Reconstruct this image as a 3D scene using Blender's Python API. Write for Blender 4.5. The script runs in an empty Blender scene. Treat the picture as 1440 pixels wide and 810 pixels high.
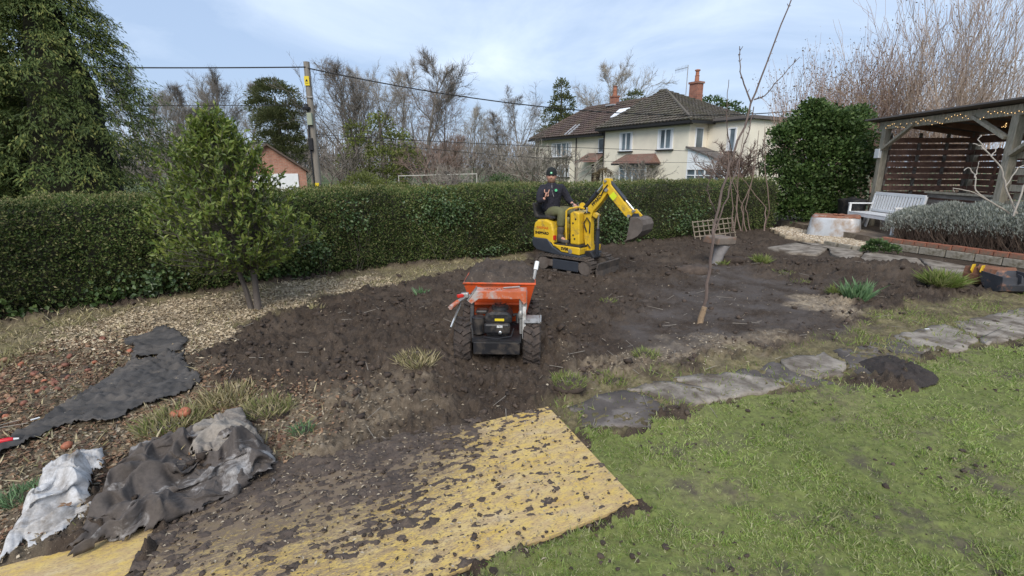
import bpy, bmesh, math, random
import numpy as np
from mathutils import Vector, Matrix

random.seed(7)
RNG = np.random.default_rng(11)
SC = bpy.context.scene
COL = SC.collection
R = math.radians
PI = math.pi

# ------------------------------------------------------------------ camera
CAM_H, PITCH, FPX = 1.78, R(14.0), 683.0
cam = bpy.data.cameras.new('camera')
cam.sensor_width = 36.0
cam.lens = 36.0 * FPX / 1440.0
cam.clip_start = 0.05
cam.clip_end = 3000
camo = bpy.data.objects.new('camera', cam)
camo.location = (0, 0, CAM_H)
camo.rotation_euler = (R(90) - PITCH, 0, 0)
COL.objects.link(camo)
SC.camera = camo

# ------------------------------------------------------------------ sky, sun, exposure
SUN_EL, SUN_AZ = R(42), R(188)          # soft light from high up, behind the viewer
world = bpy.data.worlds.new('World')
SC.world = world
world.use_nodes = True
wn, wl = world.node_tree.nodes, world.node_tree.links
wn.clear()
w_out = wn.new('ShaderNodeOutputWorld')
w_bg = wn.new('ShaderNodeBackground')
w_bg.inputs['Strength'].default_value = 0.11
w_sky = wn.new('ShaderNodeTexSky')
w_sky.sky_type = 'NISHITA'
w_sky.sun_disc = False
w_sky.sun_elevation = SUN_EL
w_sky.sun_rotation = SUN_AZ
w_sky.air_density = 1.0
w_sky.dust_density = 2.0
w_sky.ozone_density = 1.5
w_geo = wn.new('ShaderNodeTexCoord')
w_map = wn.new('ShaderNodeMapping')
w_map.inputs['Scale'].default_value = (1.0, 1.0, 2.3)
w_map.inputs['Location'].default_value = (3.7, 1.3, 0.4)
w_n1 = wn.new('ShaderNodeTexNoise')
w_n1.inputs['Scale'].default_value = 2.6
w_n1.inputs['Detail'].default_value = 7.0
w_n1.inputs['Roughness'].default_value = 0.56
w_n1.inputs['Distortion'].default_value = 0.6
w_r1 = wn.new('ShaderNodeValToRGB')
w_r1.color_ramp.elements[0].position = 0.40
w_r1.color_ramp.elements[1].position = 0.76
w_c1 = wn.new('ShaderNodeMix')
w_c1.data_type = 'RGBA'
w_c1.inputs[6].default_value = (1.85, 2.4, 3.35, 1)      # thin grey-blue cloud sheet
w_c1.inputs[7].default_value = (3.6, 4.05, 4.7, 1)      # brighter breaks
w_c2 = wn.new('ShaderNodeMix')
w_c2.data_type = 'RGBA'
w_c2.inputs[0].default_value = 0.86
wl.new(w_geo.outputs['Generated'], w_map.inputs['Vector'])
wl.new(w_map.outputs['Vector'], w_n1.inputs['Vector'])
wl.new(w_n1.outputs['Fac'], w_r1.inputs['Fac'])
wl.new(w_r1.outputs['Color'], w_c1.inputs[0])
wl.new(w_sky.outputs['Color'], w_c2.inputs[6])
wl.new(w_c1.outputs[2], w_c2.inputs[7])
wl.new(w_c2.outputs[2], w_bg.inputs['Color'])
wl.new(w_bg.outputs['Background'], w_out.inputs['Surface'])

sun = bpy.data.lights.new('sun', 'SUN')
sun.energy = 1.3
sun.angle = R(32)
sun.color = (1.0, 0.95, 0.88)
suno = bpy.data.objects.new('sun', sun)
sdir = Vector((math.sin(SUN_AZ) * math.cos(SUN_EL), math.cos(SUN_AZ) * math.cos(SUN_EL), math.sin(SUN_EL)))
suno.rotation_euler = (-sdir).to_track_quat('-Z', 'Y').to_euler()
suno.location = sdir * 60
COL.objects.link(suno)

SC.view_settings.view_transform = 'Standard'
SC.view_settings.look = 'None'
SC.view_settings.exposure = 1.2
SC.view_settings.gamma = 1.0
SC.view_settings.use_curve_mapping = False
SC.render.engine = 'CYCLES'
SC.cycles.use_denoising = True
SC.cycles.max_bounces = 6
SC.cycles.diffuse_bounces = 3
SC.cycles.glossy_bounces = 2
SC.cycles.transmission_bounces = 4
SC.cycles.transparent_max_bounces = 6
SC.cycles.caustics_reflective = False
SC.cycles.caustics_refractive = False


# ------------------------------------------------------------------ pixel -> place helpers (1440 x 810 photograph)
def ray(px, py):
    xc, yc = (px - 720.0) / FPX, (405.0 - py) / FPX
    c, s = math.cos(PITCH), math.sin(PITCH)
    return xc, c + yc * s, -s + yc * c


def g(px, py, z=0.0):
    """ground point (x, y) under a pixel"""
    a, b, c = ray(px, py)
    t = (z - CAM_H) / c
    return a * t, b * t


def at(px, py, Y):
    """point on the pixel's sight line at distance Y"""
    a, b, c = ray(px, py)
    t = Y / b
    return Vector((a * t, Y, CAM_H + c * t))


def S(r, gg, b):
    f = lambda v: (v / 255 / 12.92) if v / 255 <= 0.04045 else ((v / 255 + 0.055) / 1.055) ** 2.4
    return (f(r), f(gg), f(b))


# ------------------------------------------------------------------ numpy noise
_perm = np.concatenate([RNG.permutation(512)] * 3)
_ga = RNG.uniform(0, 2 * PI, 512)
_gx, _gy = np.cos(_ga), np.sin(_ga)


def perlin(x, y, seed=0):
    x = np.asarray(x, float) + seed * 17.31
    y = np.asarray(y, float) + seed * 9.77
    xi, yi = np.floor(x).astype(int), np.floor(y).astype(int)
    xf, yf = x - xi, y - yi
    u, v = xf * xf * xf * (xf * (xf * 6 - 15) + 10), yf * yf * yf * (yf * (yf * 6 - 15) + 10)

    def gr(ix, iy, dx, dy):
        h = _perm[(_perm[ix & 511] + iy) & 511]
        return _gx[h] * dx + _gy[h] * dy
    a, b = gr(xi, yi, xf, yf), gr(xi + 1, yi, xf - 1, yf)
    c, d = gr(xi, yi + 1, xf, yf - 1), gr(xi + 1, yi + 1, xf - 1, yf - 1)
    return 1.5 * ((a * (1 - u) + b * u) * (1 - v) + (c * (1 - u) + d * u) * v)


def fbm(x, y, octs=4, seed=0, gain=0.5):
    s, a, f = 0, 1.0, 1.0
    for i in range(octs):
        s = s + a * perlin(x * f, y * f, seed + i * 3)
        a *= gain
        f *= 2.03
    return s


def sstep(a, b, x):
    t = np.clip((x - a) / (b - a), 0, 1)
    return t * t * (3 - 2 * t)


def poly_in(x, y, pts, soft=0.1, wob=0.12, wf=2.0, seed=0):
    """soft 0..1 mask of a polygon with a wobbly edge"""
    x, y = np.asarray(x, float), np.asarray(y, float)
    d = np.full(x.shape, 1e9)
    inside = np.zeros(x.shape, bool)
    n = len(pts)
    for i in range(n):
        (x0, y0), (x1, y1) = pts[i], pts[(i + 1) % n]
        ex, ey = x1 - x0, y1 - y0
        L = ex * ex + ey * ey + 1e-12
        t = np.clip(((x - x0) * ex + (y - y0) * ey) / L, 0, 1)
        d = np.minimum(d, np.hypot(x - x0 - t * ex, y - y0 - t * ey))
        if abs(ey) > 1e-12:
            inside ^= ((y0 > y) != (y1 > y)) & (x < (x1 - x0) * (y - y0) / ey + x0)
    sd = np.where(inside, d, -d)
    if wob:
        sd = sd + wob * fbm(x * wf, y * wf, 3, seed + 40)
    return sstep(-soft, soft, sd)


# ------------------------------------------------------------------ object helpers
def tag(o, label=None, cat=None, group=None, kind=None):
    if label:
        o['label'] = label
    if cat:
        o['category'] = cat
    if group:
        o['group'] = group
    if kind:
        o['kind'] = kind
    return o


def empty(name, loc=(0, 0, 0), rz=0.0, label=None, cat=None, group=None):
    o = bpy.data.objects.new(name, None)
    o.empty_display_size = 0.2
    o.location = loc
    o.rotation_euler = (0, 0, rz)
    COL.objects.link(o)
    return tag(o, label, cat, group)


def link(name, me, material=None, parent=None, smooth=False):
    if material is not None and not me.materials:
        me.materials.append(material)
    o = bpy.data.objects.new(name, me)
    COL.objects.link(o)
    if parent is not None:
        o.parent = parent
    if smooth:
        me.shade_smooth()
    return o


def np_mesh(name, V, F, smooth=False):
    """V (n,3); F (m,k) array of k-gons"""
    V = np.ascontiguousarray(V, dtype=np.float32)
    F = np.ascontiguousarray(F, dtype=np.int32)
    me = bpy.data.meshes.new(name)
    m, k = F.shape
    me.vertices.add(len(V))
    me.vertices.foreach_set('co', V.ravel())
    me.loops.add(m * k)
    me.loops.foreach_set('vertex_index', F.ravel())
    me.polygons.add(m)
    me.polygons.foreach_set('loop_start', np.arange(0, m * k, k, dtype=np.int32))
    me.polygons.foreach_set('use_smooth', np.full(m, smooth, dtype=bool))
    me.update(calc_edges=True)
    return me


def copy_tree(o, parent=None):
    c = o.copy()
    COL.objects.link(c)
    c.parent = parent
    for ch in list(o.children):
        copy_tree(ch, c)
    return c


class MB:
    """collects simple shapes into ONE mesh"""

    def __init__(self):
        self.v, self.f, self.uv = [], [], {}

    def add(self, vs, fs, M=None):
        b = len(self.v)
        for p in vs:
            p = Vector(p)
            self.v.append(M @ p if M is not None else p)
        for f in fs:
            self.f.append([b + i for i in f])
        return self

    def box(self, c, s, M=None, rot=None, taper=1.0):
        hx, hy, hz = s[0] / 2, s[1] / 2, s[2] / 2
        vs = []
        for z in (-1, 1):
            k = taper if z > 0 else 1.0
            for x, y in ((-1, -1), (1, -1), (1, 1), (-1, 1)):
                vs.append(Vector((x * hx * k, y * hy * k, z * hz)))
        T = Matrix.Translation(Vector(c))
        if rot is not None:
            T = T @ rot.to_4x4()
        if M is not None:
            T = M @ T
        return self.add(vs, [(0, 3, 2, 1), (4, 5, 6, 7), (0, 1, 5, 4), (1, 2, 6, 5), (2, 3, 7, 6), (3, 0, 4, 7)], T)

    def bar(self, p, q, w, h, up=(0, 0, 1), M=None):
        """box from p to q, w across, h along up"""
        p, q = Vector(p), Vector(q)
        d = (q - p)
        L = d.length
        d.normalize()
        up = Vector(up)
        s = d.cross(up)
        if s.length < 1e-5:
            s = d.cross(Vector((1, 0, 0)))
        s.normalize()
        u = s.cross(d).normalized()
        rot = Matrix((d, s, u)).transposed()
        return self.box((p + q) / 2, (L, w, h), M, rot)

    def prism(self, poly, y0, y1, M=None):
        """polygon of (x, z) extruded along y"""
        n = len(poly)
        a = sum(poly[i][0] * poly[(i + 1) % n][1] - poly[(i + 1) % n][0] * poly[i][1] for i in range(n))
        if a < 0:
            poly = poly[::-1]
        vs = [(x, y0, z) for x, z in poly] + [(x, y1, z) for x, z in poly]
        fs = [list(range(n)), list(range(2 * n - 1, n - 1, -1))]
        for i in range(n):
            j = (i + 1) % n
            fs.append((i, i + n, j + n, j))
        return self.add(vs, fs, M)

    def tube(self, pts, r, n=8, M=None, caps=True, closed=False):
        pts = [Vector(p) for p in pts]
        rs = r if isinstance(r, (list, tuple)) else [r] * len(pts)
        vs, fs = [], []
        m = len(pts)
        prev = None
        for i, p in enumerate(pts):
            a = pts[(i - 1) % m] if (i > 0 or closed) else p
            b = pts[(i + 1) % m] if (i < m - 1 or closed) else p
            d = (b - a).normalized()
            if prev is None:
                prev = d.orthogonal().normalized()
            s = (prev - d * prev.dot(d))
            s = s.normalized() if s.length > 1e-6 else d.orthogonal().normalized()
            prev = s
            t = d.cross(s)
            for k in range(n):
                ang = 2 * PI * k / n
                vs.append(p + (s * math.cos(ang) + t * math.sin(ang)) * rs[i])
        for i in range(m if closed else m - 1):
            i2 = (i + 1) % m
            for k in range(n):
                k2 = (k + 1) % n
                fs.append((i * n + k, i * n + k2, i2 * n + k2, i2 * n + k))
        if caps and not closed:
            fs.append(list(range(n - 1, -1, -1)))
            fs.append([(m - 1) * n + k for k in range(n)])
        return self.add(vs, fs, M)

    def lathe(self, prof, n=16, M=None):
        """profile of (r, z) about z"""
        vs, fs = [], []
        for r, z in prof:
            for k in range(n):
                a = 2 * PI * k / n
                vs.append((r * math.cos(a), r * math.sin(a), z))
        for i in range(len(prof) - 1):
            for k in range(n):
                k2 = (k + 1) % n
                fs.append((i * n + k, i * n + k2, (i + 1) * n + k2, (i + 1) * n + k))
        fs.append(list(range(n - 1, -1, -1)))
        fs.append([(len(prof) - 1) * n + k for k in range(n)])
        return self.add(vs, fs, M)

    def ball(self, c, r, M=None, seg=12, rings=8):
        vs, fs = [], []
        rx, ry, rz = r if isinstance(r, (tuple, list)) else (r, r, r)
        for i in range(rings + 1):
            th = PI * i / rings
            for k in range(seg):
                a = 2 * PI * k / seg
                vs.append((c[0] + rx * math.sin(th) * math.cos(a), c[1] + ry * math.sin(th) * math.sin(a), c[2] - rz * math.cos(th)))
        for i in range(rings):
            for k in range(seg):
                k2 = (k + 1) % seg
                fs.append((i * seg + k, i * seg + k2, (i + 1) * seg + k2, (i + 1) * seg + k))
        return self.add(vs, fs, M)

    def mesh(self, name):
        me = bpy.data.meshes.new(name)
        me.from_pydata([tuple(p) for p in self.v], [], self.f)
        me.update()
        return me

    def build(self, name, material, parent=None, smooth=False, bevel=0.0, seg=2):
        o = link(name, self.mesh(name), material, parent, False)
        if smooth:
            o.data.shade_smooth()
            try:
                o.data.set_sharp_from_angle(angle=R(38))
            except Exception:
                pass
        if bevel:
            m = o.modifiers.new('bevel', 'BEVEL')
            m.width = bevel
            m.segments = seg
            m.limit_method = 'ANGLE'
            m.angle_limit = R(35)
        return o


def text_mesh(name, s, size, material, parent, M, depth=0.0006, bold=0.0):
    """flat print: letters as thin raised shapes lying in M's xy plane"""
    cu = bpy.data.curves.new(name, 'FONT')
    cu.body = s
    cu.size = size
    cu.extrude = depth
    cu.offset = bold
    cu.align_x = 'CENTER'
    cu.align_y = 'CENTER'
    cu.resolution_u = 2
    tmp = bpy.data.objects.new('tmp_text', cu)
    COL.objects.link(tmp)
    dg = bpy.context.evaluated_depsgraph_get()
    me = bpy.data.meshes.new_from_object(tmp.evaluated_get(dg))
    bpy.data.objects.remove(tmp)
    bpy.data.curves.remove(cu)
    me.materials.clear()
    o = link(name, me, material, parent)
    o.matrix_local = M
    return o


# ------------------------------------------------------------------ foliage helpers
def unit(v):
    return v / (np.linalg.norm(v, axis=-1, keepdims=True) + 1e-9)


def rand_dirs(n):
    return unit(RNG.normal(size=(n, 3)))


def leaf_arrays(P, D, N, L, W, fold=0.12):
    """rhombic folded leaves: base P, direction D, rough normal N"""
    n = len(P)
    D = unit(D)
    Sx = unit(np.cross(D, N))
    Nn = np.cross(Sx, D)
    L = np.broadcast_to(np.asarray(L, float), (n,))[:, None]
    W = np.broadcast_to(np.asarray(W, float), (n,))[:, None]
    mid = P + D * L * 0.48 + Nn * (L * fold)
    V = np.stack([P, mid + Sx * W * 0.5, P + D * L, mid - Sx * W * 0.5], 1).reshape(-1, 3)
    F = np.arange(n * 4).reshape(n, 4)
    return V, F


def blade_arrays(P, D, L, W):
    """grass blades: triangles bending a little"""
    n = len(P)
    side = unit(np.cross(D, RNG.normal(size=(n, 3))))
    L = np.broadcast_to(np.asarray(L, float), (n,))[:, None]
    W = np.broadcast_to(np.asarray(W, float), (n,))[:, None]
    D = unit(D)
    bend = unit(RNG.normal(size=(n, 3)) * np.array([1, 1, 0.0])) * L * 0.28
    V = np.stack([P - side * W / 2, P + side * W / 2, P + D * L * 0.55 + side * W * 0.4 + bend * 0.25, P + D * L + bend], 1).reshape(-1, 3)
    F = np.arange(n * 4).reshape(n, 4)
    return V, F


def seg_arrays(A, B, ra, rb, k=3):
    """straight tapered twigs"""
    A, B = np.asarray(A, float), np.asarray(B, float)
    n = len(A)
    D = unit(B - A)
    ref = np.where(np.abs(D[:, 2:3]) < 0.9, np.array([[0, 0, 1.0]]), np.array([[1.0, 0, 0]]))
    s = unit(np.cross(D, ref))
    t = np.cross(D, s)
    ra = np.broadcast_to(np.asarray(ra, float), (n,))[:, None]
    rb = np.broadcast_to(np.asarray(rb, float), (n,))[:, None]
    rings = []
    for (C, r) in ((A, ra), (B, rb)):
        for q in range(k):
            a = 2 * PI * q / k
            rings.append(C + (s * math.cos(a) + t * math.sin(a)) * r)
    V = np.stack(rings, 1).reshape(-1, 3)
    base = (np.arange(n) * 2 * k)[:, None]
    fs = []
    for q in range(k):
        q2 = (q + 1) % k
        fs.append(np.concatenate([base + q, base + q2, base + k + q2, base + k + q], 1))
    F = np.stack(fs, 1).reshape(-1, 4)
    return V, F


def join_arrays(parts):
    Vs, Fs, b = [], [], 0
    for V, F in parts:
        Vs.append(V)
        Fs.append(F + b)
        b += len(V)
    return np.concatenate(Vs), np.concatenate(Fs)


# ------------------------------------------------------------------ materials
def nodes_of(name):
    m = bpy.data.materials.new(name)
    m.use_nodes = True
    nt = m.node_tree
    bs = nt.nodes['Principled BSDF']
    return m, nt, nt.nodes, nt.links, bs


def nd(nt, kind, **kw):
    n = nt.nodes.new(kind)
    for k, v in kw.items():
        if k in n.inputs:
            n.inputs[k].default_value = v
        else:
            setattr(n, k, v)
    return n


def mixc(nt, fac, a, b, blend='MIX'):
    n = nt.nodes.new('ShaderNodeMix')
    n.data_type = 'RGBA'
    n.blend_type = blend
    for i, v in ((0, fac), (6, a), (7, b)):
        if hasattr(v, 'is_output'):
            nt.links.new(v, n.inputs[i])
        elif i == 0:
            n.inputs[0].default_value = v
        else:
            n.inputs[i].default_value = (*v[:3], 1)
    return n.outputs[2]


def ramp(nt, src, stops):
    n = nt.nodes.new('ShaderNodeValToRGB')
    cr = n.color_ramp
    while len(cr.elements) < len(stops):
        cr.elements.new(0.5)
    for e, (p, c) in zip(cr.elements, stops):
        e.position = p
        e.color = (*c, 1) if len(c) == 3 else c
    nt.links.new(src, n.inputs['Fac'])
    return n.outputs['Color']


def grey(v):
    return (v, v, v)


def noise(nt, scale, detail=4, rough=0.55, vec=None, dist=0.0, coord='Object'):
    n = nd(nt, 'ShaderNodeTexNoise', Scale=scale, Detail=detail, Roughness=rough, Distortion=dist)
    if vec is None:
        tc = nt.nodes.new('ShaderNodeTexCoord')
        vec = tc.outputs[coord]
    nt.links.new(vec, n.inputs['Vector'])
    return n.outputs['Fac']


def mapped(nt, scale=(1, 1, 1), rot=(0, 0, 0), coord='Object'):
    tc = nt.nodes.new('ShaderNodeTexCoord')
    mp = nt.nodes.new('ShaderNodeMapping')
    mp.inputs['Scale'].default_value = scale
    mp.inputs['Rotation'].default_value = rot
    nt.links.new(tc.outputs[coord], mp.inputs['Vector'])
    return mp.outputs['Vector']


def bump(nt, bs, src, strength=0.4, dist=0.02):
    b = nt.nodes.new('ShaderNodeBump')
    b.inputs['Strength'].default_value = strength
    b.inputs['Distance'].default_value = dist
    nt.links.new(src, b.inputs['Height'])
    nt.links.new(b.outputs['Normal'], bs.inputs['Normal'])


def pm(name, base, rough=0.75, var=0.2, scale=6.0, dirt=None, dirt_lo=0.52, dirt_hi=0.66, dirt_scale=5.0, bmp=0.15, bscale=40.0,
       bdist=0.01, metal=0.0, spec=0.35, island=0.0, stretch=None):
    """painted / weathered surface: base colour with noise, optional second colour of dirt, rust or lichen in blotches"""
    m, nt, ns, ls, bs = nodes_of(name)
    vec = mapped(nt, stretch) if stretch else None
    n1 = noise(nt, scale, 5, 0.6, vec)
    lo = tuple(c * (1 - var) for c in base)
    hi = tuple(min(1, c * (1 + var)) for c in base)
    col = ramp(nt, n1, [(0.3, lo), (0.7, hi)])
    if island:
        gi = ns.new('ShaderNodeNewGeometry')
        k = ramp(nt, gi.outputs['Random Per Island'], [(0, grey(1 - island)), (1, grey(1 + island))])
        col = mixc(nt, 1.0, col, k, 'MULTIPLY')
    if dirt:
        n2 = noise(nt, dirt_scale, 7, 0.65, vec, 0.3)
        f = ramp(nt, n2, [(dirt_lo, grey(0)), (dirt_hi, grey(1))])
        col = mixc(nt, f, col, dirt)
    ls.new(col, bs.inputs['Base Color'])
    bs.inputs['Roughness'].default_value = rough
    bs.inputs['Metallic'].default_value = metal
    bs.inputs['Specular IOR Level'].default_value = spec
    if bmp:
        bump(nt, bs, noise(nt, bscale, 4, 0.6, vec), bmp, bdist)
    return m


def leafmat(name, cols, rough=0.5, trans=0.25, spec=0.4, var_scale=1.2, var=0.25):
    """foliage: colour picked per leaf, slow variation through the plant, some light through the leaf"""
    m, nt, ns, ls, bs = nodes_of(name)
    gi = ns.new('ShaderNodeNewGeometry')
    k = len(cols)
    col = ramp(nt, gi.outputs['Random Per Island'], [(i / max(1, k - 1), c) for i, c in enumerate(cols)])
    n1 = noise(nt, var_scale, 3, 0.6)
    col = mixc(nt, 1.0, col, ramp(nt, n1, [(0.3, grey(1 - var)), (0.7, grey(1 + var))]), 'MULTIPLY')
    ls.new(col, bs.inputs['Base Color'])
    bs.inputs['Roughness'].default_value = rough
    bs.inputs['Specular IOR Level'].default_value = spec
    if trans:
        tr = ns.new('ShaderNodeBsdfTranslucent')
        ls.new(col, tr.inputs['Color'])
        mx = ns.new('ShaderNodeMixShader')
        mx.inputs[0].default_value = trans
        ls.new(bs.outputs[0], mx.inputs[1])
        ls.new(tr.outputs[0], mx.inputs[2])
        ls.new(mx.outputs[0], ns['Material Output'].inputs['Surface'])
    return m


def glassmat(name, tint=(0.05, 0.06, 0.07)):
    m, nt, ns, ls, bs = nodes_of(name)
    n1 = noise(nt, 0.8, 3)
    ls.new(ramp(nt, n1, [(0.3, tuple(c * 0.5 for c in tint)), (0.7, tuple(c * 1.9 for c in tint))]), bs.inputs['Base Color'])
    bs.inputs['Roughness'].default_value = 0.06
    bs.inputs['Specular IOR Level'].default_value = 0.8
    return m


MT = {}
MT['bark'] = pm('bark', (0.12, 0.10, 0.085), 0.9, 0.35, 9, dirt=(0.13, 0.15, 0.09), dirt_scale=4, bmp=0.5, stretch=(1, 1, 0.25))
MT['bare'] = pm('bare_twigs', (0.19, 0.165, 0.14), 0.9, 0.3, 0.6, bmp=0)
MT['bare2'] = pm('bare_twigs_reddish', (0.21, 0.15, 0.12), 0.9, 0.3, 0.6, bmp=0)
MT['bare3'] = pm('bare_twigs_pale', (0.27, 0.24, 0.20), 0.9, 0.3, 0.6, bmp=0)
MT['oldwood'] = pm('weathered_wood', (0.36, 0.315, 0.24), 0.85, 0.3, 5, dirt=(0.21, 0.21, 0.14), dirt_lo=0.5, dirt_hi=0.7, dirt_scale=3, bmp=0.4, stretch=(6, 6, 1))
MT['slatwood'] = pm('dark_slat_wood', (0.26, 0.145, 0.105), 0.85, 0.3, 4, dirt=(0.13, 0.08, 0.062), dirt_scale=2.5, bmp=0.3)
MT['greywood'] = pm('grey_board', (0.24, 0.21, 0.18), 0.85, 0.25, 4, dirt=(0.13, 0.10, 0.08), dirt_scale=3, bmp=0.3, stretch=(1, 1, 6))
MT['whitepaint'] = pm('white_paint', (0.80, 0.80, 0.79), 0.5, 0.06, 5, dirt=(0.55, 0.54, 0.5), dirt_lo=0.6, dirt_hi=0.75, bmp=0.05)
MT['upvc'] = pm('white_frame', (0.80, 0.81, 0.82), 0.35, 0.04, 3, bmp=0)
MT['black'] = pm('black_metal', (0.02, 0.02, 0.022), 0.45, 0.3, 8, dirt=(0.07, 0.055, 0.045), dirt_lo=0.55, dirt_hi=0.75, dirt_scale=9, bmp=0.1)
MT['plastic'] = pm('black_plastic', (0.018, 0.018, 0.02), 0.4, 0.2, 6, dirt=(0.10, 0.082, 0.066), dirt_lo=0.48, dirt_hi=0.72, dirt_scale=9, bmp=0.05)
MT['steel'] = pm('dull_steel', (0.36, 0.35, 0.33), 0.45, 0.25, 8, dirt=(0.10, 0.08, 0.06), dirt_lo=0.5, dirt_hi=0.72, dirt_scale=9, bmp=0.1, metal=0.5)
MT['chrome'] = pm('bright_rod', (0.62, 0.62, 0.62), 0.2, 0.05, 8, bmp=0, metal=0.9)
MT['yellow'] = pm('yellow_paint', (0.66, 0.42, 0.025), 0.42, 0.10, 5, dirt=(0.22, 0.155, 0.075), dirt_lo=0.54, dirt_hi=0.74, dirt_scale=7, bmp=0.06, spec=0.4)
MT['orange'] = pm('orange_paint', (0.58, 0.085, 0.018), 0.5, 0.12, 5, dirt=(0.17, 0.09, 0.06), dirt_lo=0.52, dirt_hi=0.72, dirt_scale=6, bmp=0.05)
MT['print'] = pm('black_print', (0.012, 0.012, 0.012), 0.6, 0.1, 6, bmp=0)
MT['mudrubber'] = pm('muddy_rubber', (0.028, 0.026, 0.025), 0.85, 0.3, 10, dirt=(0.085, 0.065, 0.053), dirt_lo=0.38, dirt_hi=0.62, dirt_scale=9, bmp=0.6, bscale=45)

# ================================================================== GROUND
def gp(pts):
    return [g(a, b) for a, b in pts]


LAWN = gp([(660, 830), (897, 714), (812, 612), (880, 612), (1000, 573), (1120, 549), (1190, 545), (1285, 552), (1292, 508), (1310, 502), (1440, 487), (1640, 466)]) + [(9.5, 1.0), (6, 0.3), (-0.35, 0.3)]
ROUGH = gp([(780, 570), (860, 532), (960, 520), (1030, 502), (1120, 482), (1205, 470), (1215, 440), (1290, 430), (1350, 422), (1440, 402), (1640, 385), (1640, 470), (1440, 490), (1290, 505), (1200, 545), (1000, 575), (800, 615)])
VERGE = gp([(-260, 545), (0, 458), (250, 418), (480, 388), (620, 372), (740, 356), (745, 366), (640, 385), (560, 400), (440, 422), (390, 445), (300, 482), (270, 505), (230, 500), (190, 470), (100, 490), (0, 525), (-260, 640)])
CHIP = gp([(100, 462), (240, 425), (400, 405), (520, 392), (540, 402), (430, 425), (350, 452), (290, 492), (255, 512), (200, 484), (110, 492)])
LITTER = gp([(-260, 640), (0, 515), (110, 482), (190, 470), (260, 510), (290, 545), (430, 560), (440, 620), (400, 665), (300, 640), (130, 660), (0, 800), (-160, 900), (-260, 800)])
CHIP2 = gp([(330, 575), (460, 545), (580, 560), (640, 600), (540, 640), (430, 700), (380, 665), (400, 600)])
CHIP3 = gp([(770, 545), (800, 505), (900, 500), (1010, 478), (1100, 470), (1120, 482), (1030, 505), (900, 535)])
CHIP4 = gp([(1100, 418), (1190, 420), (1215, 440), (1200, 455), (1130, 435)])
COMPACT = gp([(820, 480), (900, 420), (1000, 372), (1080, 392), (1150, 402), (1205, 455), (1100, 475), (950, 505), (870, 500)])
BOARD = [(0.683, 2.27), (0.27, 3.35), (-1.82, 2.37), (-1.45, 1.20)]
BOARD2 = [(-1.52, 1.10), (-1.80, 2.10), (-3.5, 1.25), (-3.2, 0.30)]
MEMB = gp([(-60, 668), (20, 622), (100, 570), (180, 518), (250, 505), (288, 543), (215, 572), (150, 598), (112, 600), (60, 622), (0, 648), (-40, 690)])
MEMB2 = gp([(175, 482), (232, 462), (268, 478), (255, 500), (190, 512)])
HARD = gp([(1075, 326), (1105, 340), (1072, 352), (1110, 361), (1200, 375), (1260, 386), (1350, 402), (1410, 404), (1520, 424), (1640, 432), (1640, 385), (1440, 372), (1236, 345), (1270, 328), (1200, 316), (1100, 316)])
HEAP = g(520, 490)
HEAP2 = g(1270, 392)
HEAP3 = g(640, 378)
HEAP4 = g(590, 510)


def masks(x, y):
    m = {}
    m['lawn'] = poly_in(x, y, LAWN, 0.10, 0.10, 3.0, 1)
    m['rough'] = poly_in(x, y, ROUGH, 0.12, 0.22, 2.2, 2) * (1 - m['lawn'])
    m['verge'] = poly_in(x, y, VERGE, 0.15, 0.25, 1.7, 3)
    m['chip'] = np.clip(poly_in(x, y, CHIP, 0.2, 0.3, 1.8, 4) + 0.4 * poly_in(x, y, CHIP2, 0.25, 0.4, 1.6, 5)
                        + 0.6 * poly_in(x, y, CHIP3, 0.2, 0.3, 2.0, 6) + 0.8 * poly_in(x, y, CHIP4, 0.1, 0.2, 2.0, 7), 0, 1)
    m['litter'] = poly_in(x, y, LITTER, 0.2, 0.25, 2.0, 8)
    m['compact'] = poly_in(x, y, COMPACT, 0.35, 0.5, 0.9, 9)
    m['board'] = np.maximum(poly_in(x, y, BOARD, 0.05, 0), poly_in(x, y, BOARD2, 0.05, 0))
    m['memb'] = np.maximum(poly_in(x, y, MEMB, 0.04, 0.045, 3.5, 401), poly_in(x, y, MEMB2, 0.04, 0.045, 3.5, 411))
    m['hard'] = poly_in(x, y, HARD, 0.10, 0.06, 2.0, 12)
    return m


def bump_at(x, y, c, r, h):
    return h * np.exp(-(((x - c[0]) ** 2 + (y - c[1]) ** 2) / (r * r)))


def ground_z(x, y, m=None):
    x, y = np.asarray(x, float), np.asarray(y, float)
    if m is None:
        m = masks(x, y)
    calm = np.clip(m['lawn'] + 0.75 * m['rough'] + 0.8 * m['verge'] + 0.7 * m['litter'] + 0.85 * m['compact'], 0, 1)
    far = sstep(16, 22, np.hypot(x, y - 3))
    rough = (1 - 0.86 * calm) * (1 - far)
    lump = 0.045 * fbm(x * 1.1, y * 1.1, 3, 21) + 0.062 * np.abs(fbm(x * 3.4, y * 3.4, 3, 22)) + 0.066 * np.abs(fbm(x * 8.0, y * 8.0, 3, 23, 0.65)) + 0.030 * fbm(x * 25.0, y * 25.0, 2, 24)
    z = rough * lump
    z = z + (1 - calm) * (bump_at(x, y, HEAP, 0.9, 0.10) + bump_at(x, y, HEAP3, 0.8, 0.10) + bump_at(x, y, HEAP4, 0.35, 0.08)) + bump_at(x, y, HEAP2, 0.55, 0.22) + 0.10 * bump_at(x, y, g(1190, 378), 0.6, 1.0)
    z = z + 0.012 * fbm(x * 2.0, y * 2.0, 3, 25) * calm + 0.008 * fbm(x * 14, y * 14, 2, 26)
    return z * (1 - m['board']) * (1 - 0.92 * m['hard']) - 0.012 * np.maximum(m['board'], m['hard'])


def gz(x, y):
    return float(ground_z(np.array([x]), np.array([y]))[0])


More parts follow.
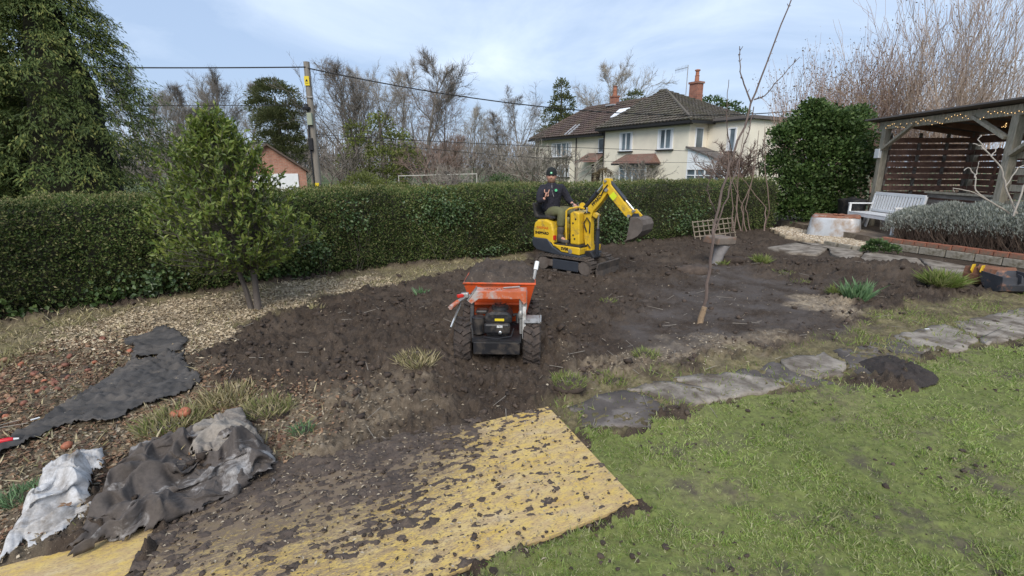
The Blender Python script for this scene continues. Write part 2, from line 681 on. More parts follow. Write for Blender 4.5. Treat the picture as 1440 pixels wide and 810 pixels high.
# ---- materials of the ground
def soil_material():
    m, nt, ns, ls, bs = nodes_of('garden_soil')
    at_ = ns.new('ShaderNodeAttribute')
    at_.attribute_name = 'cover'
    sp = ns.new('ShaderNodeSeparateColor')
    ls.new(at_.outputs['Color'], sp.inputs[0])
    nA = noise(nt, 1.6, 6, 0.65)
    nB = noise(nt, 22, 6, 0.7)
    nC = noise(nt, 90, 4, 0.7)
    soil = ramp(nt, nA, [(0.3, (0.034, 0.024, 0.018)), (0.5, (0.058, 0.043, 0.032)), (0.72, (0.098, 0.075, 0.057))])
    soil = mixc(nt, ramp(nt, nB, [(0.45, grey(0)), (0.75, grey(0.6))]), soil, (0.105, 0.075, 0.053))
    fleck = ramp(nt, nC, [(0.60, grey(0)), (0.68, grey(0.8))])
    soil = mixc(nt, fleck, soil, (0.26, 0.20, 0.14))
    comp = mixc(nt, nB, (0.072, 0.061, 0.056), (0.125, 0.108, 0.099))
    f = ns.new('ShaderNodeMath')
    f.operation = 'MULTIPLY'
    ls.new(sp.outputs[2], f.inputs[0])
    ls.new(ramp(nt, nA, [(0.40, grey(0)), (0.62, grey(0.9))]), f.inputs[1])
    col = mixc(nt, f.outputs[0], soil, comp)
    chip = ramp(nt, nB, [(0.3, (0.24, 0.18, 0.12)), (0.5, (0.40, 0.32, 0.22)), (0.7, (0.52, 0.43, 0.32))])
    f2 = ns.new('ShaderNodeMath')
    f2.operation = 'MULTIPLY'
    ls.new(sp.outputs[0], f2.inputs[0])
    ls.new(ramp(nt, noise(nt, 5, 5, 0.7), [(0.32, grey(0.15)), (0.6, grey(0.95))]), f2.inputs[1])
    col = mixc(nt, f2.outputs[0], col, chip)
    gr = ramp(nt, nB, [(0.3, (0.11, 0.095, 0.045)), (0.5, (0.20, 0.17, 0.085)), (0.7, (0.31, 0.26, 0.145))])
    f3 = ns.new('ShaderNodeMath')
    f3.operation = 'MULTIPLY'
    ls.new(sp.outputs[1], f3.inputs[0])
    ls.new(ramp(nt, noise(nt, 3, 5, 0.7), [(0.3, grey(0.1)), (0.6, grey(0.9))]), f3.inputs[1])
    col = mixc(nt, f3.outputs[0], col, gr)
    ls.new(col, bs.inputs['Base Color'])
    bs.inputs['Roughness'].default_value = 0.92
    bs.inputs['Specular IOR Level'].default_value = 0.2
    bump(nt, bs, mixc(nt, 0.5, nB, nC), 0.7, 0.03)
    return m


def lawn_material():
    m, nt, ns, ls, bs = nodes_of('lawn_turf')
    n1 = noise(nt, 1.3, 6, 0.65)
    n2 = noise(nt, 30, 5, 0.7)
    col = ramp(nt, n1, [(0.3, (0.14, 0.165, 0.05)), (0.5, (0.18, 0.205, 0.065)), (0.62, (0.20, 0.20, 0.085)), (0.75, (0.17, 0.14, 0.085))])
    col = mixc(nt, ramp(nt, n2, [(0.4, grey(0)), (0.7, grey(0.6))]), col, (0.06, 0.05, 0.03))
    mud = ramp(nt, noise(nt, 2.6, 6, 0.7), [(0.53, grey(0)), (0.66, grey(0.85))])
    col = mixc(nt, mud, col, (0.085, 0.07, 0.056))
    ls.new(col, bs.inputs['Base Color'])
    bs.inputs['Roughness'].default_value = 0.9
    bs.inputs['Specular IOR Level'].default_value = 0.15
    bump(nt, bs, n2, 0.6, 0.02)
    return m


MT['soil'] = soil_material()
MT['lawn'] = lawn_material()
MT['clod'] = pm('soil_clod', (0.064, 0.047, 0.036), 0.95, 0.35, 12, bmp=0.5, bscale=60, island=0.35)
MT['field'] = pm('far_field_grass', (0.085, 0.115, 0.04), 0.95, 0.3, 0.08, dirt=(0.11, 0.10, 0.055), dirt_scale=0.15, bmp=0.0)

# wide ground to the horizon
xs = np.array([-1500, -400, -120, -50, -22, 0, 22, 50, 120, 400, 1500.0])
ys = np.array([-30, -10, 8, 19, 40, 80, 160, 400, 1500.0])
XX, YY = np.meshgrid(xs, ys)
ZZ = np.full_like(XX, -0.14)
Vg = np.stack([XX, YY, ZZ], -1).reshape(-1, 3)
nx = len(xs)
Fg = np.array([[j * nx + i, j * nx + i + 1, (j + 1) * nx + i + 1, (j + 1) * nx + i] for j in range(len(ys) - 1) for i in range(nx - 1)])
tag(link('ground', np_mesh('ground', Vg, Fg), MT['field']), 'flat grassy ground reaching to the horizon behind the hedge', kind='structure')

# the garden itself: one fine grid split into soil and lawn
NU, NV = 700, 430
yv = 0.75 * (21.0 / 0.75) ** np.linspace(0, 1, NV)
uu = np.linspace(-1, 1, NU)
GX = uu[None, :] * (1.9 + 1.13 * yv[:, None])
GY = np.repeat(yv[:, None], NU, 1)
GM = masks(GX, GY)
GZ = ground_z(GX, GY, GM)
# terrace edge on the right sits on its own raised piece; the soil dips under it
V0 = np.stack([GX, GY, GZ], -1).reshape(-1, 3)
idx = np.arange(NU * NV).reshape(NV, NU)
Fq = np.stack([idx[:-1, :-1], idx[:-1, 1:], idx[1:, 1:], idx[1:, :-1]], -1).reshape(-1, 4)
lawn_q = GM['lawn'][:-1, :-1].ravel() > 0.5


def sub_mesh(name, sel, attr=None):
    F = Fq[sel]
    used, inv = np.unique(F, return_inverse=True)
    me = np_mesh(name, V0[used], inv.reshape(F.shape), True)
    if attr is not None:
        ca = me.color_attributes.new('cover', 'FLOAT_COLOR', 'POINT')
        ca.data.foreach_set('color', np.ascontiguousarray(attr[used], dtype=np.float32).ravel())
    return me


chipm = np.clip(GM['chip'] + 0.35 * GM['litter'] + 0.35 * GM['verge'], 0, 1)
grassm = np.clip(GM['rough'] + 0.9 * GM['verge'] * (1 - GM['chip']) + 0.25 * GM['litter'], 0, 1)
cov = np.stack([chipm, grassm, GM['compact'], np.ones_like(chipm)], -1).reshape(-1, 4)
tag(link('soil_bed', sub_mesh('soil_bed', ~lawn_q, cov), MT['soil']), 'dark dug-over garden soil between hedge and lawn', kind='structure')
tag(link('lawn', sub_mesh('lawn', lawn_q), MT['lawn']), 'worn green lawn in the right foreground', kind='structure')


# ---- scatter helpers on the ground
def sample_ground(n, ylo, yhi, power=1.0, margin=1.0):
    """random points, denser nearby"""
    t = RNG.random(n)
    y = ylo * (yhi / ylo) ** (t ** power)
    x = RNG.uniform(-1, 1, n) * (margin + 1.12 * y)
    return x, y


def stuff(name, V, F, material, label, cat='ground cover', smooth=False):
    return tag(link(name, np_mesh(name, V, F, smooth), material), label, cat, kind='stuff')


# lawn grass blades
MT['grass'] = leafmat('grass_blade', [(0.15, 0.225, 0.05), (0.23, 0.32, 0.075), (0.31, 0.39, 0.11), (0.41, 0.44, 0.19), (0.49, 0.46, 0.28)], 0.55, 0.4, 0.2, 1.1, 0.3)
MT['grass2'] = leafmat('fresh_grass_blade', [(0.13, 0.19, 0.04), (0.20, 0.26, 0.065), (0.28, 0.31, 0.10), (0.38, 0.36, 0.17)], 0.5, 0.35, 0.25, 1.2, 0.25)
MT['drygrass'] = leafmat('dry_grass_blade', [(0.17, 0.18, 0.065), (0.30, 0.26, 0.13), (0.42, 0.35, 0.20), (0.50, 0.43, 0.27)], 0.7, 0.2, 0.2, 1.2, 0.25)
MT['dafleaf'] = leafmat('bulb_leaf', [(0.09, 0.17, 0.07), (0.14, 0.24, 0.11), (0.20, 0.30, 0.15)], 0.45, 0.2, 0.4, 1.5, 0.2)

x, y = sample_ground(520000, 1.0, 8.5, 0.85, 1.2)
m_ = masks(x, y)
thin = 0.16 + 0.84 * sstep(-0.30, 0.20, fbm(x * 2.6, y * 2.6, 5, 51, 0.6))
keep = (RNG.random(len(x)) < sstep(0.05, 0.55, m_['lawn']) * thin) & (m_['lawn'] > 0.06) & (m_['board'] < 0.3)
x, y = x[keep], y[keep]
n = len(x)
if n > 210000:
    sel = RNG.choice(n, 210000, replace=False)
    x, y = x[sel], y[sel]
    n = 210000
P = np.stack([x, y, ground_z(x, y) - 0.003], 1)
D = unit(np.stack([RNG.normal(0, 0.75, n), RNG.normal(0, 0.75, n), RNG.uniform(0.35, 1.2, n)], 1))
cl_ = 0.75 + 0.6 * sstep(-0.2, 0.5, fbm(x * 5, y * 5, 3, 56))
L = RNG.uniform(0.012, 0.036, n) * (0.8 + 0.1 * y) * cl_
V, F = blade_arrays(P, D, L, RNG.uniform(0.0024, 0.0042, n) * (0.6 + 0.28 * y))
stuff('lawn_grass', V, F, MT['grass'], 'short worn grass blades covering the lawn', 'grass')

# rough grass on the strip beside the path and dry grass on the verge
x, y = sample_ground(170000, 2.2, 12, 0.9, 1.0)
m_ = masks(x, y)
pn = sstep(-0.15, 0.35, fbm(x * 1.7, y * 1.7, 3, 52))
keep = RNG.random(len(x)) < m_['rough'] * (0.08 + 0.92 * pn) * np.where(x > 3.2, 1.0, 0.45)
x1, y1 = x[keep], y[keep]
n = len(x1)
P = np.stack([x1, y1, ground_z(x1, y1) - 0.004], 1)
D = unit(np.stack([RNG.normal(0, 0.6, n), RNG.normal(0, 0.6, n), RNG.uniform(0.4, 1.2, n)], 1))
V, F = blade_arrays(P, D, RNG.uniform(0.025, 0.075, n), RNG.uniform(0.004, 0.008, n))
stuff('rough_grass', V, F, MT['grass2'], 'rough pale green grass along the path edge', 'grass')
keep = RNG.random(len(x)) < (m_['verge'] * (1 - 0.75 * m_['chip']) * (0.2 + 0.8 * pn) + 0.05 * m_['litter']) * (1 - m_['memb'])
x1, y1 = x[keep], y[keep]
n = len(x1)
P = np.stack([x1, y1, ground_z(x1, y1) - 0.004], 1)
D = unit(np.stack([RNG.normal(0, 0.8, n), RNG.normal(0, 0.8, n), RNG.uniform(0.3, 1.0, n)], 1))
V, F = blade_arrays(P, D, RNG.uniform(0.04, 0.11, n), RNG.uniform(0.004, 0.008, n))
stuff('dry_grass', V, F, MT['drygrass'], 'dry straw-coloured grass along the foot of the hedge', 'grass')

# wood chips, leaf litter, gravelly bits
MT['chips'] = leafmat('wood_chip', [(0.10, 0.075, 0.05), (0.20, 0.15, 0.10), (0.31, 0.25, 0.175), (0.42, 0.36, 0.27)], 0.85, 0.0, 0.2, 1.0, 0.2)
x, y = sample_ground(150000, 1.6, 11, 0.95, 0.8)
m_ = masks(x, y)
dens = (1 - m_['board']) * (1 - 0.95 * m_['memb']) * np.clip(m_['chip'] * 1.0 + 0.55 * m_['litter'] + 0.25 * m_['verge'] + 0.045, 0, 1) * (1 - m_['lawn']) * (1 - 0.6 * m_['rough'])
keep = RNG.random(len(x)) < dens * (0.35 + 0.65 * sstep(-0.3, 0.3, fbm(x * 1.5, y * 1.5, 4, 53)))
x, y = x[keep], y[keep]
n = len(x)
P = np.stack([x, y, ground_z(x, y) + 0.004], 1)
D = unit(np.stack([RNG.normal(size=n), RNG.normal(size=n), RNG.normal(0, 0.25, n)], 1))
N = unit(np.stack([RNG.normal(0, 0.4, n), RNG.normal(0, 0.4, n), np.ones(n)], 1))
V, F = leaf_arrays(P, D, N, RNG.uniform(0.012, 0.042, n), RNG.uniform(0.006, 0.020, n), 0.1)
stuff('wood_chips', V, F, MT['chips'], 'scattered pale wood chips and leaf litter on the soil', 'wood chips')

# fresh pale chips round the bay tree, reddish leaves in the litter
MT['chips_pale'] = leafmat('fresh_wood_chip', [(0.31, 0.235, 0.15), (0.46, 0.37, 0.25), (0.58, 0.49, 0.35)], 0.85, 0.0, 0.2, 1.0, 0.2)
MT['litter'] = leafmat('brown_leaf_litter', [(0.09, 0.055, 0.04), (0.17, 0.10, 0.065), (0.28, 0.17, 0.10), (0.36, 0.30, 0.20)], 0.8, 0.1, 0.25, 1.0, 0.25)
for nm, zone, cnt, mt, lo_, hi_, lab in (('pale_chips', CHIP, 30000, 'chips_pale', 0.018, 0.05, 'pale fresh wood chips spread round the bay tree'), ('leaf_litter', LITTER, 32000, 'litter', 0.012, 0.042, 'brown leaf litter on the ground at left')):
    q_ = np.array(zone)
    x, y = RNG.uniform(max(-9, q_[:, 0].min()) - 0.3, q_[:, 0].max() + 0.3, cnt * 3), RNG.uniform(max(1.2, q_[:, 1].min()) - 0.2, q_[:, 1].max() + 0.3, cnt * 3)
    k_ = RNG.random(len(x)) < poly_in(x, y, zone, 0.3, 0.4, 1.8, 4) * (0.25 + 0.75 * sstep(-0.3, 0.25, fbm(x * 2.2, y * 2.2, 4, 57))) * (1 - masks(x, y)['board']) * (1 - 0.88 * masks(x, y)['memb'])
    x, y = x[k_][:cnt], y[k_][:cnt]
    n = len(x)
    P = np.stack([x, y, ground_z(x, y) + 0.006], 1)
    D = unit(np.stack([RNG.normal(size=n), RNG.normal(size=n), RNG.normal(0, 0.3, n)], 1))
    N = unit(np.stack([RNG.normal(0, 0.45, n), RNG.normal(0, 0.45, n), np.ones(n)], 1))
    l_ = RNG.uniform(lo_, hi_, n)
    V, F = leaf_arrays(P, D, N, l_, l_ * RNG.uniform(0.35, 0.75, n), 0.12)
    stuff(nm, V, F, MT[mt], lab, 'wood chips' if nm == 'pale_chips' else 'leaves')

# soil clods: lumpy little stones of earth
ICO = bmesh.new()
bmesh.ops.create_icosphere(ICO, subdivisions=1, radius=1.0)
ICO.verts.ensure_lookup_table()
ICO_V = np.array([v.co[:] for v in ICO.verts])
ICO_F = np.array([[v.index for v in f.verts] for f in ICO.faces])
ICO.free()


def lumps(P, r, squash=0.7, jag=0.35):
    n = len(P)
    k = len(ICO_V)
    V = np.repeat(ICO_V[None], n, 0) * (1 + RNG.uniform(-jag, jag, (n, k, 1)))
    sc = np.stack([RNG.uniform(0.7, 1.3, n), RNG.uniform(0.7, 1.3, n), RNG.uniform(0.5, 1.0, n) * squash * 1.2], 1) * np.asarray(r)[:, None]
    V = V * sc[:, None, :]
    a = RNG.uniform(0, 2 * PI, n)
    c, s = np.cos(a)[:, None], np.sin(a)[:, None]
    V = np.stack([V[..., 0] * c - V[..., 1] * s, V[..., 0] * s + V[..., 1] * c, V[..., 2]], -1) + P[:, None, :]
    F = (ICO_F[None] + (np.arange(n) * k)[:, None, None]).reshape(-1, 3)
    return V.reshape(-1, 3), F


x, y = sample_ground(42000, 1.6, 12, 0.9, 0.8)
m_ = masks(x, y)
calm = np.clip(m_['lawn'] * 1.2 + 0.93 * m_['rough'] + 0.9 * m_['verge'] + 0.8 * m_['litter'] + 0.75 * m_['compact'] + 0.5 * m_['chip'] + m_['board'] + m_['memb'] + m_['hard'], 0, 1)
keep = RNG.random(len(x)) < (1 - calm) * (0.12 + 0.7 * sstep(-0.1, 0.4, fbm(x * 1.3, y * 1.3, 3, 54)))
x, y = x[keep], y[keep]
r = (0.004 + 0.034 * RNG.random(len(x)) ** 4.5) * np.interp(y, [2, 4, 9], [0.7, 1.0, 1.3])
V, F = lumps(np.stack([x, y, ground_z(x, y) + r * 0.25], 1), r, 0.8, 0.5)
stuff('soil_clods', V, F, MT['clod'], 'crumbly dark clods lying on the dug soil', 'soil', True)
# muddy spill on the lawn
x, y = sample_ground(9000, 1.2, 6.5, 0.9, 0.8)
m_ = masks(x, y)
keep = RNG.random(len(x)) < m_['lawn'] * sstep(0.18, 0.5, fbm(x * 1.6, y * 1.6, 4, 55)) * 0.55
x, y = x[keep], y[keep]
r = 0.004 + 0.014 * RNG.random(len(x)) ** 2
V, F = lumps(np.stack([x, y, ground_z(x, y) + r * 0.5], 1), r)
stuff('lawn_crumbs', V, F, MT['clod'], 'crumbs of dark soil trodden into the lawn', 'soil')

# ================================================================== HEDGE AND TREES
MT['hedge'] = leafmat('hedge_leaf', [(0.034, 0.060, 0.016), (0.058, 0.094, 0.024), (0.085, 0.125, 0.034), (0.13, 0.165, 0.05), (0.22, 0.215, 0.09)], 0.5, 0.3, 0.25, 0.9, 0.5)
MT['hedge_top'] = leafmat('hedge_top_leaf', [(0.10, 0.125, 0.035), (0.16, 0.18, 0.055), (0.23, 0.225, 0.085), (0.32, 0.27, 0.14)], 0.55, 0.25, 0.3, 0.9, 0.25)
MT['hedge_core'] = pm('foliage_shade_core', (0.030, 0.030, 0.018), 0.95, 0.4, 20, bmp=0.5)  # twig brown taken near black: shade inside the foliage put into the colour
MT['ivy'] = leafmat('ivy_leaf', [(0.032, 0.062, 0.020), (0.052, 0.095, 0.030), (0.085, 0.14, 0.045), (0.13, 0.18, 0.07)], 0.42, 0.2, 0.5, 1.5, 0.2)
MT['ivy_dark'] = leafmat('old_ivy_leaf', [(0.028, 0.055, 0.014), (0.050, 0.090, 0.022), (0.080, 0.130, 0.034), (0.13, 0.18, 0.055)], 0.5, 0.25, 0.35, 1.0, 0.3)
MT['bay'] = leafmat('bay_leaf', [(0.07, 0.11, 0.02), (0.12, 0.17, 0.03), (0.18, 0.225, 0.045), (0.27, 0.30, 0.075)], 0.42, 0.3, 0.4, 1.6, 0.25)
MT['conifer'] = leafmat('conifer_spray', [(0.042, 0.066, 0.018), (0.070, 0.102, 0.027), (0.10, 0.135, 0.037), (0.145, 0.175, 0.052)], 0.6, 0.25, 0.25, 0.6, 0.3)
MT['conifer_tip'] = leafmat('conifer_young_tips', [(0.14, 0.17, 0.04), (0.20, 0.22, 0.055), (0.29, 0.28, 0.09)], 0.6, 0.25, 0.25, 0.6, 0.25)
MT['pine'] = leafmat('pine_needles', [(0.075, 0.09, 0.036), (0.11, 0.125, 0.05), (0.15, 0.16, 0.07)], 0.6, 0.25, 0.2, 0.4, 0.2)
MT['ygreen'] = leafmat('yellow_green_shrub_leaf', [(0.11, 0.13, 0.035), (0.16, 0.19, 0.05), (0.22, 0.24, 0.07)], 0.5, 0.25, 0.3, 0.8, 0.25)
MT['tan_leaf'] = leafmat('dead_tan_leaf', [(0.16, 0.11, 0.07), (0.26, 0.19, 0.12), (0.36, 0.29, 0.19)], 0.8, 0.25, 0.15, 0.8, 0.2)
MT['lavender'] = leafmat('silver_lavender_leaf', [(0.20, 0.22, 0.18), (0.30, 0.32, 0.27), (0.40, 0.42, 0.36), (0.50, 0.50, 0.45)], 0.7, 0.15, 0.2, 1.2, 0.2)
MT['lav_wood'] = pm('lavender_stem', (0.12, 0.085, 0.062), 0.9, 0.3, 6, bmp=0)

# ---- the clipped hedge
HB = np.array([g(a, b) for a, b in ((0, 455), (250, 416), (480, 386), (720, 361), (900, 343), (1010, 331))])
dL = HB[0] - HB[1]
HB = np.concatenate([[HB[0] + unit(dL) * 3.2], HB, [HB[-1] + unit(HB[-1] - HB[-2]) * 2.6]])
HS = np.concatenate([[0], np.cumsum(np.linalg.norm(np.diff(HB, axis=0), axis=1))])
HLEN = HS[-1]


def hedge_frame(s):
    x, y = np.interp(s, HS, HB[:, 0]), np.interp(s, HS, HB[:, 1])
    e = 0.3
    tx = np.interp(s + e, HS, HB[:, 0]) - np.interp(s - e, HS, HB[:, 0])
    ty = np.interp(s + e, HS, HB[:, 1]) - np.interp(s - e, HS, HB[:, 1])
    l = np.hypot(tx, ty)
    return x, y, tx / l, ty / l


def hedge_h(s):
    return 1.36 + 0.09 * s / HLEN + 0.035 * perlin(s * 0.6, s * 0.13, 61) + 0.02 * perlin(s * 2.3, s * 0.4, 66)


PROF = np.array([(0.10, 0.0), (0.02, 0.12), (0.0, 0.35), (0.03, 0.80), (0.10, 0.93), (0.24, 1.0), (0.95, 1.0), (1.15, 0.92), (1.25, 0.7), (1.25, 0.3), (1.2, 0.0)])  # depth, height fraction
PW = np.concatenate([[0], np.cumsum(np.hypot(np.diff(PROF[:, 0]), np.diff(PROF[:, 1]) * 1.4))])


def hedge_point(s, q, inset):
    """q 0..1 around the profile, inset inwards"""
    w = q * PW[-1]
    dep, hf = np.interp(w, PW, PROF[:, 0]), np.interp(w, PW, PROF[:, 1])
    e = 0.06
    d2, h2 = np.interp(w + e, PW, PROF[:, 0]), np.interp(w + e, PW, PROF[:, 1])
    d1, h1 = np.interp(w - e, PW, PROF[:, 0]), np.interp(w - e, PW, PROF[:, 1])
    td, th = d2 - d1, (h2 - h1) * 1.4
    l = np.hypot(td, th) + 1e-9
    nd_, nh = -th / l, td / l          # outwards in (depth, height)
    x, y, tx, ty = hedge_frame(s)
    H = hedge_h(s)
    bul = 0.05 * fbm(s * 1.6, w * 2.2, 3, 62) + 0.035 * fbm(s * 6, w * 6, 2, 63) - inset
    dep = dep + nd_ * bul
    z = hf * H + nh * bul
    P = np.stack([x - ty * dep, y + tx * dep, z], -1)
    N = np.stack([-ty * nd_, tx * nd_, nh], -1)
    return P, N


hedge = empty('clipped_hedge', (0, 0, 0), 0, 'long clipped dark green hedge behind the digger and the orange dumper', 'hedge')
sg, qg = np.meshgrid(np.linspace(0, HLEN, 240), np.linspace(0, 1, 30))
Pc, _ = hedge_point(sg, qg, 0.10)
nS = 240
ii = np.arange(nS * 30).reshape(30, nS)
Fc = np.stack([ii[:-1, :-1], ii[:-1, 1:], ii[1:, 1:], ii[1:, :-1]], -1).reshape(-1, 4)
link('inner_shade_core', np_mesh('inner_shade_core', Pc.reshape(-1, 3), Fc, True), MT['hedge_core'], hedge)  # solid skin behind the leaves, painted dark for the shaded interior
n = 175000
s = RNG.uniform(0, HLEN, n)
s = np.where(RNG.random(n) < 0.35, RNG.uniform(0, HLEN * 0.55, n), s)
q = RNG.beta(1.1, 1.5, n) * 0.93
P, N = hedge_point(s, q, RNG.uniform(-0.015, 0.10, n) ** 1.0)
D = unit(N * RNG.uniform(0.2, 1.0, (n, 1)) + rand_dirs(n) * 0.8 + np.array([0, 0, 0.25]))
gap = sstep(-0.75, -0.25, fbm(s * 2.3, q * 9, 3, 64) + 0.25 * sstep(0.0, 0.12, q))
keep = RNG.random(n) < 0.45 + 0.55 * gap
P, N, D, q = P[keep], N[keep], D[keep], q[keep]
n = len(P)
L = RNG.uniform(0.026, 0.05, n)
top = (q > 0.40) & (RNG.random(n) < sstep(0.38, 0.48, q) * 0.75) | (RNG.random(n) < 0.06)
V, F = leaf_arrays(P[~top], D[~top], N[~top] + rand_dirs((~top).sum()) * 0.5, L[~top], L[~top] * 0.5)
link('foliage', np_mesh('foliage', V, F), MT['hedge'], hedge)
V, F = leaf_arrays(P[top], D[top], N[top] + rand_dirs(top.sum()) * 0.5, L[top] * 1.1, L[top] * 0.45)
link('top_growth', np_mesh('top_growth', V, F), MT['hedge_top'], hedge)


# ---- climbers and low plants on the hedge face
def hedge_patch(px, py, w, h, nl, size, label, mat='ivy', cat='climber', name='climbing_ivy'):
    """leafy patch lying on the hedge face around a pixel"""
    a, b, c = ray(px, py)
    ss = np.linspace(0, HLEN, 600)
    hx, hy, _, _ = hedge_frame(ss)
    k = np.argmin(np.abs(hx * b - hy * a))
    s0 = ss[k]
    t = hy[k] / b
    z0 = CAM_H + c * t
    root = empty(name, (hx[k], hy[k], 0), 0, label, cat)
    ds, dz = RNG.normal(0, w / 2, nl), RNG.normal(0, h / 2, nl)
    z = np.clip(z0 + dz, 0.03, 1.34)
    qf = np.interp(z / hedge_h(s0), PROF[:6, 1], PW[:6]) / PW[-1]
    P, N = hedge_point(s0 + ds, qf, -RNG.uniform(0.0, 0.09, nl))
    P -= np.array([hx[k], hy[k], 0])
    D = unit(N * 0.6 + rand_dirs(nl) * 0.8 + np.array([0, 0, -0.15]))
    Ls = RNG.uniform(0.7, 1.3, nl) * size
    V, F = leaf_arrays(P, D, N + rand_dirs(nl) * 0.6 + np.array([0, 0, 0.4]), Ls, Ls * 0.75)
    link('leaves', np_mesh('leaves', V, F), MT[mat], root)
    mb = MB()
    for i in range(6):
        j = RNG.integers(0, nl)
        p0 = Vector((0, 0.05, 0.0)) + Vector((RNG.normal(0, w / 5), RNG.normal(0, w / 5), 0))
        p1 = Vector(P[j])
        mb.tube([p0, (p0 + p1) / 2 + Vector((0.03, 0.06, 0.02)), p1], 0.0025, 4)
    mb.build('stem', MT['bark'], root)


hedge_patch(625, 297, 0.60, 0.36, 700, 0.05, 'pale green ivy patch climbing the middle of the hedge')
hedge_patch(495, 305, 0.30, 0.30, 170, 0.05, 'small ivy patch on the hedge just right of the bay tree')
hedge_patch(870, 318, 0.70, 0.50, 700, 0.06, 'leafy ivy mass on the hedge below the digger arm')
hedge_patch(965, 305, 0.8, 0.45, 500, 0.055, 'ivy covering the hedge right of the digger bucket')
hedge_patch(215, 397, 0.34, 0.22, 180, 0.06, 'bright leafy bramble at the hedge foot left of the bay tree', name='bramble')
hedge_patch(155, 420, 0.35, 0.18, 140, 0.06, 'dark ivy low on the hedge beside the bright bramble', 'ivy_dark')
hedge_patch(35, 440, 0.3, 0.18, 120, 0.065, 'dark ivy low on the hedge at the left edge', 'ivy_dark')
hedge_patch(405, 385, 0.6, 0.2, 330, 0.055, 'dark ivy low on the hedge behind the bay trunk', 'ivy_dark')
hedge_patch(448, 350, 0.25, 0.2, 160, 0.05, 'light ivy on the hedge at the right edge of the bay crown')
hedge_patch(765, 335, 0.5, 0.15, 260, 0.05, 'green weeds at the hedge foot behind the digger tracks', name='weed', cat='weeds')
hedge_patch(690, 352, 0.5, 0.10, 160, 0.045, 'low weeds at the hedge foot above the dumper', name='weed', cat='weeds')


# ---- big conifers at the left
def big_conifer(loc, H, rad, nspray, label, lean=(0, 0)):
    root = empty('conifer_tree', loc, 0, label, 'tree', 'tall conifers behind the hedge')
    mb = MB()
    mb.tube([(0, 0, 0), (lean[0] * 0.4, lean[1] * 0.4, H * 0.5), (lean[0], lean[1], H * 0.97)], [0.26, 0.15, 0.02], 8)
    mb.build('trunk', MT['bark'], root, True)
    prof_t = np.array([0, 0.12, 0.3, 0.55, 0.8, 0.93, 1.0])
    prof_r = np.array([0.92, 1.0, 0.93, 0.70, 0.37, 0.16, 0.02]) * rad
    # closed dark skin fills the middle; its colour stands for inner shade
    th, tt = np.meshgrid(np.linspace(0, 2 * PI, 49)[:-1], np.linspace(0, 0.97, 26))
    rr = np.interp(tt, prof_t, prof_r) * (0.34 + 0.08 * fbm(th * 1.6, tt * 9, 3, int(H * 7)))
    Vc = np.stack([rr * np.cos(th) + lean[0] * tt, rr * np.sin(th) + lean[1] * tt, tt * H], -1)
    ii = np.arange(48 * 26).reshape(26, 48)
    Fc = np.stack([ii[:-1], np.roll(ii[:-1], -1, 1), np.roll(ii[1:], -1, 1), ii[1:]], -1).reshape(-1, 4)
    link('inner_shade_core', np_mesh('inner_shade_core', Vc.reshape(-1, 3), Fc, True), MT['hedge_core'], root)
    t = RNG.random(nspray) ** 1.25 * 0.99
    a = RNG.uniform(0, 2 * PI, nspray)
    r = np.interp(t, prof_t, prof_r)
    lob = 1 + 0.34 * fbm(a * 2.6 + 5, t * 13, 3, int(H * 5))
    r = r * lob * (0.55 + 0.49 * RNG.random(nspray) ** 0.6)
    out = np.stack([np.cos(a), np.sin(a), np.zeros(nspray)], 1)
    tip = np.stack([lean[0] * t, lean[1] * t, t * H], 1) + out * r[:, None]
    m = 62
    # each spray: a fan of leaflets reaching out and drooping
    fan = RNG.uniform(-1, 1, (nspray, m))
    lon = RNG.uniform(0, 1, (nspray, m))
    side = np.cross(out, np.array([0, 0, 1.0]))
    size = RNG.uniform(0.32, 0.78, nspray)[:, None]
    droop = RNG.uniform(0.3, 1.0, (nspray, 1))
    base = tip[:, None] - out[:, None] * 0.25
    Pn = base + out[:, None] * (lon * size * 1.0)[..., None] + side[:, None] * (fan * lon * size * 0.42)[..., None]
    Pn[..., 2] += 0.10 * (1 - np.abs(fan)) - droop * (lon ** 2) * size * 0.9 + RNG.normal(0, 0.035, (nspray, m))
    Dn = out[:, None] * 0.8 + side[:, None] * (fan * 0.9)[..., None] + RNG.normal(0, 0.45, (nspray, m, 3))
    Dn[..., 2] -= 0.35 + 1.1 * droop * lon
    Nn = np.array([0, 0, 1.0]) + out[:, None] * 0.5 + RNG.normal(0, 0.35, (nspray, m, 3))
    P, D, N = Pn.reshape(-1, 3), Dn.reshape(-1, 3), Nn.reshape(-1, 3)
    tipm = (lon.ravel() > 0.66) & (RNG.random(nspray * m) < 0.55) & (np.repeat(RNG.random(nspray), m) < 0.6)
    # only the half that can ever be seen from the garden, plus the sides
    keep = (P[:, 1] < rad * 0.45)
    P, D, N, tipm = P[keep], D[keep], N[keep], tipm[keep]
    L = RNG.uniform(0.05, 0.12, len(P))
    for nm, sel, mt in (('foliage', ~tipm, 'conifer'), ('young_tips', tipm, 'conifer_tip')):
        V, F = leaf_arrays(P[sel], D[sel], N[sel], L[sel], L[sel] * 0.30, 0.08)
        link(nm, np_mesh(nm, V, F), MT[mt], root)


c1, c2 = at(5, 262, 11.9), at(125, 262, 11.2)
big_conifer((c1.x, 11.9, -0.1), 7.6, 2.7, 2300, 'tallest dense conifer with drooping sprays at the left edge behind the hedge')
big_conifer((c2.x, 11.0, -0.1), 6.25, 2.3, 1800, 'lower conifer with pointed top right of the tallest one', (-0.15, 0.1))


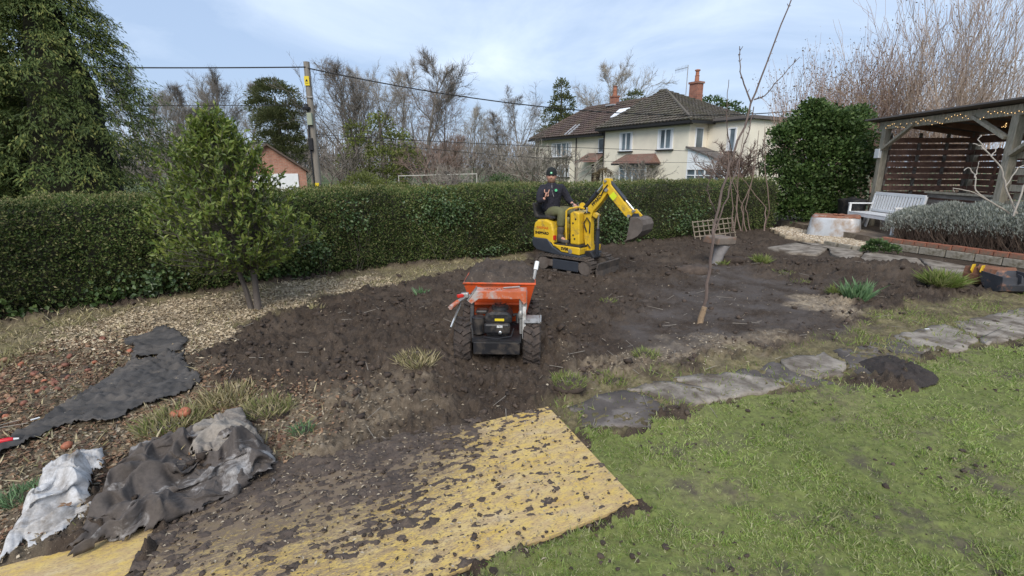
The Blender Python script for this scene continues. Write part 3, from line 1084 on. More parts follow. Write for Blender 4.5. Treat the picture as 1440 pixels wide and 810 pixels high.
# ---- bay tree
def bay_tree():
    bx, by = g(357, 437)
    root = empty('bay_tree', (bx, by, gz(bx, by) - 0.02), 0, 'small glossy green bay tree with two trunks standing in wood chips', 'tree')
    mb = MB()
    mb.tube([(0.06, 0, -0.05), (0.055, 0.01, 0.3), (0.05, 0.02, 0.65), (0.03, 0, 1.3), (0, 0, 2.0)], [0.050, 0.038, 0.034, 0.024, 0.01], 10)
    mb.build('trunk', MT['bark'], root, True)
    mb = MB()
    mb.tube([(-0.02, 0.0, -0.05), (-0.06, 0.0, 0.25), (-0.17, 0.02, 0.65), (-0.25, 0, 1.1)], [0.040, 0.030, 0.026, 0.012], 8)
    mb.build('trunk', MT['bark'], root, True)
    cc = np.array([[-0.15, 0, 0.0]])
    pt = np.array([0.40, 0.55, 0.82, 1.12, 1.45, 1.8, 2.05, 2.3])
    pr = np.array([0.12, 0.48, 0.76, 0.74, 0.58, 0.38, 0.2, 0.03])
    ns_ = 1000
    z = 0.52 + (2.26 - 0.52) * RNG.beta(1.1, 1.3, ns_)
    a = RNG.uniform(0, 2 * PI, ns_)
    k = np.sqrt(RNG.uniform(0.12, 1.0, ns_))
    r = np.interp(z, pt, pr) * (1.06 + 0.36 * fbm(a * 1.8 + 2, z * 3.2, 3, 71)) * k
    off = np.interp(z, [0.4, 2.5], [-0.10, -0.22])
    B = np.stack([r * np.cos(a) + off, r * np.sin(a), z], 1)
    up = np.stack([np.cos(a) * 0.55 * k, np.sin(a) * 0.55 * k, np.interp(z, [0.4, 0.9, 2.5], [0.35, 0.7, 1.1])], 1) + RNG.normal(0, 0.22, (ns_, 3))
    up = unit(up)
    len_ = RNG.uniform(0.12, 0.26, ns_)
    m = 15
    f = np.linspace(0, 1, m)[None, :] * np.ones((ns_, 1))
    P = B[:, None] + up[:, None] * (f * len_[:, None])[..., None]
    D = up[:, None] * 0.55 + rand_dirs(ns_ * m).reshape(ns_, m, 3) * 0.8
    D[..., 2] += 0.18
    N = up[:, None] + RNG.normal(0, 0.5, (ns_, m, 3))
    P, D, N = P.reshape(-1, 3), D.reshape(-1, 3), N.reshape(-1, 3)
    L = RNG.uniform(0.042, 0.088, len(P))
    V, F = leaf_arrays(P, D, N, L, L * 0.42, 0.06)
    crown = link('crown', np_mesh('crown', V, F), MT['bay'], root)
    o0 = B - up * 0.02
    inner = np.stack([np.interp(z, [0, 2], [0.05, 0.0]), 0 * z, np.maximum(0.55, z - 0.1 - 0.3 * k)], 1)
    V, F = seg_arrays(inner, B, 0.005, 0.003, 3)
    V2, F2 = seg_arrays(B, B + up * len_[:, None], 0.004, 0.002, 3)
    V, F = join_arrays([(V, F), (V2, F2)])
    link('branches', np_mesh('branches', V, F), MT['bark'], root)


bay_tree()


# ---- bare winter trees
def grow_bare(seed, H=10.0, spread=0.5, trunk_r=0.16, stems=1, limbs=11, fork=0.22, droop=0.0, twigr=0.0095, dens=1.5):
    rg = random.Random(seed)
    segs = {0: [], 1: [], 2: []}

    def path(p, d, L, r0, r1, k, lev, wig, lift):
        pts = [p.copy()]
        d = d.normalized()
        for i in range(k):
            d = (d + Vector((rg.gauss(0, wig), rg.gauss(0, wig), rg.gauss(0, wig) + lift))).normalized()
            q = pts[-1] + d * (L / k)
            ra, rb = r0 + (r1 - r0) * i / k, r0 + (r1 - r0) * (i + 1) / k
            segs[lev].append((pts[-1][:], q[:], ra, rb))
            pts.append(q)
        return pts

    def interp(pts, t):
        f = t * (len(pts) - 1)
        i = min(int(f), len(pts) - 2)
        return pts[i].lerp(pts[i + 1], f - i), (pts[i + 1] - pts[i]).normalized()

    def side(d, ang):
        o = d.orthogonal().normalized()
        o.rotate(Matrix.Rotation(rg.uniform(0, 2 * PI), 3, d))
        return (d * math.cos(ang) + o * math.sin(ang)).normalized()

    for s_ in range(stems):
        a = rg.uniform(0, 2 * PI)
        tilt = 0.05 if stems == 1 else rg.uniform(0.05, 0.35) * spread * 1.6
        d0 = Vector((math.cos(a) * tilt, math.sin(a) * tilt, 1))
        base = Vector((0, 0, 0)) if stems == 1 else Vector((math.cos(a), math.sin(a), 0)) * rg.uniform(0, 0.35)
        hh = H * (rg.uniform(0.7, 0.98) if stems > 1 else 0.95)
        tr = path(base, d0, hh, trunk_r * (1 if stems == 1 else 0.6), 0.012, 8, 0, 0.07, 0.02)
        for i in range(limbs):
            t = fork + (0.96 - fork) * (i + rg.random() * 0.6) / limbs
            p, d = interp(tr, t)
            L1 = H * (0.52 * (1 - t) + 0.10) * rg.uniform(0.75, 1.2) * (0.6 + spread)
            b1 = path(p, side(d, rg.uniform(0.45, 0.95)), L1, max(0.018, trunk_r * 0.45 * (1 - t) + 0.012), 0.012, 5, 1, 0.14, 0.06 - droop * 0.5)
            for j in range(max(2, int(7 * dens))):
                t2 = 0.2 + 0.8 * (j + rg.random()) / max(2, int(7 * dens))
                p2, d2 = interp(b1, min(t2, 0.99))
                L2 = L1 * rg.uniform(0.28, 0.5) * (1.25 - 0.6 * t2)
                b2 = path(p2, side(d2, rg.uniform(0.4, 0.9)), L2, 0.016, twigr, 3, 2, 0.18, 0.07 - droop)
                for q in range(max(2, int(5 * dens))):
                    p3, d3 = interp(b2, rg.uniform(0.15, 0.99))
                    b3 = path(p3, side(d3, rg.uniform(0.35, 0.9)), L2 * rg.uniform(0.35, 0.65), twigr, twigr * 0.6, 2, 2, 0.2, 0.05 - droop)
                    if rg.random() < 0.6 * dens:
                        p4, d4 = interp(b3, rg.uniform(0.3, 0.9))
                        path(p4, side(d4, rg.uniform(0.35, 0.8)), L2 * rg.uniform(0.2, 0.35), twigr * 0.8, twigr * 0.5, 1, 2, 0.1, 0)
    out = []
    base = [q for q in segs[2]]
    for (p, q, ra, rb) in base:
        p, q = Vector(p), Vector(q)
        d = (q - p).normalized()
        for _ in range(2):
            if rg.random() < 0.85:
                b0 = p.lerp(q, rg.random())
                e = b0 + (side(d, rg.uniform(0.3, 0.9)) + Vector((0, 0, 0.25 - droop * 4))) * (H * rg.uniform(0.015, 0.045))
                segs[2].append((b0[:], e[:], twigr * 0.55, twigr * 0.4))
    for lev, k in ((0, 7), (1, 4), (2, 3)):
        A = np.array([q[0] for q in segs[lev]])
        B = np.array([q[1] for q in segs[lev]])
        ra = np.array([q[2] for q in segs[lev]])
        rb = np.array([q[3] for q in segs[lev]])
        out.append(seg_arrays(A, B, ra, rb, k))
    return out


PROTO = []
for sd, kw in ((1, dict(spread=0.5)), (2, dict(spread=0.62, limbs=13, fork=0.16)), (3, dict(spread=0.45, stems=3, limbs=8, dens=1.2)),
               (4, dict(spread=0.62, limbs=12, droop=0.05)), (5, dict(spread=0.34, limbs=13))):
    a0, a1, a2 = grow_bare(sd, **kw)
    PROTO.append((np_mesh('trunk', *join_arrays([a0, a1])), np_mesh('crown', *a2)))


def bare_tree(px, ytop, Y, k, label, sx=1.0, mt='bare', name='bare_tree', group='bare winter trees behind the hedge'):
    top = at(px, ytop, Y)
    H = top.z + 0.14
    root = empty(name, (top.x, Y, -0.14), RNG.uniform(0, 6.28), label, 'tree', group)
    root.scale = (H / 10 * sx, H / 10 * sx, H / 10)
    for me, nm in zip(PROTO[k], ('trunk', 'crown')):
        key = (me.name, mt)
        if not me.materials:
            me.materials.append(MT[mt])
        o = link(nm, me, None, root)
        o.material_slots[0].link = 'OBJECT'
        o.material_slots[0].material = MT[mt]
    return root


bare_tree(212, 112, 36, 4, 'slim bare tree just right of the tall conifers')
bare_tree(238, 122, 44, 2, 'bare many-stemmed tree behind the slim one by the conifers', 1.0, 'bare3')
bare_tree(268, 95, 38, 0, 'tall bare tree behind the bay tree top', 0.9)
bare_tree(303, 118, 42, 1, 'bare tree between the bay tree top and the pine', 0.9, 'bare3')
bare_tree(340, 108, 48, 4, 'narrow bare tree beside the round pine', 1.0)
bare_tree(475, 74, 34, 2, 'tall bare many-stemmed tree right of the telegraph pole', 1.05)
bare_tree(508, 98, 38, 1, 'bare tree standing between the ivy-clad trunk and the pole', 0.9, 'bare3')
bare_tree(588, 80, 36, 0, 'tallest wide bare tree left of the house', 1.15)
bare_tree(556, 100, 42, 3, 'bare tree with drooping twigs behind the ivy-clad trunk', 0.9, 'bare3')
bare_tree(622, 128, 40, 3, 'reddish bare tree right of the widest one', 0.9, 'bare2')
bare_tree(662, 152, 62, 1, 'small distant bare tree in the gap with sky behind', 0.9, 'bare3')
bare_tree(704, 160, 46, 1, 'low bare orchard tree left of the house', 1.0)
bare_tree(735, 134, 44, 3, 'bare tree close to the left end of the house', 0.85)
bare_tree(855, 90, 72, 1, 'bare tree rising behind the house roof', 1.0, 'bare3')
bare_tree(430, 150, 46, 1, 'bare tree behind the telegraph pole', 1.0)
bare_tree(400, 190, 40, 1, 'low bare tree behind the brick garage', 1.2)
bare_tree(180, 100, 52, 1, 'bare tree half hidden by the tall conifers', 0.9)
bare_tree(640, 185, 50, 2, 'low bare tree beyond the white garden frame', 1.3, 'bare2')


# ---- leafy lobed crowns
def lobe_cloud(lobes, nper, L, W, up=0.2, shell=(0.55, 1.0), rnd=0.7):
    Ps, Ds, Ns = [], [], []
    for (c, r) in lobes:
        r = np.array(r if isinstance(r, (tuple, list)) else (r, r, r), float)
        k = int(nper * (r.mean() ** 2) / (np.mean([np.mean(q[1]) for q in lobes]) ** 2))
        d = rand_dirs(k)
        d[:, 2] = np.where(d[:, 2] < -0.5, -d[:, 2], d[:, 2])
        rad = RNG.uniform(shell[0], shell[1], (k, 1)) * (1 + 0.18 * fbm(d[:, 0] * 3 + c[0], d[:, 1] * 3 + d[:, 2] * 2, 3, 81))[:, None]
        Ps.append(np.array(c) + d * r * rad)
        Ds.append(d + rand_dirs(k) * rnd + np.array([0, 0, up]))
        Ns.append(d + rand_dirs(k) * 0.5)
    P, D, N = np.concatenate(Ps), np.concatenate(Ds), np.concatenate(Ns)
    l = RNG.uniform(0.7, 1.3, len(P)) * L
    return leaf_arrays(P, D, N, l, l * W / L)


def leafy(name, loc, lobes, n, L, W, mt, label, cat, trunk=None, up=0.2, shell=(0.55, 1.0), group=None, part='crown'):
    root = empty(name, loc, 0, label, cat, group)
    V, F = lobe_cloud(lobes, n, L, W, up, shell)
    link(part, np_mesh(part, V, F), MT[mt], root)
    if trunk:
        mb = MB()
        for t in trunk:
            mb.tube(*t)
        mb.build('trunk', MT['bark'], root, True)
    return root


# pine behind the bay tree
p = at(388, 150, 33)
leafy('pine_tree', (p.x, 33, -0.14), [((0, 0, 6.3), (1.6, 1.4, 0.7)), ((-0.9, 0, 5.6), (1.1, 1, 0.6)), ((0.9, 0.2, 5.4), (1.1, 1, 0.6)), ((0.1, -0.3, 4.9), (1.5, 1.2, 0.7)), ((0.5, 0, 4.0), (1.1, 1, 0.7)), ((-0.6, 0, 3.6), (1.1, 1, 0.6)), ((0.4, 0, 2.6), (1.2, 1, 0.7)), ((-0.3, 0, 4.6), (1.4, 1, 0.7)), ((0.6, 0, 3.2), (1.3, 1, 0.7)), ((-0.2, 0, 6.9), (0.9, 0.9, 0.4))],
      1300, 0.20, 0.05, 'pine', 'round-topped dark pine standing left of the telegraph pole', 'tree', [([(0, 0, 0), (0.1, 0, 3), (0, 0, 6.3)], [0.2, 0.15, 0.05], 7)], 0.3)
# ivy-clad trunk mass
p = at(535, 200, 32)
leafy('ivy_clad_tree', (p.x, 32, -0.14), [((0, 0, 4.3), (0.9, 0.8, 0.9)), ((-1.6, 0, 3.9), (0.7, 0.7, 0.8)), ((0.9, 0.3, 3.3), (1.3, 1, 0.9)), ((-1.3, -0.1, 2.9), (1.1, 1, 0.9)), ((0.2, -0.2, 2.2), (1.6, 1.2, 1.0)), ((1.6, 0.3, 2.2), (1.1, 1, 0.9)), ((-2.2, 0, 2.0), (0.9, 0.8, 0.8)), ((0, 0, 1.2), (1.8, 1.2, 0.8))],
      520, 0.17, 0.11, 'ygreen', 'ivy-clad olive green tree with bare stems rising from it, right of the pole', 'tree', [([(0.2, 0, 0), (0.1, 0, 3), (0, 0, 5.2)], [0.22, 0.15, 0.06], 7), ([(-0.6, 0, 0), (-1.2, 0, 2), (-2.2, 0, 5.6)], [0.15, 0.11, 0.03], 6), ([(-1.9, -1, 0), (-2.6, -1, 1.6), (-3.3, -1, 2.6)], [0.13, 0.11, 0.09], 6)])
# dark conifer behind house
p = at(790, 112, 66)
leafy('spruce_tree', (p.x, 66, -0.14), [((0, 0, 11.2), (1.0, 1, 1.5)), ((0.2, 0, 9.6), (1.7, 1.5, 1.4)), ((-0.7, 0, 8.2), (2.0, 1.6, 1.3)), ((0.7, 0, 7.2), (2.2, 1.8, 1.4)), ((-0.9, 0, 5.8), (2.5, 2, 1.4)), ((0.5, 0, 4.5), (2.8, 2, 1.5)), ((-1.4, 0, 3.2), (2.8, 2, 1.4))],
      1100, 0.34, 0.12, 'pine', 'tall dark spruce rising behind the left end of the house', 'tree', [([(0, 0, 0), (0, 0, 6), (0, 0, 12.4)], [0.3, 0.2, 0.03], 6)], -0.1)
p = at(893, 138, 62)
leafy('evergreen_tree', (p.x, 62, -0.14), [((0, 0, 9.8), (1.2, 1, 1.0)), ((-0.6, 0, 8.9), (1.4, 1.2, 1.0)), ((0.7, 0, 8.6), (1.3, 1, 1.0)), ((0, 0, 7.2), (1.9, 1.5, 1.3))], 420, 0.3, 0.13, 'pine', 'small evergreen top peeping over the house roof ridge', 'tree',
      [([(0, 0, 0), (0, 0, 8)], [0.25, 0.1], 6)])
p = at(1012, 150, 48)
leafy('evergreen_tree', (p.x, 48, -0.14), [((-0.8, 0, 7.3), (1.5, 1.2, 1.0)), ((0.9, 0, 6.9), (1.4, 1.2, 0.9)), ((2.0, 0, 6.3), (1.2, 1, 0.9)), ((0.3, 0, 5.6), (2.4, 1.6, 1.2))], 520, 0.26, 0.12, 'ivy_dark', 'dark evergreen behind the brick chimney on the right of the house', 'tree',
      [([(0, 0, 0), (0, 0, 6.5)], [0.25, 0.1], 6)])
# shrubs behind the hedge
p = at(508, 250, 20)
leafy('yellow_shrub', (p.x, 20, -0.14), [((0, 0, 1.15), (0.75, 0.6, 0.6)), ((0.75, 0, 0.95), (0.6, 0.5, 0.5)), ((-0.7, 0, 0.9), (0.5, 0.5, 0.45)), ((1.5, 0.2, 0.8), (0.5, 0.5, 0.5))], 800, 0.10, 0.035, 'ygreen', 'spreading yellow-green shrub showing over the hedge by the pole', 'shrub', [([(0, 0, 0), (0, 0, 0.8)], [0.05, 0.02], 6)], 0.3, part='foliage')
p = at(730, 262, 22)
leafy('yellow_shrub', (p.x, 22, -0.14), [((0, 0, 0.75), (0.55, 0.5, 0.5)), ((0.5, 0, 0.62), (0.4, 0.4, 0.4)), ((-0.45, 0, 0.6), (0.4, 0.4, 0.4))], 700, 0.08, 0.035, 'ygreen', 'small lime-green shrub showing over the hedge left of the driver', 'shrub', [([(0, 0, 0), (0, 0, 0.5)], [0.04, 0.02], 6)], 0.3, part='foliage')
p = at(703, 252, 27)
leafy('garden_shrub', (p.x, 27, -0.14), [((0, 0, 0.95), (0.8, 0.6, 0.65)), ((0.7, 0, 0.7), (0.5, 0.5, 0.5))], 500, 0.12, 0.05, 'ivy', 'mid green rounded shrub on the grass behind the lime-green one', 'shrub', [([(0, 0, 0), (0, 0, 0.6)], [0.05, 0.02], 6)], part='foliage')
p = at(575, 256, 24)
leafy('garden_shrub', (p.x, 24, -0.14), [((0, 0, 0.75), (0.6, 0.5, 0.5)), ((-0.6, 0, 0.6), (0.5, 0.4, 0.45))], 450, 0.10, 0.04, 'ivy_dark', 'dark green shrub beside the white garden frame', 'shrub', [([(0, 0, 0), (0, 0, 0.5)], [0.05, 0.02], 6)], part='foliage')

# bare twiggy shrubs in the gardens behind
SH = []
for sd in (21, 22):
    a0, a1, a2 = grow_bare(sd, H=3.0, spread=0.75, trunk_r=0.05, stems=7, limbs=5, fork=0.2, twigr=0.008, dens=0.6)
    SH.append((np_mesh('stem', *join_arrays([a0, a1])), np_mesh('twigs', *a2)))


def bare_shrub(px, ytop, Y, k, label, mt='bare3', sx=1.2, z0=-0.14, group='twiggy shrubs behind the hedge'):
    t = at(px, ytop, Y)
    sc = (t.z - z0) / 2.9
    root = empty('twiggy_shrub', (t.x, Y, z0), RNG.uniform(0, 6.28), label, 'shrub', group)
    root.scale = (sc * sx, sc * sx, sc)
    for me, nm in zip(SH[k], ('stem', 'twigs')):
        if not me.materials:
            me.materials.append(MT[mt])
        o = link(nm, me, None, root)
        o.material_slots[0].link = 'OBJECT'
        o.material_slots[0].material = MT[mt]


for px, yt, Y, k, mt, lab in ((228, 205, 26, 0, 'bare', 'twiggy shrub between tall conifers and bay tree'), (275, 200, 30, 1, 'bare', 'twiggy shrub behind the bay tree crown'),
                              (330, 205, 34, 0, 'bare', 'twiggy shrub left of the brick garage'), (470, 205, 30, 1, 'bare', 'twiggy shrub right of the telegraph pole foot'),
                              (610, 205, 30, 0, 'bare2', 'brown twiggy shrub behind the white garden frame'), (640, 235, 19, 1, 'bare3', 'pale twiggy shrub in front of the white garden frame'),
                              (680, 212, 38, 0, 'bare', 'twiggy shrub on the far grass right of the frame'), (760, 205, 28, 1, 'bare3', 'pale twiggy shrub left of the house front behind the driver'),
                              (800, 208, 30, 0, 'bare3', 'pale twiggy shrub covering the left house windows'), (735, 222, 32, 0, 'bare2', 'reddish twiggy shrub at the left corner of the house'),
                              (560, 200, 36, 1, 'bare', 'twiggy shrub under the ivy-clad tree'), (415, 200, 37, 1, 'bare', 'twiggy shrub behind the garage roof'),
                              (1070, 200, 22, 0, 'bare2', 'reddish twiggy shrub right of the house extension'), (1045, 215, 24, 1, 'bare2', 'brownish twiggy shrub in front of the house extension'),
                              (905, 228, 27.5, 1, 'bare3', 'pale leafless climber in front of the bay window')):
    bare_shrub(px, yt, Y, k, lab, mt, 1.3)

# far wood along the horizon
n = 14000
a = RNG.uniform(-1.15, 0.12, n)
Y = RNG.uniform(62, 95, n)
x = a * Y
hgt = 6.0 + 3.0 * fbm(x * 0.06, Y * 0.02, 3, 91)
z0 = RNG.uniform(0, 0.72, n) * hgt
A = np.stack([x, Y, z0 - 0.14], 1)
B = A + np.stack([RNG.normal(0, 0.6, n), RNG.normal(0, 0.4, n), RNG.uniform(0.6, 2.2, n)], 1)
V, F = seg_arrays(A, B, 0.04, 0.02, 3)
stuff('distant_wood', V, F, MT['bare'], 'brown leafless wood along the horizon', 'wood')


MT['copp'] = pm('coppice_rods', (0.30, 0.21, 0.165), 0.85, 0.3, 0.8, bmp=0)
MT['copp2'] = pm('coppice_rods_grey', (0.36, 0.275, 0.21), 0.85, 0.3, 0.8, bmp=0)
# ---- tall coppiced shrubs behind the shelter
def coppice(px, ytop, Y, stems, label, mt, leafy_n, spread, seed):
    t = at(px, ytop, Y)
    H = t.z + 0.1
    rg = random.Random(seed)
    root = empty('coppiced_willow', (t.x, Y, 0.0), 0, label, 'shrub', 'leafless shrubs behind the shelter')
    A, B, ra, rb = [], [], [], []
    A2, B2 = [], []
    LP = []
    for s_ in range(int(stems * 0.72)):
        an = rg.uniform(0, 2 * PI)
        tl = rg.uniform(0.02, spread)
        d = Vector((math.cos(an) * tl, math.sin(an) * tl, 1)).normalized()
        p = Vector((rg.gauss(0, 0.35), rg.gauss(0, 0.35), 0))
        hh = H * rg.uniform(0.6, 1.0)
        k = 8
        r0 = rg.uniform(0.007, 0.022)
        for i in range(k):
            d = (d + Vector((rg.gauss(0, 0.09), rg.gauss(0, 0.09), 0.03))).normalized()
            q = p + d * hh / k
            A.append(p[:]); B.append(q[:]); ra.append(r0 * (1 - i / k) + 0.005); rb.append(r0 * (1 - (i + 1) / k) + 0.005)
            if i > 1:
                for w in range(6):
                    o = d.orthogonal().normalized()
                    o.rotate(Matrix.Rotation(rg.uniform(0, 6.28), 3, d))
                    b0 = p.lerp(q, rg.random())
                    e = b0 + (d * 0.85 + o * rg.uniform(0.25, 0.6)) * rg.uniform(0.35, 0.9)
                    A2.append(b0[:]); B2.append(e[:])
                    e2 = e + (d + o * rg.uniform(-0.3, 0.2)) * rg.uniform(0.3, 0.6)
                    A2.append(e[:]); B2.append(e2[:])
                    LP.append(e[:]); LP.append(e2[:])
            p = q
    link('stems', np_mesh('stems', *seg_arrays(np.array(A), np.array(B), np.array(ra), np.array(rb), 5)), MT[mt], root)['kind'] = 'stuff'
    link('twigs', np_mesh('twigs', *seg_arrays(np.array(A2), np.array(B2), 0.006, 0.004, 3)), MT[mt], root)['kind'] = 'stuff'
    if leafy_n:
        LP = np.array(LP)
        j = RNG.integers(0, len(LP), leafy_n)
        P = LP[j] + RNG.normal(0, 0.12, (leafy_n, 3))
        L = RNG.uniform(0.05, 0.10, leafy_n)
        V, F = leaf_arrays(P, rand_dirs(leafy_n), rand_dirs(leafy_n), L, L * 0.5)
        link('leaves', np_mesh('leaves', V, F), MT['tan_leaf'], root)['kind'] = 'stuff'


coppice(1135, 112, 20, 30, 'low leafless shrub with tan seed heads just above the ivy bush', 'copp', 2600, 0.34, 1)
coppice(1185, 82, 21, 36, 'leafless shrub with tan leaves left of the shelter roof', 'copp', 3600, 0.34, 2)
coppice(1235, 66, 21, 40, 'reddish leafless shrub behind the left end of the shelter roof', 'copp', 2600, 0.32, 3)
coppice(1290, 0, 20, 34, 'tall leafless shrub with upright rods behind the shelter', 'copp', 500, 0.30, 4)
coppice(1350, -40, 19, 38, 'tallest leafless shrub behind the middle of the shelter roof', 'copp2', 400, 0.32, 5)
coppice(1415, -60, 18, 38, 'tall leafless shrub behind the right end of the shelter', 'copp2', 700, 0.34, 6)
coppice(1490, -60, 18, 30, 'tall leafless shrub leaning in at the right edge', 'copp2', 400, 0.34, 7)
coppice(1265, 95, 23, 40, 'dense low brown shrub filling the gap over the shelter roof', 'copp', 3000, 0.42, 8)
coppice(1340, 100, 22, 40, 'dense low brown shrub behind the shelter roof near its middle', 'copp', 2400, 0.42, 9)

# ---- ivy bush by the shelter
p = at(1150, 240, 15.2)
leafy('ivy_bush', (p.x, 15.2, 0.0), [((-0.1, 0, 3.0), (1.15, 0.9, 0.55)), ((0.55, -0.1, 2.6), (0.95, 0.9, 0.75)), ((-0.65, -0.1, 2.5), (0.8, 0.8, 0.75)), ((0.1, -0.3, 1.9), (1.25, 1.0, 0.8)), ((-0.7, -0.4, 1.2), (0.9, 0.8, 0.7)), ((0.5, -0.3, 1.0), (0.9, 0.8, 0.7)), ((-0.9, -0.6, 0.5), (0.8, 0.7, 0.6)), ((0.1, -0.5, 0.4), (0.8, 0.7, 0.6)), ((-1.25, -0.1, 1.75), (0.5, 0.5, 0.5)), ((0.95, 0, 3.2), (0.45, 0.4, 0.35)), ((-0.5, -0.2, 3.4), (0.42, 0.4, 0.3)), ((-1.35, -0.2, 2.6), (0.35, 0.4, 0.4)), ((1.15, -0.2, 1.7), (0.5, 0.5, 0.5))],
      2000, 0.09, 0.07, 'ivy_dark', 'big rounded dark green ivy bush left of the shelter', 'bush',
      [([(0, 0, 0), (0.1, 0, 1.4), (0, 0, 2.8)], [0.16, 0.13, 0.06], 8), ([(0.1, 0, 1.2), (0.6, -0.1, 2.4)], [0.08, 0.03], 6), ([(-0.1, 0, 1.0), (-0.7, -0.1, 2.3)], [0.08, 0.03], 6)], 0.0, (0.3, 1.0))


# ---- young fruit tree leaning in the bed
def path_tree(name, label, cat, paths, mt, twig=0, group=None, base=None, seed=3):
    """paths: list of (part, [(px,py,Y)...], r0, r1)"""
    b = Vector(base)
    root = empty(name, b, 0, label, cat, group)
    rg = random.Random(seed)
    for part, pts, r0, r1 in paths:
        P = [at(*q) - b for q in pts]
        Q = []
        for i in range(len(P) - 1):
            for k in range(4):
                Q.append(P[i].lerp(P[i + 1], k / 4) + Vector((rg.gauss(0, 1), rg.gauss(0, 1), rg.gauss(0, 1))) * min(r0 * 0.5, 0.008))
        Q.append(P[-1])
        mb = MB()
        n_ = len(Q)
        mb.tube(Q, [r0 + (r1 - r0) * i / (n_ - 1) for i in range(n_)], 7)
        if twig:
            for i in range(twig):
                k = rg.randint(1, n_ - 2)
                d = (Q[k + 1] - Q[k]).normalized()
                o = d.orthogonal().normalized()
                o.rotate(Matrix.Rotation(rg.uniform(0, 6.28), 3, d))
                e = Q[k] + (d * 0.7 + o * 0.7) * rg.uniform(0.015, 0.05)
                mb.tube([Q[k], e], [0.004, 0.003], 4)
        mb.build(part, MT[mt], root, True)
    return root


bx, by = g(985, 454)
Yt = by
MT['sapling'] = pm('sapling_bark', (0.135, 0.10, 0.085), 0.8, 0.25, 8, bmp=0.2)
path_tree('young_fruit_tree', 'tall thin leafless sapling leaning right in the middle of the bed', 'tree', [
    ('trunk', [(984, 456, Yt), (992, 420, Yt), (999, 375, Yt + 0.02), (1002, 325, Yt + 0.05), (1014, 280, Yt + 0.1), (1032, 215, Yt + 0.15), (1057, 145, Yt + 0.2), (1080, 85, Yt + 0.25), (1117, -12, Yt + 0.3)], 0.022, 0.006),
    ('branch', [(1057, 145, Yt + 0.2), (1046, 118, Yt + 0.25), (1040, 95, Yt + 0.3), (1040, 65, Yt + 0.3)], 0.009, 0.004),
    ('branch', [(1060, 140, Yt + 0.2), (1075, 135, Yt + 0.15), (1095, 112, Yt + 0.1), (1125, 80, Yt + 0.1)], 0.008, 0.003),
    ('branch', [(1008, 300, Yt + 0.1), (1000, 285, Yt), (994, 265, Yt), (1003, 240, Yt - 0.05), (1014, 215, Yt)], 0.008, 0.003),
    ('branch', [(1003, 330, Yt + 0.05), (1018, 290, Yt + 0.1), (1035, 240, Yt + 0.2), (1052, 190, Yt + 0.25), (1060, 150, Yt + 0.3)], 0.010, 0.005),
    ('branch', [(1030, 220, Yt + 0.1), (1022, 180, Yt), (1022, 150, Yt), (1025, 112, Yt)], 0.006, 0.003)], 'sapling', 14, base=(bx, by, gz(bx, by)))
mb = MB()
mb.tube([(0, 0, -0.08), (0.015, 0, 0.06), (0.045, 0.0, 0.20)], [0.036, 0.034, 0.03], 9)
MT['freshwood'] = pm('pale_bark', (0.30, 0.21, 0.13), 0.85, 0.25, 9, dirt=(0.12, 0.09, 0.07), dirt_scale=14, bmp=0.4)
o = mb.build('tree_stake', MT['freshwood'], None, True)
o.location = (bx - 0.035, by - 0.05, gz(bx, by))
tag(o, 'short pale wooden stake at the foot of the leaning sapling', 'stake')

# bare stems in front of the hedge end
stems = []
rg = random.Random(12)
Yb = 12.1
for i in range(8):
    x0 = 1040 + rg.uniform(-18, 40)
    x1 = x0 + rg.uniform(-40, 40)
    yt = rg.uniform(170, 262)
    stems.append(('stem', [(x0, 325, Yb + rg.uniform(-0.3, 0.3)), (x0 + rg.uniform(-8, 8), 292, Yb), ((x0 + x1) / 2, (yt + 292) / 2, Yb), (x1, yt, Yb)], 0.016, 0.006))
b = g(1055, 325)
path_tree('bare_stem_shrub', 'clump of tall bare reddish stems at the right end of the hedge', 'shrub', stems, 'bare2', 6, base=(b[0], Yb, 0), seed=14)

# ================================================================== HOUSE AND OTHER BUILDINGS
def uvmesh(name, faces, material, parent):
    """faces: list of (corner points, uv pairs)"""
    me = bpy.data.meshes.new(name)
    vs, fs, uvs = [], [], []
    for pts, uv in faces:
        b = len(vs)
        vs += [tuple(p) for p in pts]
        fs.append(list(range(b, b + len(pts))))
        uvs += list(uv)
    me.from_pydata(vs, [], fs)
    ul = me.uv_layers.new(name='UVMap')
    for i, c in enumerate(uvs):
        ul.data[i].uv = c
    me.update()
    return link(name, me, material, parent)


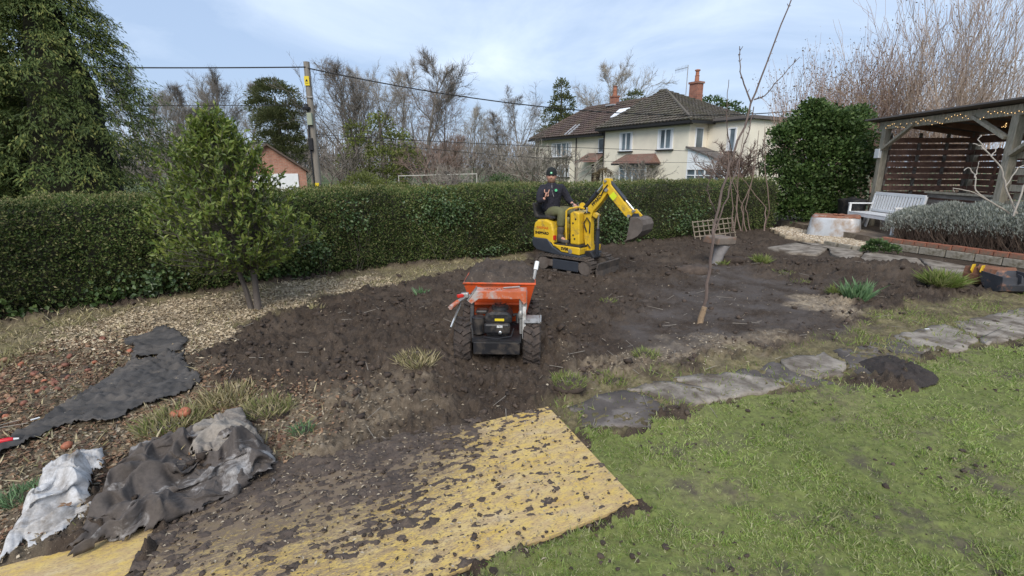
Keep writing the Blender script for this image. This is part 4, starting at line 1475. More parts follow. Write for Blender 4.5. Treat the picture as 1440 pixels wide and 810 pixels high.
def tile_material(name, c1, c2, moss, tw=0.30, th=0.30):
    m, nt, ns, ls, bs = nodes_of(name)
    tc = ns.new('ShaderNodeTexCoord')
    sep = ns.new('ShaderNodeSeparateXYZ')
    ls.new(tc.outputs['UV'], sep.inputs[0])

    def math_(op, a, b=None):
        n = ns.new('ShaderNodeMath')
        n.operation = op
        for i, v in enumerate((a, b)):
            if v is None:
                continue
            if hasattr(v, 'is_output'):
                ls.new(v, n.inputs[i])
            else:
                n.inputs[i].default_value = v
        return n.outputs[0]
    u = math_('DIVIDE', sep.outputs[0], tw)
    v = math_('DIVIDE', sep.outputs[1], th)
    fu = math_('FRACT', u)
    fv = math_('FRACT', v)
    hu = math_('SINE', math_('MULTIPLY', fu, PI))          # rounded pantile
    hv = math_('SUBTRACT', 1.0, fv)                          # each course laps over the next
    h = math_('ADD', math_('MULTIPLY', hu, 0.6), math_('MULTIPLY', hv, 0.6))
    n1 = noise(nt, 1.2, 6, 0.7)
    n2 = noise(nt, 9, 4, 0.7)
    comb = ns.new('ShaderNodeCombineXYZ')
    ls.new(math_('FLOOR', u), comb.inputs[0])
    ls.new(math_('FLOOR', v), comb.inputs[1])
    wnz = ns.new('ShaderNodeTexWhiteNoise')
    ls.new(comb.outputs[0], wnz.inputs['Vector'])
    col = ramp(nt, wnz.outputs['Value'], [(0, c1), (1, c2)])
    col = mixc(nt, ramp(nt, n1, [(0.45, grey(0)), (0.72, grey(0.8))]), col, moss)
    col = mixc(nt, ramp(nt, n2, [(0.55, grey(0)), (0.8, grey(0.5))]), col, (0.19, 0.18, 0.155))
    ls.new(col, bs.inputs['Base Color'])
    bs.inputs['Roughness'].default_value = 0.85
    bump(nt, bs, h, 1.0, 0.09)
    return m


def brick_material(name, c1, c2, mortar, scale=1.0):
    m, nt, ns, ls, bs = nodes_of(name)
    b = ns.new('ShaderNodeTexBrick')
    b.inputs['Color1'].default_value = (*c1, 1)
    b.inputs['Color2'].default_value = (*c2, 1)
    b.inputs['Mortar'].default_value = (*mortar, 1)
    b.inputs['Scale'].default_value = scale
    b.inputs['Brick Width'].default_value = 0.225
    b.inputs['Row Height'].default_value = 0.075
    b.inputs['Mortar Size'].default_value = 0.008
    tc = ns.new('ShaderNodeTexCoord')
    mp = ns.new('ShaderNodeMapping')
    mp.inputs['Rotation'].default_value = (R(90), 0, 0)
    ls.new(tc.outputs['Object'], mp.inputs['Vector'])
    ls.new(mp.outputs['Vector'], b.inputs['Vector'])
    n1 = noise(nt, 3, 5, 0.7)
    col = mixc(nt, 1.0, b.outputs['Color'], ramp(nt, n1, [(0.3, grey(0.7)), (0.7, grey(1.25))]), 'MULTIPLY')
    ls.new(col, bs.inputs['Base Color'])
    bs.inputs['Roughness'].default_value = 0.9
    bump(nt, bs, b.outputs['Fac'], -0.4, 0.01)
    return m


MT['render'] = pm('cream_render', (0.80, 0.735, 0.60), 0.9, 0.05, 0.6, dirt=(0.66, 0.60, 0.49), dirt_lo=0.5, dirt_hi=0.85, dirt_scale=0.7, bmp=0.25, bscale=30)
MT['tiles'] = tile_material('brown_pantiles', (0.085, 0.055, 0.047), (0.125, 0.085, 0.072), (0.095, 0.085, 0.045))
MT['tiles2'] = tile_material('mossy_pantiles', (0.085, 0.070, 0.055), (0.125, 0.105, 0.082), (0.085, 0.085, 0.042))
MT['redtiles'] = tile_material('small_red_tiles', (0.20, 0.10, 0.075), (0.27, 0.15, 0.11), (0.19, 0.15, 0.11), 0.17, 0.12)
MT['gutter'] = pm('black_gutter', (0.02, 0.019, 0.018), 0.5, 0.2, 4, bmp=0)
MT['chimney'] = brick_material('chimney_brick', (0.34, 0.125, 0.075), (0.26, 0.10, 0.065), (0.26, 0.19, 0.15))
MT['garagebrick'] = brick_material('garage_brick', (0.36, 0.155, 0.10), (0.42, 0.20, 0.135), (0.36, 0.28, 0.22))
MT['glass'] = glassmat('window_glass', (0.10, 0.13, 0.15))
MT['curtain'] = pm('pale_curtain', (0.62, 0.64, 0.66), 0.9, 0.12, 3, bmp=0, stretch=(8, 8, 0.3))
MT['darkin'] = pm('dark_doorway', (0.03, 0.018, 0.016), 0.8, 0.3, 3, bmp=0)
MT['flatroof'] = pm('felt_roof', (0.13, 0.115, 0.105), 0.9, 0.2, 2, bmp=0.1)
MT['terracotta'] = pm('terracotta_pot', (0.36, 0.15, 0.09), 0.8, 0.2, 4, bmp=0.1)
MT['board'] = pm('white_boarding', (0.80, 0.82, 0.84), 0.6, 0.06, 2, bmp=0)
MT['lead'] = pm('lead_flashing', (0.34, 0.35, 0.37), 0.6, 0.15, 3, bmp=0.1)

HC = Vector((11.5, 33.0, 0.0))          # near corner of the front
EX = Vector((-0.512, 0.859, 0))          # along the front, away from us
EZ = Vector((0.859, 0.512, 0))           # along the side, into the plot
house = empty('cream_house', (HC.x, HC.y, -0.14), math.atan2(EX.y, EX.x), 'long cream rendered house with brown tiled roof and brick chimneys', 'house')
# local axes: +x along the front (away), -y into the plot; z up from house ground
ZL = lambda w: w + 0.14
EV = ZL(4.68)                            # eaves
FRONT_L, NEAR_W = 19.2, 8.3              # whole front; near wing
DEP = 8.0


def hw(name, c, s, mt, parent=None, bevel=0):
    return MB().box(c, s).build(name, MT[mt], parent or house, False, bevel)


# walls: near wing and set-back far wing
mb = MB()
mb.box((NEAR_W / 2, -DEP / 2, EV / 2), (NEAR_W, DEP, EV))
wall = mb.build('wall', MT['render'], house)
SB = 0.7
mb = MB()
mb.box((NEAR_W + (FRONT_L - NEAR_W) / 2, -DEP / 2 - SB / 2, (EV - 0.3) / 2), (FRONT_L - NEAR_W - 0.02, DEP - SB, EV - 0.3))
mb.build('wall', MT['render'], house)
# flat-roofed extension at the near side
mb = MB()
mb.box((-1.55, -4.6, (EV - 0.05) / 2), (3.06, 5.6, EV - 0.05))
mb.build('extension_wall', MT['render'], house)
mb = MB()
mb.box((-1.6, -4.6, EV + 0.06), (3.5, 6.0, 0.2))
mb.build('flat_roof', MT['flatroof'], house)


# roofs
def slope_face(pts, eave_a, eave_b):
    a, b = Vector(eave_a), Vector(eave_b)
    d = (b - a).normalized()
    n = (Vector(pts[1]) - Vector(pts[0])).cross(Vector(pts[2]) - Vector(pts[0])).normalized()
    up = n.cross(d)
    if up.z < 0:
        up = -up
    return pts, [((Vector(p) - a).dot(d), (Vector(p) - a).dot(up)) for p in pts]


def tile_slope(name, faces, material, parent, row=0.34, wave=0.34, lift=0.075, corr=0.055):
    """overlapping courses of rolled tiles on each slope; faces: (polygon, eave start, eave end)"""
    Vs, Fs, UV, off = [], [], [], 0
    for pts, ea, eb in faces:
        a, b = Vector(ea), Vector(eb)
        d = (b - a).normalized()
        n = (Vector(pts[1]) - Vector(pts[0])).cross(Vector(pts[2]) - Vector(pts[0])).normalized()
        if n.z < 0:
            n = -n
        up = n.cross(d)
        if up.z < 0:
            up = -up
        P2 = [((Vector(p) - a).dot(d), (Vector(p) - a).dot(up)) for p in pts]
        vmax = max(q[1] for q in P2)

        def span(v):
            xs_ = []
            for i in range(len(P2)):
                (u0, v0), (u1, v1) = P2[i], P2[(i + 1) % len(P2)]
                if abs(v1 - v0) > 1e-6 and min(v0, v1) - 1e-6 <= v <= max(v0, v1) + 1e-6:
                    xs_.append(u0 + (u1 - u0) * (v - v0) / (v1 - v0))
            return (min(xs_), max(xs_)) if xs_ else (0, 0)
        nr = int(math.ceil(vmax / row))
        for r_ in range(nr):
            v0, v1 = r_ * row + 0.001, min(vmax - 0.001, (r_ + 1) * row + 0.001)
            lo, hi = span((v0 * 0.6 + v1 * 0.4))
            if hi - lo < 0.1:
                continue
            k = max(3, int((hi - lo) / (wave / 4)))
            us = np.linspace(lo, hi, k)
            hh = corr * np.abs(np.sin(us / wave * PI)) + 0.012 * perlin(us * 2.1, np.full(k, r_ * 1.7), 95)
            A, D_, U_, N_ = np.array(a), np.array(d), np.array(up), np.array(n)
            base = A + us[:, None] * D_
            r0 = base + U_ * v0 + N_ * 0.0
            r1 = base + U_ * v0 + N_ * (lift + hh)[:, None]
            r2 = base + U_ * v1 + N_ * (0.012 + hh * 0.85)[:, None]
            Vs.append(np.concatenate([r0, r1, r2]))
            i_ = np.arange(k - 1)
            Fs.append(np.concatenate([np.stack([off + i_, off + i_ + 1, off + k + i_ + 1, off + k + i_], 1), np.stack([off + k + i_, off + k + i_ + 1, off + 2 * k + i_ + 1, off + 2 * k + i_], 1)]))
            UV.append(np.concatenate([np.stack([us, np.full(k, v0)], 1)] * 2 + [np.stack([us, np.full(k, v1 - 0.01)], 1)]))
            off += 3 * k
    V, F, U = np.concatenate(Vs), np.concatenate(Fs), np.concatenate(UV)
    me = np_mesh(name, V, F)
    ul = me.uv_layers.new(name='UVMap')
    ul.data.foreach_set('uv', np.ascontiguousarray(U[F.ravel()], dtype=np.float32).ravel())
    o = link(name, me, material, parent)
    o['kind'] = 'stuff'
    return o


OV = 0.45
e0 = EV + 0.02
rz1 = ZL(7.45)
x0, x1, y0, y1 = -OV, NEAR_W + 0.35, OV, -DEP - OV
ym = -DEP / 2
rA, rB = Vector((5.6, ym + 0.3, rz1)), Vector((NEAR_W + 2.5, ym, rz1 - 0.35))
a, b, c, d = Vector((x0, y0, e0)), Vector((x1, y0, e0)), Vector((x1, y1, e0)), Vector((x0, y1, e0))
rM = Vector((NEAR_W * 0.76, ym + 0.3, rz1))
b2 = Vector((x1 + 0.2, y0, e0))
rf = uvmesh('roof', [slope_face([a, rA, rM, b2], b, a), slope_face([d, rA, a], a, d), slope_face([c, rM, rA, d], d, c), slope_face([b2, rM, c], b, c)], MT['tiles2'], house)
tile_slope('roof_tiles', [([a, rA, rM, b2], b2, a), ([d, rA, a], a, d)], MT['tiles2'], rf)
ez = EV - 0.28
x0, x1 = NEAR_W - 3.2, FRONT_L + 0.45
y0 = -SB + 0.4
rz2 = ZL(7.15)
rL, rR = Vector((x1 - 4.0, ym - 0.2, rz2)), Vector((x0, ym - 0.2, rz2))
a, b = Vector((NEAR_W - 0.05, y0, ez)), Vector((x1, y0, ez))
c = Vector((x1, y1, ez))
rf = uvmesh('roof', [slope_face([a, rR, rL, b], a, b), slope_face([b, rL, c], b, c), slope_face([c, rL, rR, Vector((x0, y1, ez))], c, b)], MT['tiles'], house)
tile_slope('roof_tiles', [([a, rR, rL, b], a, b)], MT['tiles'], rf)
mb = MB()
mb.tube([(-OV, OV, e0 + 0.05), (5.6, ym + 0.3, rz1 + 0.05)], 0.11, 6)
mb.build('hip_ridge', MT['tiles2'], house)
mb = MB()
mb.tube([(5.6, ym + 0.3, rz1 + 0.05), (NEAR_W * 0.76, ym + 0.3, rz1 + 0.05)], 0.11, 6)
mb.build('ridge', MT['tiles2'], house)
mb = MB()
mb.tube([(rL.x, rL.y, rz2 + 0.04), (rR.x, rR.y, rz2 + 0.04)], 0.11, 6)
mb.build('ridge', MT['tiles'], house)
mb = MB()
mb.tube([(rL.x, rL.y, rz2 + 0.04), (x1, y0, ez + 0.04)], 0.10, 6)
mb.build('hip_ridge', MT['tiles'], house)
# eaves boards and gutters
for nm, c, s in (('gutter', (NEAR_W / 2, OV + 0.04, EV - 0.10), (NEAR_W + 0.9, 0.14, 0.17)), ('gutter', (-OV - 0.04, -2.2, EV - 0.10), (0.14, 5.4, 0.17)),
                 ('gutter', (NEAR_W + 5.9, -SB + 0.43, ez - 0.12), (11.0, 0.14, 0.17)), ('soffit', (NEAR_W / 2, OV / 2, EV - 0.2), (NEAR_W + 0.5, OV, 0.05)),
                 ('gutter', (-1.6, -1.56, EV - 0.06), (3.5, 0.12, 0.10))):
    hw(nm, c, s, 'gutter')
for xx, yy in ((NEAR_W - 0.12, 0.06), (NEAR_W + 4.3, -SB + 0.06), (FRONT_L - 0.6, -SB + 0.06)):
    MB().tube([(xx, yy, 0.1), (xx, yy, EV - 0.2)], 0.055, 6).build('downpipe', MT['gutter'], house)
# party wall verge on the far roof (raised strip) and roof light
a0, a1 = Vector((NEAR_W + 5.6, -SB + 0.35, ez + 0.10)), Vector((NEAR_W + 5.6, -SB - 0.9, ez + 1.0))
MB().bar(a0, a1, 0.14, 0.16).build('flashing', MT['lead'], house)
a0, a1 = Vector((NEAR_W + 5.1, -SB + 0.35, ez + 0.10)), Vector((NEAR_W + 5.1, -SB - 0.9, ez + 1.0))
MB().bar(a0, a1, 0.14, 0.16).build('flashing', MT['lead'], house)
nrm = Vector((0, 0.60, 0.80))
t = (rz2 - ez) / (ym - 0.2 - y0)
for nm, w, mt, lift in (('roof_light', 1.35, 'upvc', 0.18), ('roof_light_pane', 1.1, 'board', 0.22)):
    yc_ = -SB - 1.75
    zc_ = ez + (y0 - yc_) * -t
    p0, p1 = Vector((NEAR_W + 0.75, yc_ + 0.5, zc_ - 0.5 * -t)), Vector((NEAR_W + 0.75, yc_ - 0.5, zc_ + 0.5 * -t))
    q = (p1 - p0).normalized()
    n_ = Vector((1, 0, 0)).cross(q)
    n_ = n_ if n_.z > 0 else -n_
    k = 0.0 if nm == 'roof_light' else 0.12
    MB().bar(p0 + q * k + n_ * lift, p1 - q * k + n_ * lift, w, 0.10, n_).build(nm, MT[mt], house)


# windows
def window(cx, zs, w, h, panes, yface=0.0, curtains=True, parent=None, flip=None, transom=0.0):
    """window on the front plane: sill height zs"""
    zc = zs + h / 2
    fr = empty_part = MB()
    t = 0.075
    P = lambda x, y, z: (x, y, z)
    fr.box((cx, yface + 0.02, zs + t / 2), (w, 0.10, t))
    fr.box((cx, yface + 0.02, zs + h - t / 2), (w, 0.10, t))
    xs_ = [cx - w / 2 + i * w / panes for i in range(panes + 1)]
    for i, xx in enumerate(xs_):
        k = t / 2 if i == 0 else (-t / 2 if i == panes else 0)
        fr.box((xx + k, yface + 0.021, zc), (t, 0.10, h - 2 * t - 0.002))
    if transom:
        fr.box((cx, yface + 0.022, zs + h * transom), (w - 2 * t, 0.09, t * 0.8))
    o = fr.build('window', MT['upvc'], parent or house)
    for i in range(panes):
        a_, b_ = xs_[i] + t * 0.6, xs_[i + 1] - t * 0.6
        MB().box(((a_ + b_) / 2, yface + 0.006, zc), (b_ - a_, 0.012, h - 2 * t)).build('pane', MT['glass'], o)
    if curtains:
        for sx in (-1, 1):
            MB().box((cx + sx * (w / 2 - t - w * 0.07), yface + 0.016, zc), (w * 0.14, 0.008, h - 2 * t - 0.004)).build('curtain', MT['curtain'], o)
    MB().box((cx, yface + 0.07, zs - 0.05), (w + 0.16, 0.18, 0.08)).build('sill', MT['gutter'], o)
    return o


SH2 = ZL(2.95)
window(1.95, SH2, 1.35, 1.35, 2)
window(5.75, SH2 - 0.02, 1.35, 1.35, 2)
window(NEAR_W + 1.0, SH2 - 0.05, 0.75, 1.15, 1, -SB, False)
window(NEAR_W + 6.5, SH2 - 0.3, 3.0, 1.25, 4, -SB)
window(NEAR_W + 6.2, ZL(0.9), 2.0, 1.1, 3, -SB)
window(4.15, ZL(0.55), 2.7, 1.45, 4, 0.75, False, None, None, 0.72)
# bay below the near upstairs windows
mb = MB()
mb.box((4.15, 0.36, 0.4), (2.9, 0.72, 0.8))
mb.build('bay_wall', MT['render'], house)
bz = ZL(2.08)
pts = [Vector((2.75, 0.02, bz + 0.62)), Vector((5.65, 0.02, bz + 0.62)), Vector((6.1, 1.15, bz - 0.05)), Vector((2.2, 1.15, bz - 0.05)), Vector((2.2, 0.02, bz - 0.05)), Vector((6.1, 0.02, bz - 0.05))]
uvmesh('bay_roof', [slope_face([pts[3], pts[2], pts[1], pts[0]], pts[3], pts[2]), slope_face([pts[4], pts[3], pts[0]], pts[4], pts[3]), slope_face([pts[2], pts[5], pts[1]], pts[2], pts[5])], MT['redtiles'], house)
MB().box((4.15, 0.62, bz - 0.12), (3.8, 1.05, 0.12)).build('bay_fascia', MT['gutter'], house)
# porch with canopy
MB().box((NEAR_W + 1.6, -SB + 0.03, 1.05), (1.0, 0.06, 2.1)).build('door', MT['darkin'], house)
pz = 2.3
pts = [Vector((NEAR_W + 0.5, -SB + 0.02, pz + 0.75)), Vector((NEAR_W + 2.7, -SB + 0.02, pz + 0.75)), Vector((NEAR_W + 3.0, -SB + 1.2, pz)), Vector((NEAR_W + 0.2, -SB + 1.2, pz))]
uvmesh('porch_roof', [slope_face([pts[3], pts[2], pts[1], pts[0]], pts[3], pts[2])], MT['redtiles'], house)
for xx in (NEAR_W + 0.4, NEAR_W + 2.8):
    MB().box((xx, -SB + 1.1, pz / 2), (0.12, 0.12, pz)).build('porch_post', MT['oldwood'], house)

# side wall window, extension window (facing us on the near side / set back)
mb = MB()
window(-1.9, ZL(2.75), 0.62, 1.45, 1, -1.795, True)
o = MB().box((-0.02, -0.95, SH2 + 0.62), (0.08, 0.75, 1.45)).build('window', MT['upvc'], house)
MB().box((-0.05, -0.95, SH2 + 0.62), (0.06, 0.58, 1.28)).build('pane', MT['glass'], o)

# lean-to garden room on the near corner
lz0, lz1, lw = ZL(2.95), ZL(1.95), 3.0
mb = MB()
mb.prism([(-0.01, ZL(1.65)), (-0.01, lz0), (-lw, lz1), (-lw, ZL(1.65))], -0.12, 0.0)
mb.build('lean_to_gable', MT['board'], house)
MB().bar((0.1, -0.75, lz0 + 0.10), (-lw - 0.25, -0.75, lz1 + 0.02), 1.75, 0.10).build('lean_to_roof', MT['flatroof'], house)
window(-lw / 2 + 0.05, ZL(0.55), lw - 0.1, 1.12, 4, -0.06, False, None, None, 0.62)
MB().box((-lw / 2, -0.1, 0.3), (lw, 0.14, 0.72)).build('lean_to_base', MT['render'], house)
MB().box((-lw + 0.05, -0.9, 1.0), (0.1, 1.5, 2.0)).build('lean_to_side', MT['board'], house)

# chimneys
ch = MB()
ch.box((4.4, -5.6, ZL(6.6)), (0.78, 0.62, 2.7))
ch.box((4.4, -5.6, ZL(7.98)), (0.92, 0.76, 0.14))
c_ = ch.build('chimney', MT['chimney'], house)
MB().lathe([(0.17, 0), (0.15, 0.4), (0.18, 0.44), (0.13, 0.48), (0.13, 0.76), (0.2, 0.78), (0.2, 0.86), (0.05, 0.9)], 10, Matrix.Translation((4.4, -5.6, ZL(8.05)))).build('chimney_pot', MT['terracotta'], c_, True)
MB().box((4.1, -5.24, ZL(6.3)), (0.9, 0.14, 0.5)).build('flashing', MT['lead'], c_)
ch = MB()
cx_ = NEAR_W + 3.6
ch.box((cx_, ym - 0.2, rz2 + 0.05), (0.6, 0.5, 1.0))
ch.box((cx_, ym - 0.2, rz2 + 0.6), (0.72, 0.6, 0.12))
c_ = ch.build('chimney', MT['chimney'], house)
MB().lathe([(0.2, 0), (0.17, 0.45), (0.2, 0.5), (0.16, 0.55), (0.16, 0.75), (0.24, 0.77), (0.05, 0.84)], 10, Matrix.Translation((cx_, ym - 0.2, rz2 + 0.66))).build('chimney_pot', MT['terracotta'], c_, True)
MB().box((cx_, ym + 0.25, rz2 - 0.12), (1.05, 0.3, 0.12)).build('flashing', MT['lead'], c_)
# aerial by the big chimney
mb = MB()
mb.tube([(5.0, -5.2, ZL(7.1)), (5.0, -5.2, ZL(9.3))], 0.03, 6)
mb.tube([(5.0, -5.2, ZL(9.15)), (6.6, -5.6, ZL(9.2))], 0.022, 5)
for i in range(9):
    xx = 5.15 + i * 0.17
    mb.tube([(xx, -5.24 - i * 0.042, ZL(8.95)), (xx, -5.24 - i * 0.042, ZL(9.35))], 0.010, 4)
mb.build('aerial', MT['steel'], house)

# rounded clipped shrub by the porch
p = at(848, 252, 34.5)
MT['beech'] = leafmat('clipped_brown_shrub_leaf', [(0.10, 0.075, 0.045), (0.15, 0.11, 0.065), (0.20, 0.16, 0.09)], 0.8, 0.1, 0.2, 1, 0.2)
leafy('clipped_shrub', (p.x, 34.5, -0.14), [((0, 0, 0.9), (0.75, 0.75, 0.95))], 1300, 0.10, 0.05, 'beech', 'rounded brown clipped shrub in front of the house porch', 'shrub', [([(0, 0, 0), (0, 0, 0.8)], [0.06, 0.03], 6)], 0, (0.8, 1.0), part='foliage')

# ---- brick garage behind the hedge
p = at(398, 250, 25)
gar = empty('brick_garage', (p.x - 0.65, 25, -0.14), R(27), 'small red brick garage gable with white door behind the hedge by the pole', 'garage')
eav, rid, hwid = 1.72, 2.95, 1.7
mb = MB()
mb.prism([(-hwid, 0), (hwid, 0), (hwid, eav), (0, rid), (-hwid, eav)], 0, 5)
mb.build('wall', MT['garagebrick'], gar)
for sx in (-1, 1):
    mb = MB()
    mb.bar((0, 2.45, rid + 0.06), (sx * (hwid + 0.16), 2.45, eav - 0.05), 5.3, 0.08, (0, 0, 1))
    mb.build('roof', MT['tiles'], gar)
MB().box((0.25, -0.03, 0.80), (2.1, 0.06, 1.58)).build('door', MT['whitepaint'], gar)

# ---- telegraph pole with its plates, boxes
pb = at(448, 268, 21.5)
MT['polewood'] = pm('pole_wood', (0.235, 0.21, 0.175), 0.9, 0.2, 6, dirt=(0.15, 0.125, 0.10), dirt_scale=4, bmp=0.3, stretch=(5, 5, 0.4))
MT['signyellow'] = pm('yellow_plate', (0.72, 0.55, 0.03), 0.5, 0.08, 6, bmp=0)
pole = empty('telegraph_pole', (pb.x, 21.5, -0.14), 0, 'grey wooden telegraph pole with yellow plates behind the hedge', 'pole')
pt = at(430, 87, 21.5)
PH = pt.z + 0.14
MB().tube([(0, 0, 0), (0, 0, PH * 0.5), (0, 0, PH)], [0.16, 0.14, 0.12], 12).build('pole', MT['polewood'], pole, True)
zpx = lambda y: at(440, y, 21.5).z + 0.14
for y0_, y1_ in ((108, 121), (257, 268)):
    pl = MB().box((0.0, -0.15, (zpx(y0_) + zpx(y1_)) / 2), (0.2, 0.02, zpx(y0_) - zpx(y1_))).build('warning_plate', MT['signyellow'], pole)
    zz = (zpx(y0_) + zpx(y1_)) / 2
    MB().add([(-0.06, -0.163, zz - 0.03), (0.06, -0.163, zz - 0.03), (0, -0.163, zz + 0.08)], [(0, 1, 2)]).build('triangle_mark', MT['print'], pl)
    MB().box((0, -0.162, zz - 0.09), (0.13, 0.004, 0.02)).build('print_line', MT['print'], pl)
MT['greenbox'] = pm('grey_green_box', (0.30, 0.33, 0.24), 0.6, 0.1, 5, bmp=0)
MB().box((0.0, -0.2, zpx(168)), (0.2, 0.14, zpx(160) - zpx(177))).build('junction_box', MT['greenbox'], pole, False, 0.01)
MB().box((-0.06, -0.2, zpx(203)), (0.17, 0.14, zpx(193) - zpx(210))).build('switch_box', MT['black'], pole, False, 0.01)
MB().lathe([(0.05, 0), (0.16, 0.03), (0.17, 0.12), (0.07, 0.18), (0.06, 0.26)], 12, Matrix.Translation((-0.12, -0.16, zpx(156)))).build('cable_bell', MT['black'], pole, True)
MB().box((0.02, -0.13, zpx(137)), (0.3, 0.06, 0.05)).build('bracket', MT['steel'], pole)
MB().tube([(-0.08, -0.16, zpx(155)), (-0.1, -0.17, zpx(190)), (-0.09, -0.17, zpx(262))], 0.03, 6).build('riser_cable', MT['black'], pole)


def cable(name, label, ends, sag, r):
    A, B = ends
    A, B = Vector(A), Vector(B)
    pts = [A.lerp(B, i / 24) - Vector((0, 0, sag * 4 * (i / 24) * (1 - i / 24))) for i in range(25)]
    mb = MB()
    mb.tube(pts, r, 5)
    tag(mb.build(name, MT['gutter']), label, 'cable', 'overhead cables')


zw = lambda y: at(436, y, 21.5).z
cable('overhead_cable', 'thick black overhead cable running left from the pole top', [(pb.x, 21.4, zw(95)), at(-80, 92, 19)], 0.05, 0.026)
cable('overhead_cable', 'thick black overhead cable from the pole top across the house roof', [(pb.x, 21.4, zw(96)), at(1150, 153, 30)], 0.95, 0.026)
cable('overhead_cable', 'thin lower cable running left from the pole past the conifers', [(pb.x, 21.4, zw(148)), at(-80, 147, 19)], 0.03, 0.012)
cable('overhead_cable', 'thin cable from the pole to the near end of the house', [(pb.x, 21.4, zw(189)), at(1020, 213, 31)], 0.12, 0.014)
cable('overhead_cable', 'thin cable from the pole to the bay window end of the house', [(pb.x, 21.4, zw(191)), at(1000, 228, 30)], 0.35, 0.011)

# white garden frame on the grass behind the hedge
MT['trellis0'] = pm('faded_white_wood', (0.46, 0.44, 0.39), 0.8, 0.15, 4, bmp=0)
fr = empty('football_goal', (at(610, 250, 24).x, 24, -0.14), 0, 'thin white goal of a crossbar on two posts behind the hedge', 'goal')
x0_, x1_ = at(560, 250, 24).x - fr.location.x, at(671, 250, 24).x - fr.location.x
zt = at(610, 246, 24).z + 0.14
MB().tube([(x0_, 0, zt - 0.05), (x1_, 0, zt + 0.05)], 0.022, 6).build('rail', MT['trellis0'], fr)
for xx, dz in ((x0_ + 0.02, -0.05), (x1_ - 0.02, 0.05)):
    MB().tube([(xx, 0, 0), (xx, 0, zt + dz)], 0.022, 6).build('post', MT['trellis0'], fr)

# ================================================================== RIGHT SIDE: PATHS, TERRACE, SHELTER
MT['slab'] = pm('grey_path_slab', (0.27, 0.235, 0.195), 0.9, 0.3, 5, dirt=(0.105, 0.083, 0.062), dirt_lo=0.43, dirt_hi=0.62, dirt_scale=4.2, bmp=0.5, bscale=18, bdist=0.02)
MT['slab_dark'] = pm('muddy_path_slab', (0.095, 0.08, 0.07), 0.9, 0.3, 4, dirt=(0.20, 0.175, 0.155), dirt_lo=0.52, dirt_hi=0.68, dirt_scale=4.0, bmp=0.5, bscale=18, bdist=0.02)
MT['gravel'] = pm('pea_gravel', (0.40, 0.32, 0.22), 0.9, 0.3, 30, dirt=(0.20, 0.16, 0.11), dirt_scale=3, bmp=0.8, bscale=60)
MT['pebble'] = leafmat('gravel_stone', [(0.26, 0.20, 0.14), (0.40, 0.32, 0.23), (0.52, 0.44, 0.33), (0.60, 0.54, 0.44)], 0.8, 0, 0.3, 1, 0.1)
MT['redbrick'] = pm('red_brick', (0.34, 0.12, 0.07), 0.9, 0.3, 6, dirt=(0.19, 0.14, 0.10), dirt_lo=0.42, dirt_hi=0.62, dirt_scale=5, bmp=0.4)
MT['stoneblock'] = pm('lichened_block', (0.30, 0.27, 0.22), 0.95, 0.25, 5, dirt=(0.15, 0.13, 0.09), dirt_lo=0.48, dirt_hi=0.62, dirt_scale=5, bmp=0.5)


def wobbly(pts, step=0.09, amp=0.03, seed=0):
    out = []
    n = len(pts)
    for i in range(n):
        a, b = Vector((*pts[i], 0)), Vector((*pts[(i + 1) % n], 0))
        k = max(1, int((b - a).length / step))
        for j in range(k):
            p = a.lerp(b, j / k)
            q = float(perlin(np.array([p.x * 5.0]), np.array([p.y * 5.0]), seed)[0]), float(perlin(np.array([p.x * 5.0]), np.array([p.y * 5.0]), seed + 7)[0])
            out.append((p.x + amp * q[0], p.y + amp * q[1]))
    return out


def slab_mesh(name, pts, z0, z1, mt, parent, seed=0, amp=0.03):
    P = wobbly(pts, 0.05, amp, seed)
    c = Vector((sum(p[0] for p in P) / len(P), sum(p[1] for p in P) / len(P), 0))
    n = len(P)
    rings = [(1.0, z0), (1.0, z1 - 0.012), (0.985, z1), (0.8, z1 + 0.003), (0.5, z1 + 0.004)]
    V, F = [], []
    for k, z in rings:
        for i, p in enumerate(P):
            dz = 0.006 * float(perlin(np.array([p[0] * 3 * k]), np.array([p[1] * 3 * k]), seed)[0]) if k < 0.99 else 0
            V.append((c.x + (p[0] - c.x) * k, c.y + (p[1] - c.y) * k, z + dz))
    for r_ in range(len(rings) - 1):
        for i in range(n):
            j = (i + 1) % n
            F.append((r_ * n + i, r_ * n + j, (r_ + 1) * n + j, (r_ + 1) * n + i))
    V.append((c.x, c.y, rings[-1][1]))
    for i in range(n):
        F.append(((len(rings) - 1) * n + i, (len(rings) - 1) * n + (i + 1) % n, len(V) - 1))
    me = bpy.data.meshes.new(name)
    me.from_pydata(V, [], F)
    me.update()
    bm = bmesh.new()
    bm.from_mesh(me)
    bmesh.ops.recalc_face_normals(bm, faces=bm.faces)
    bm.to_mesh(me)
    bm.free()
    return link(name, me, MT[mt], parent, True)


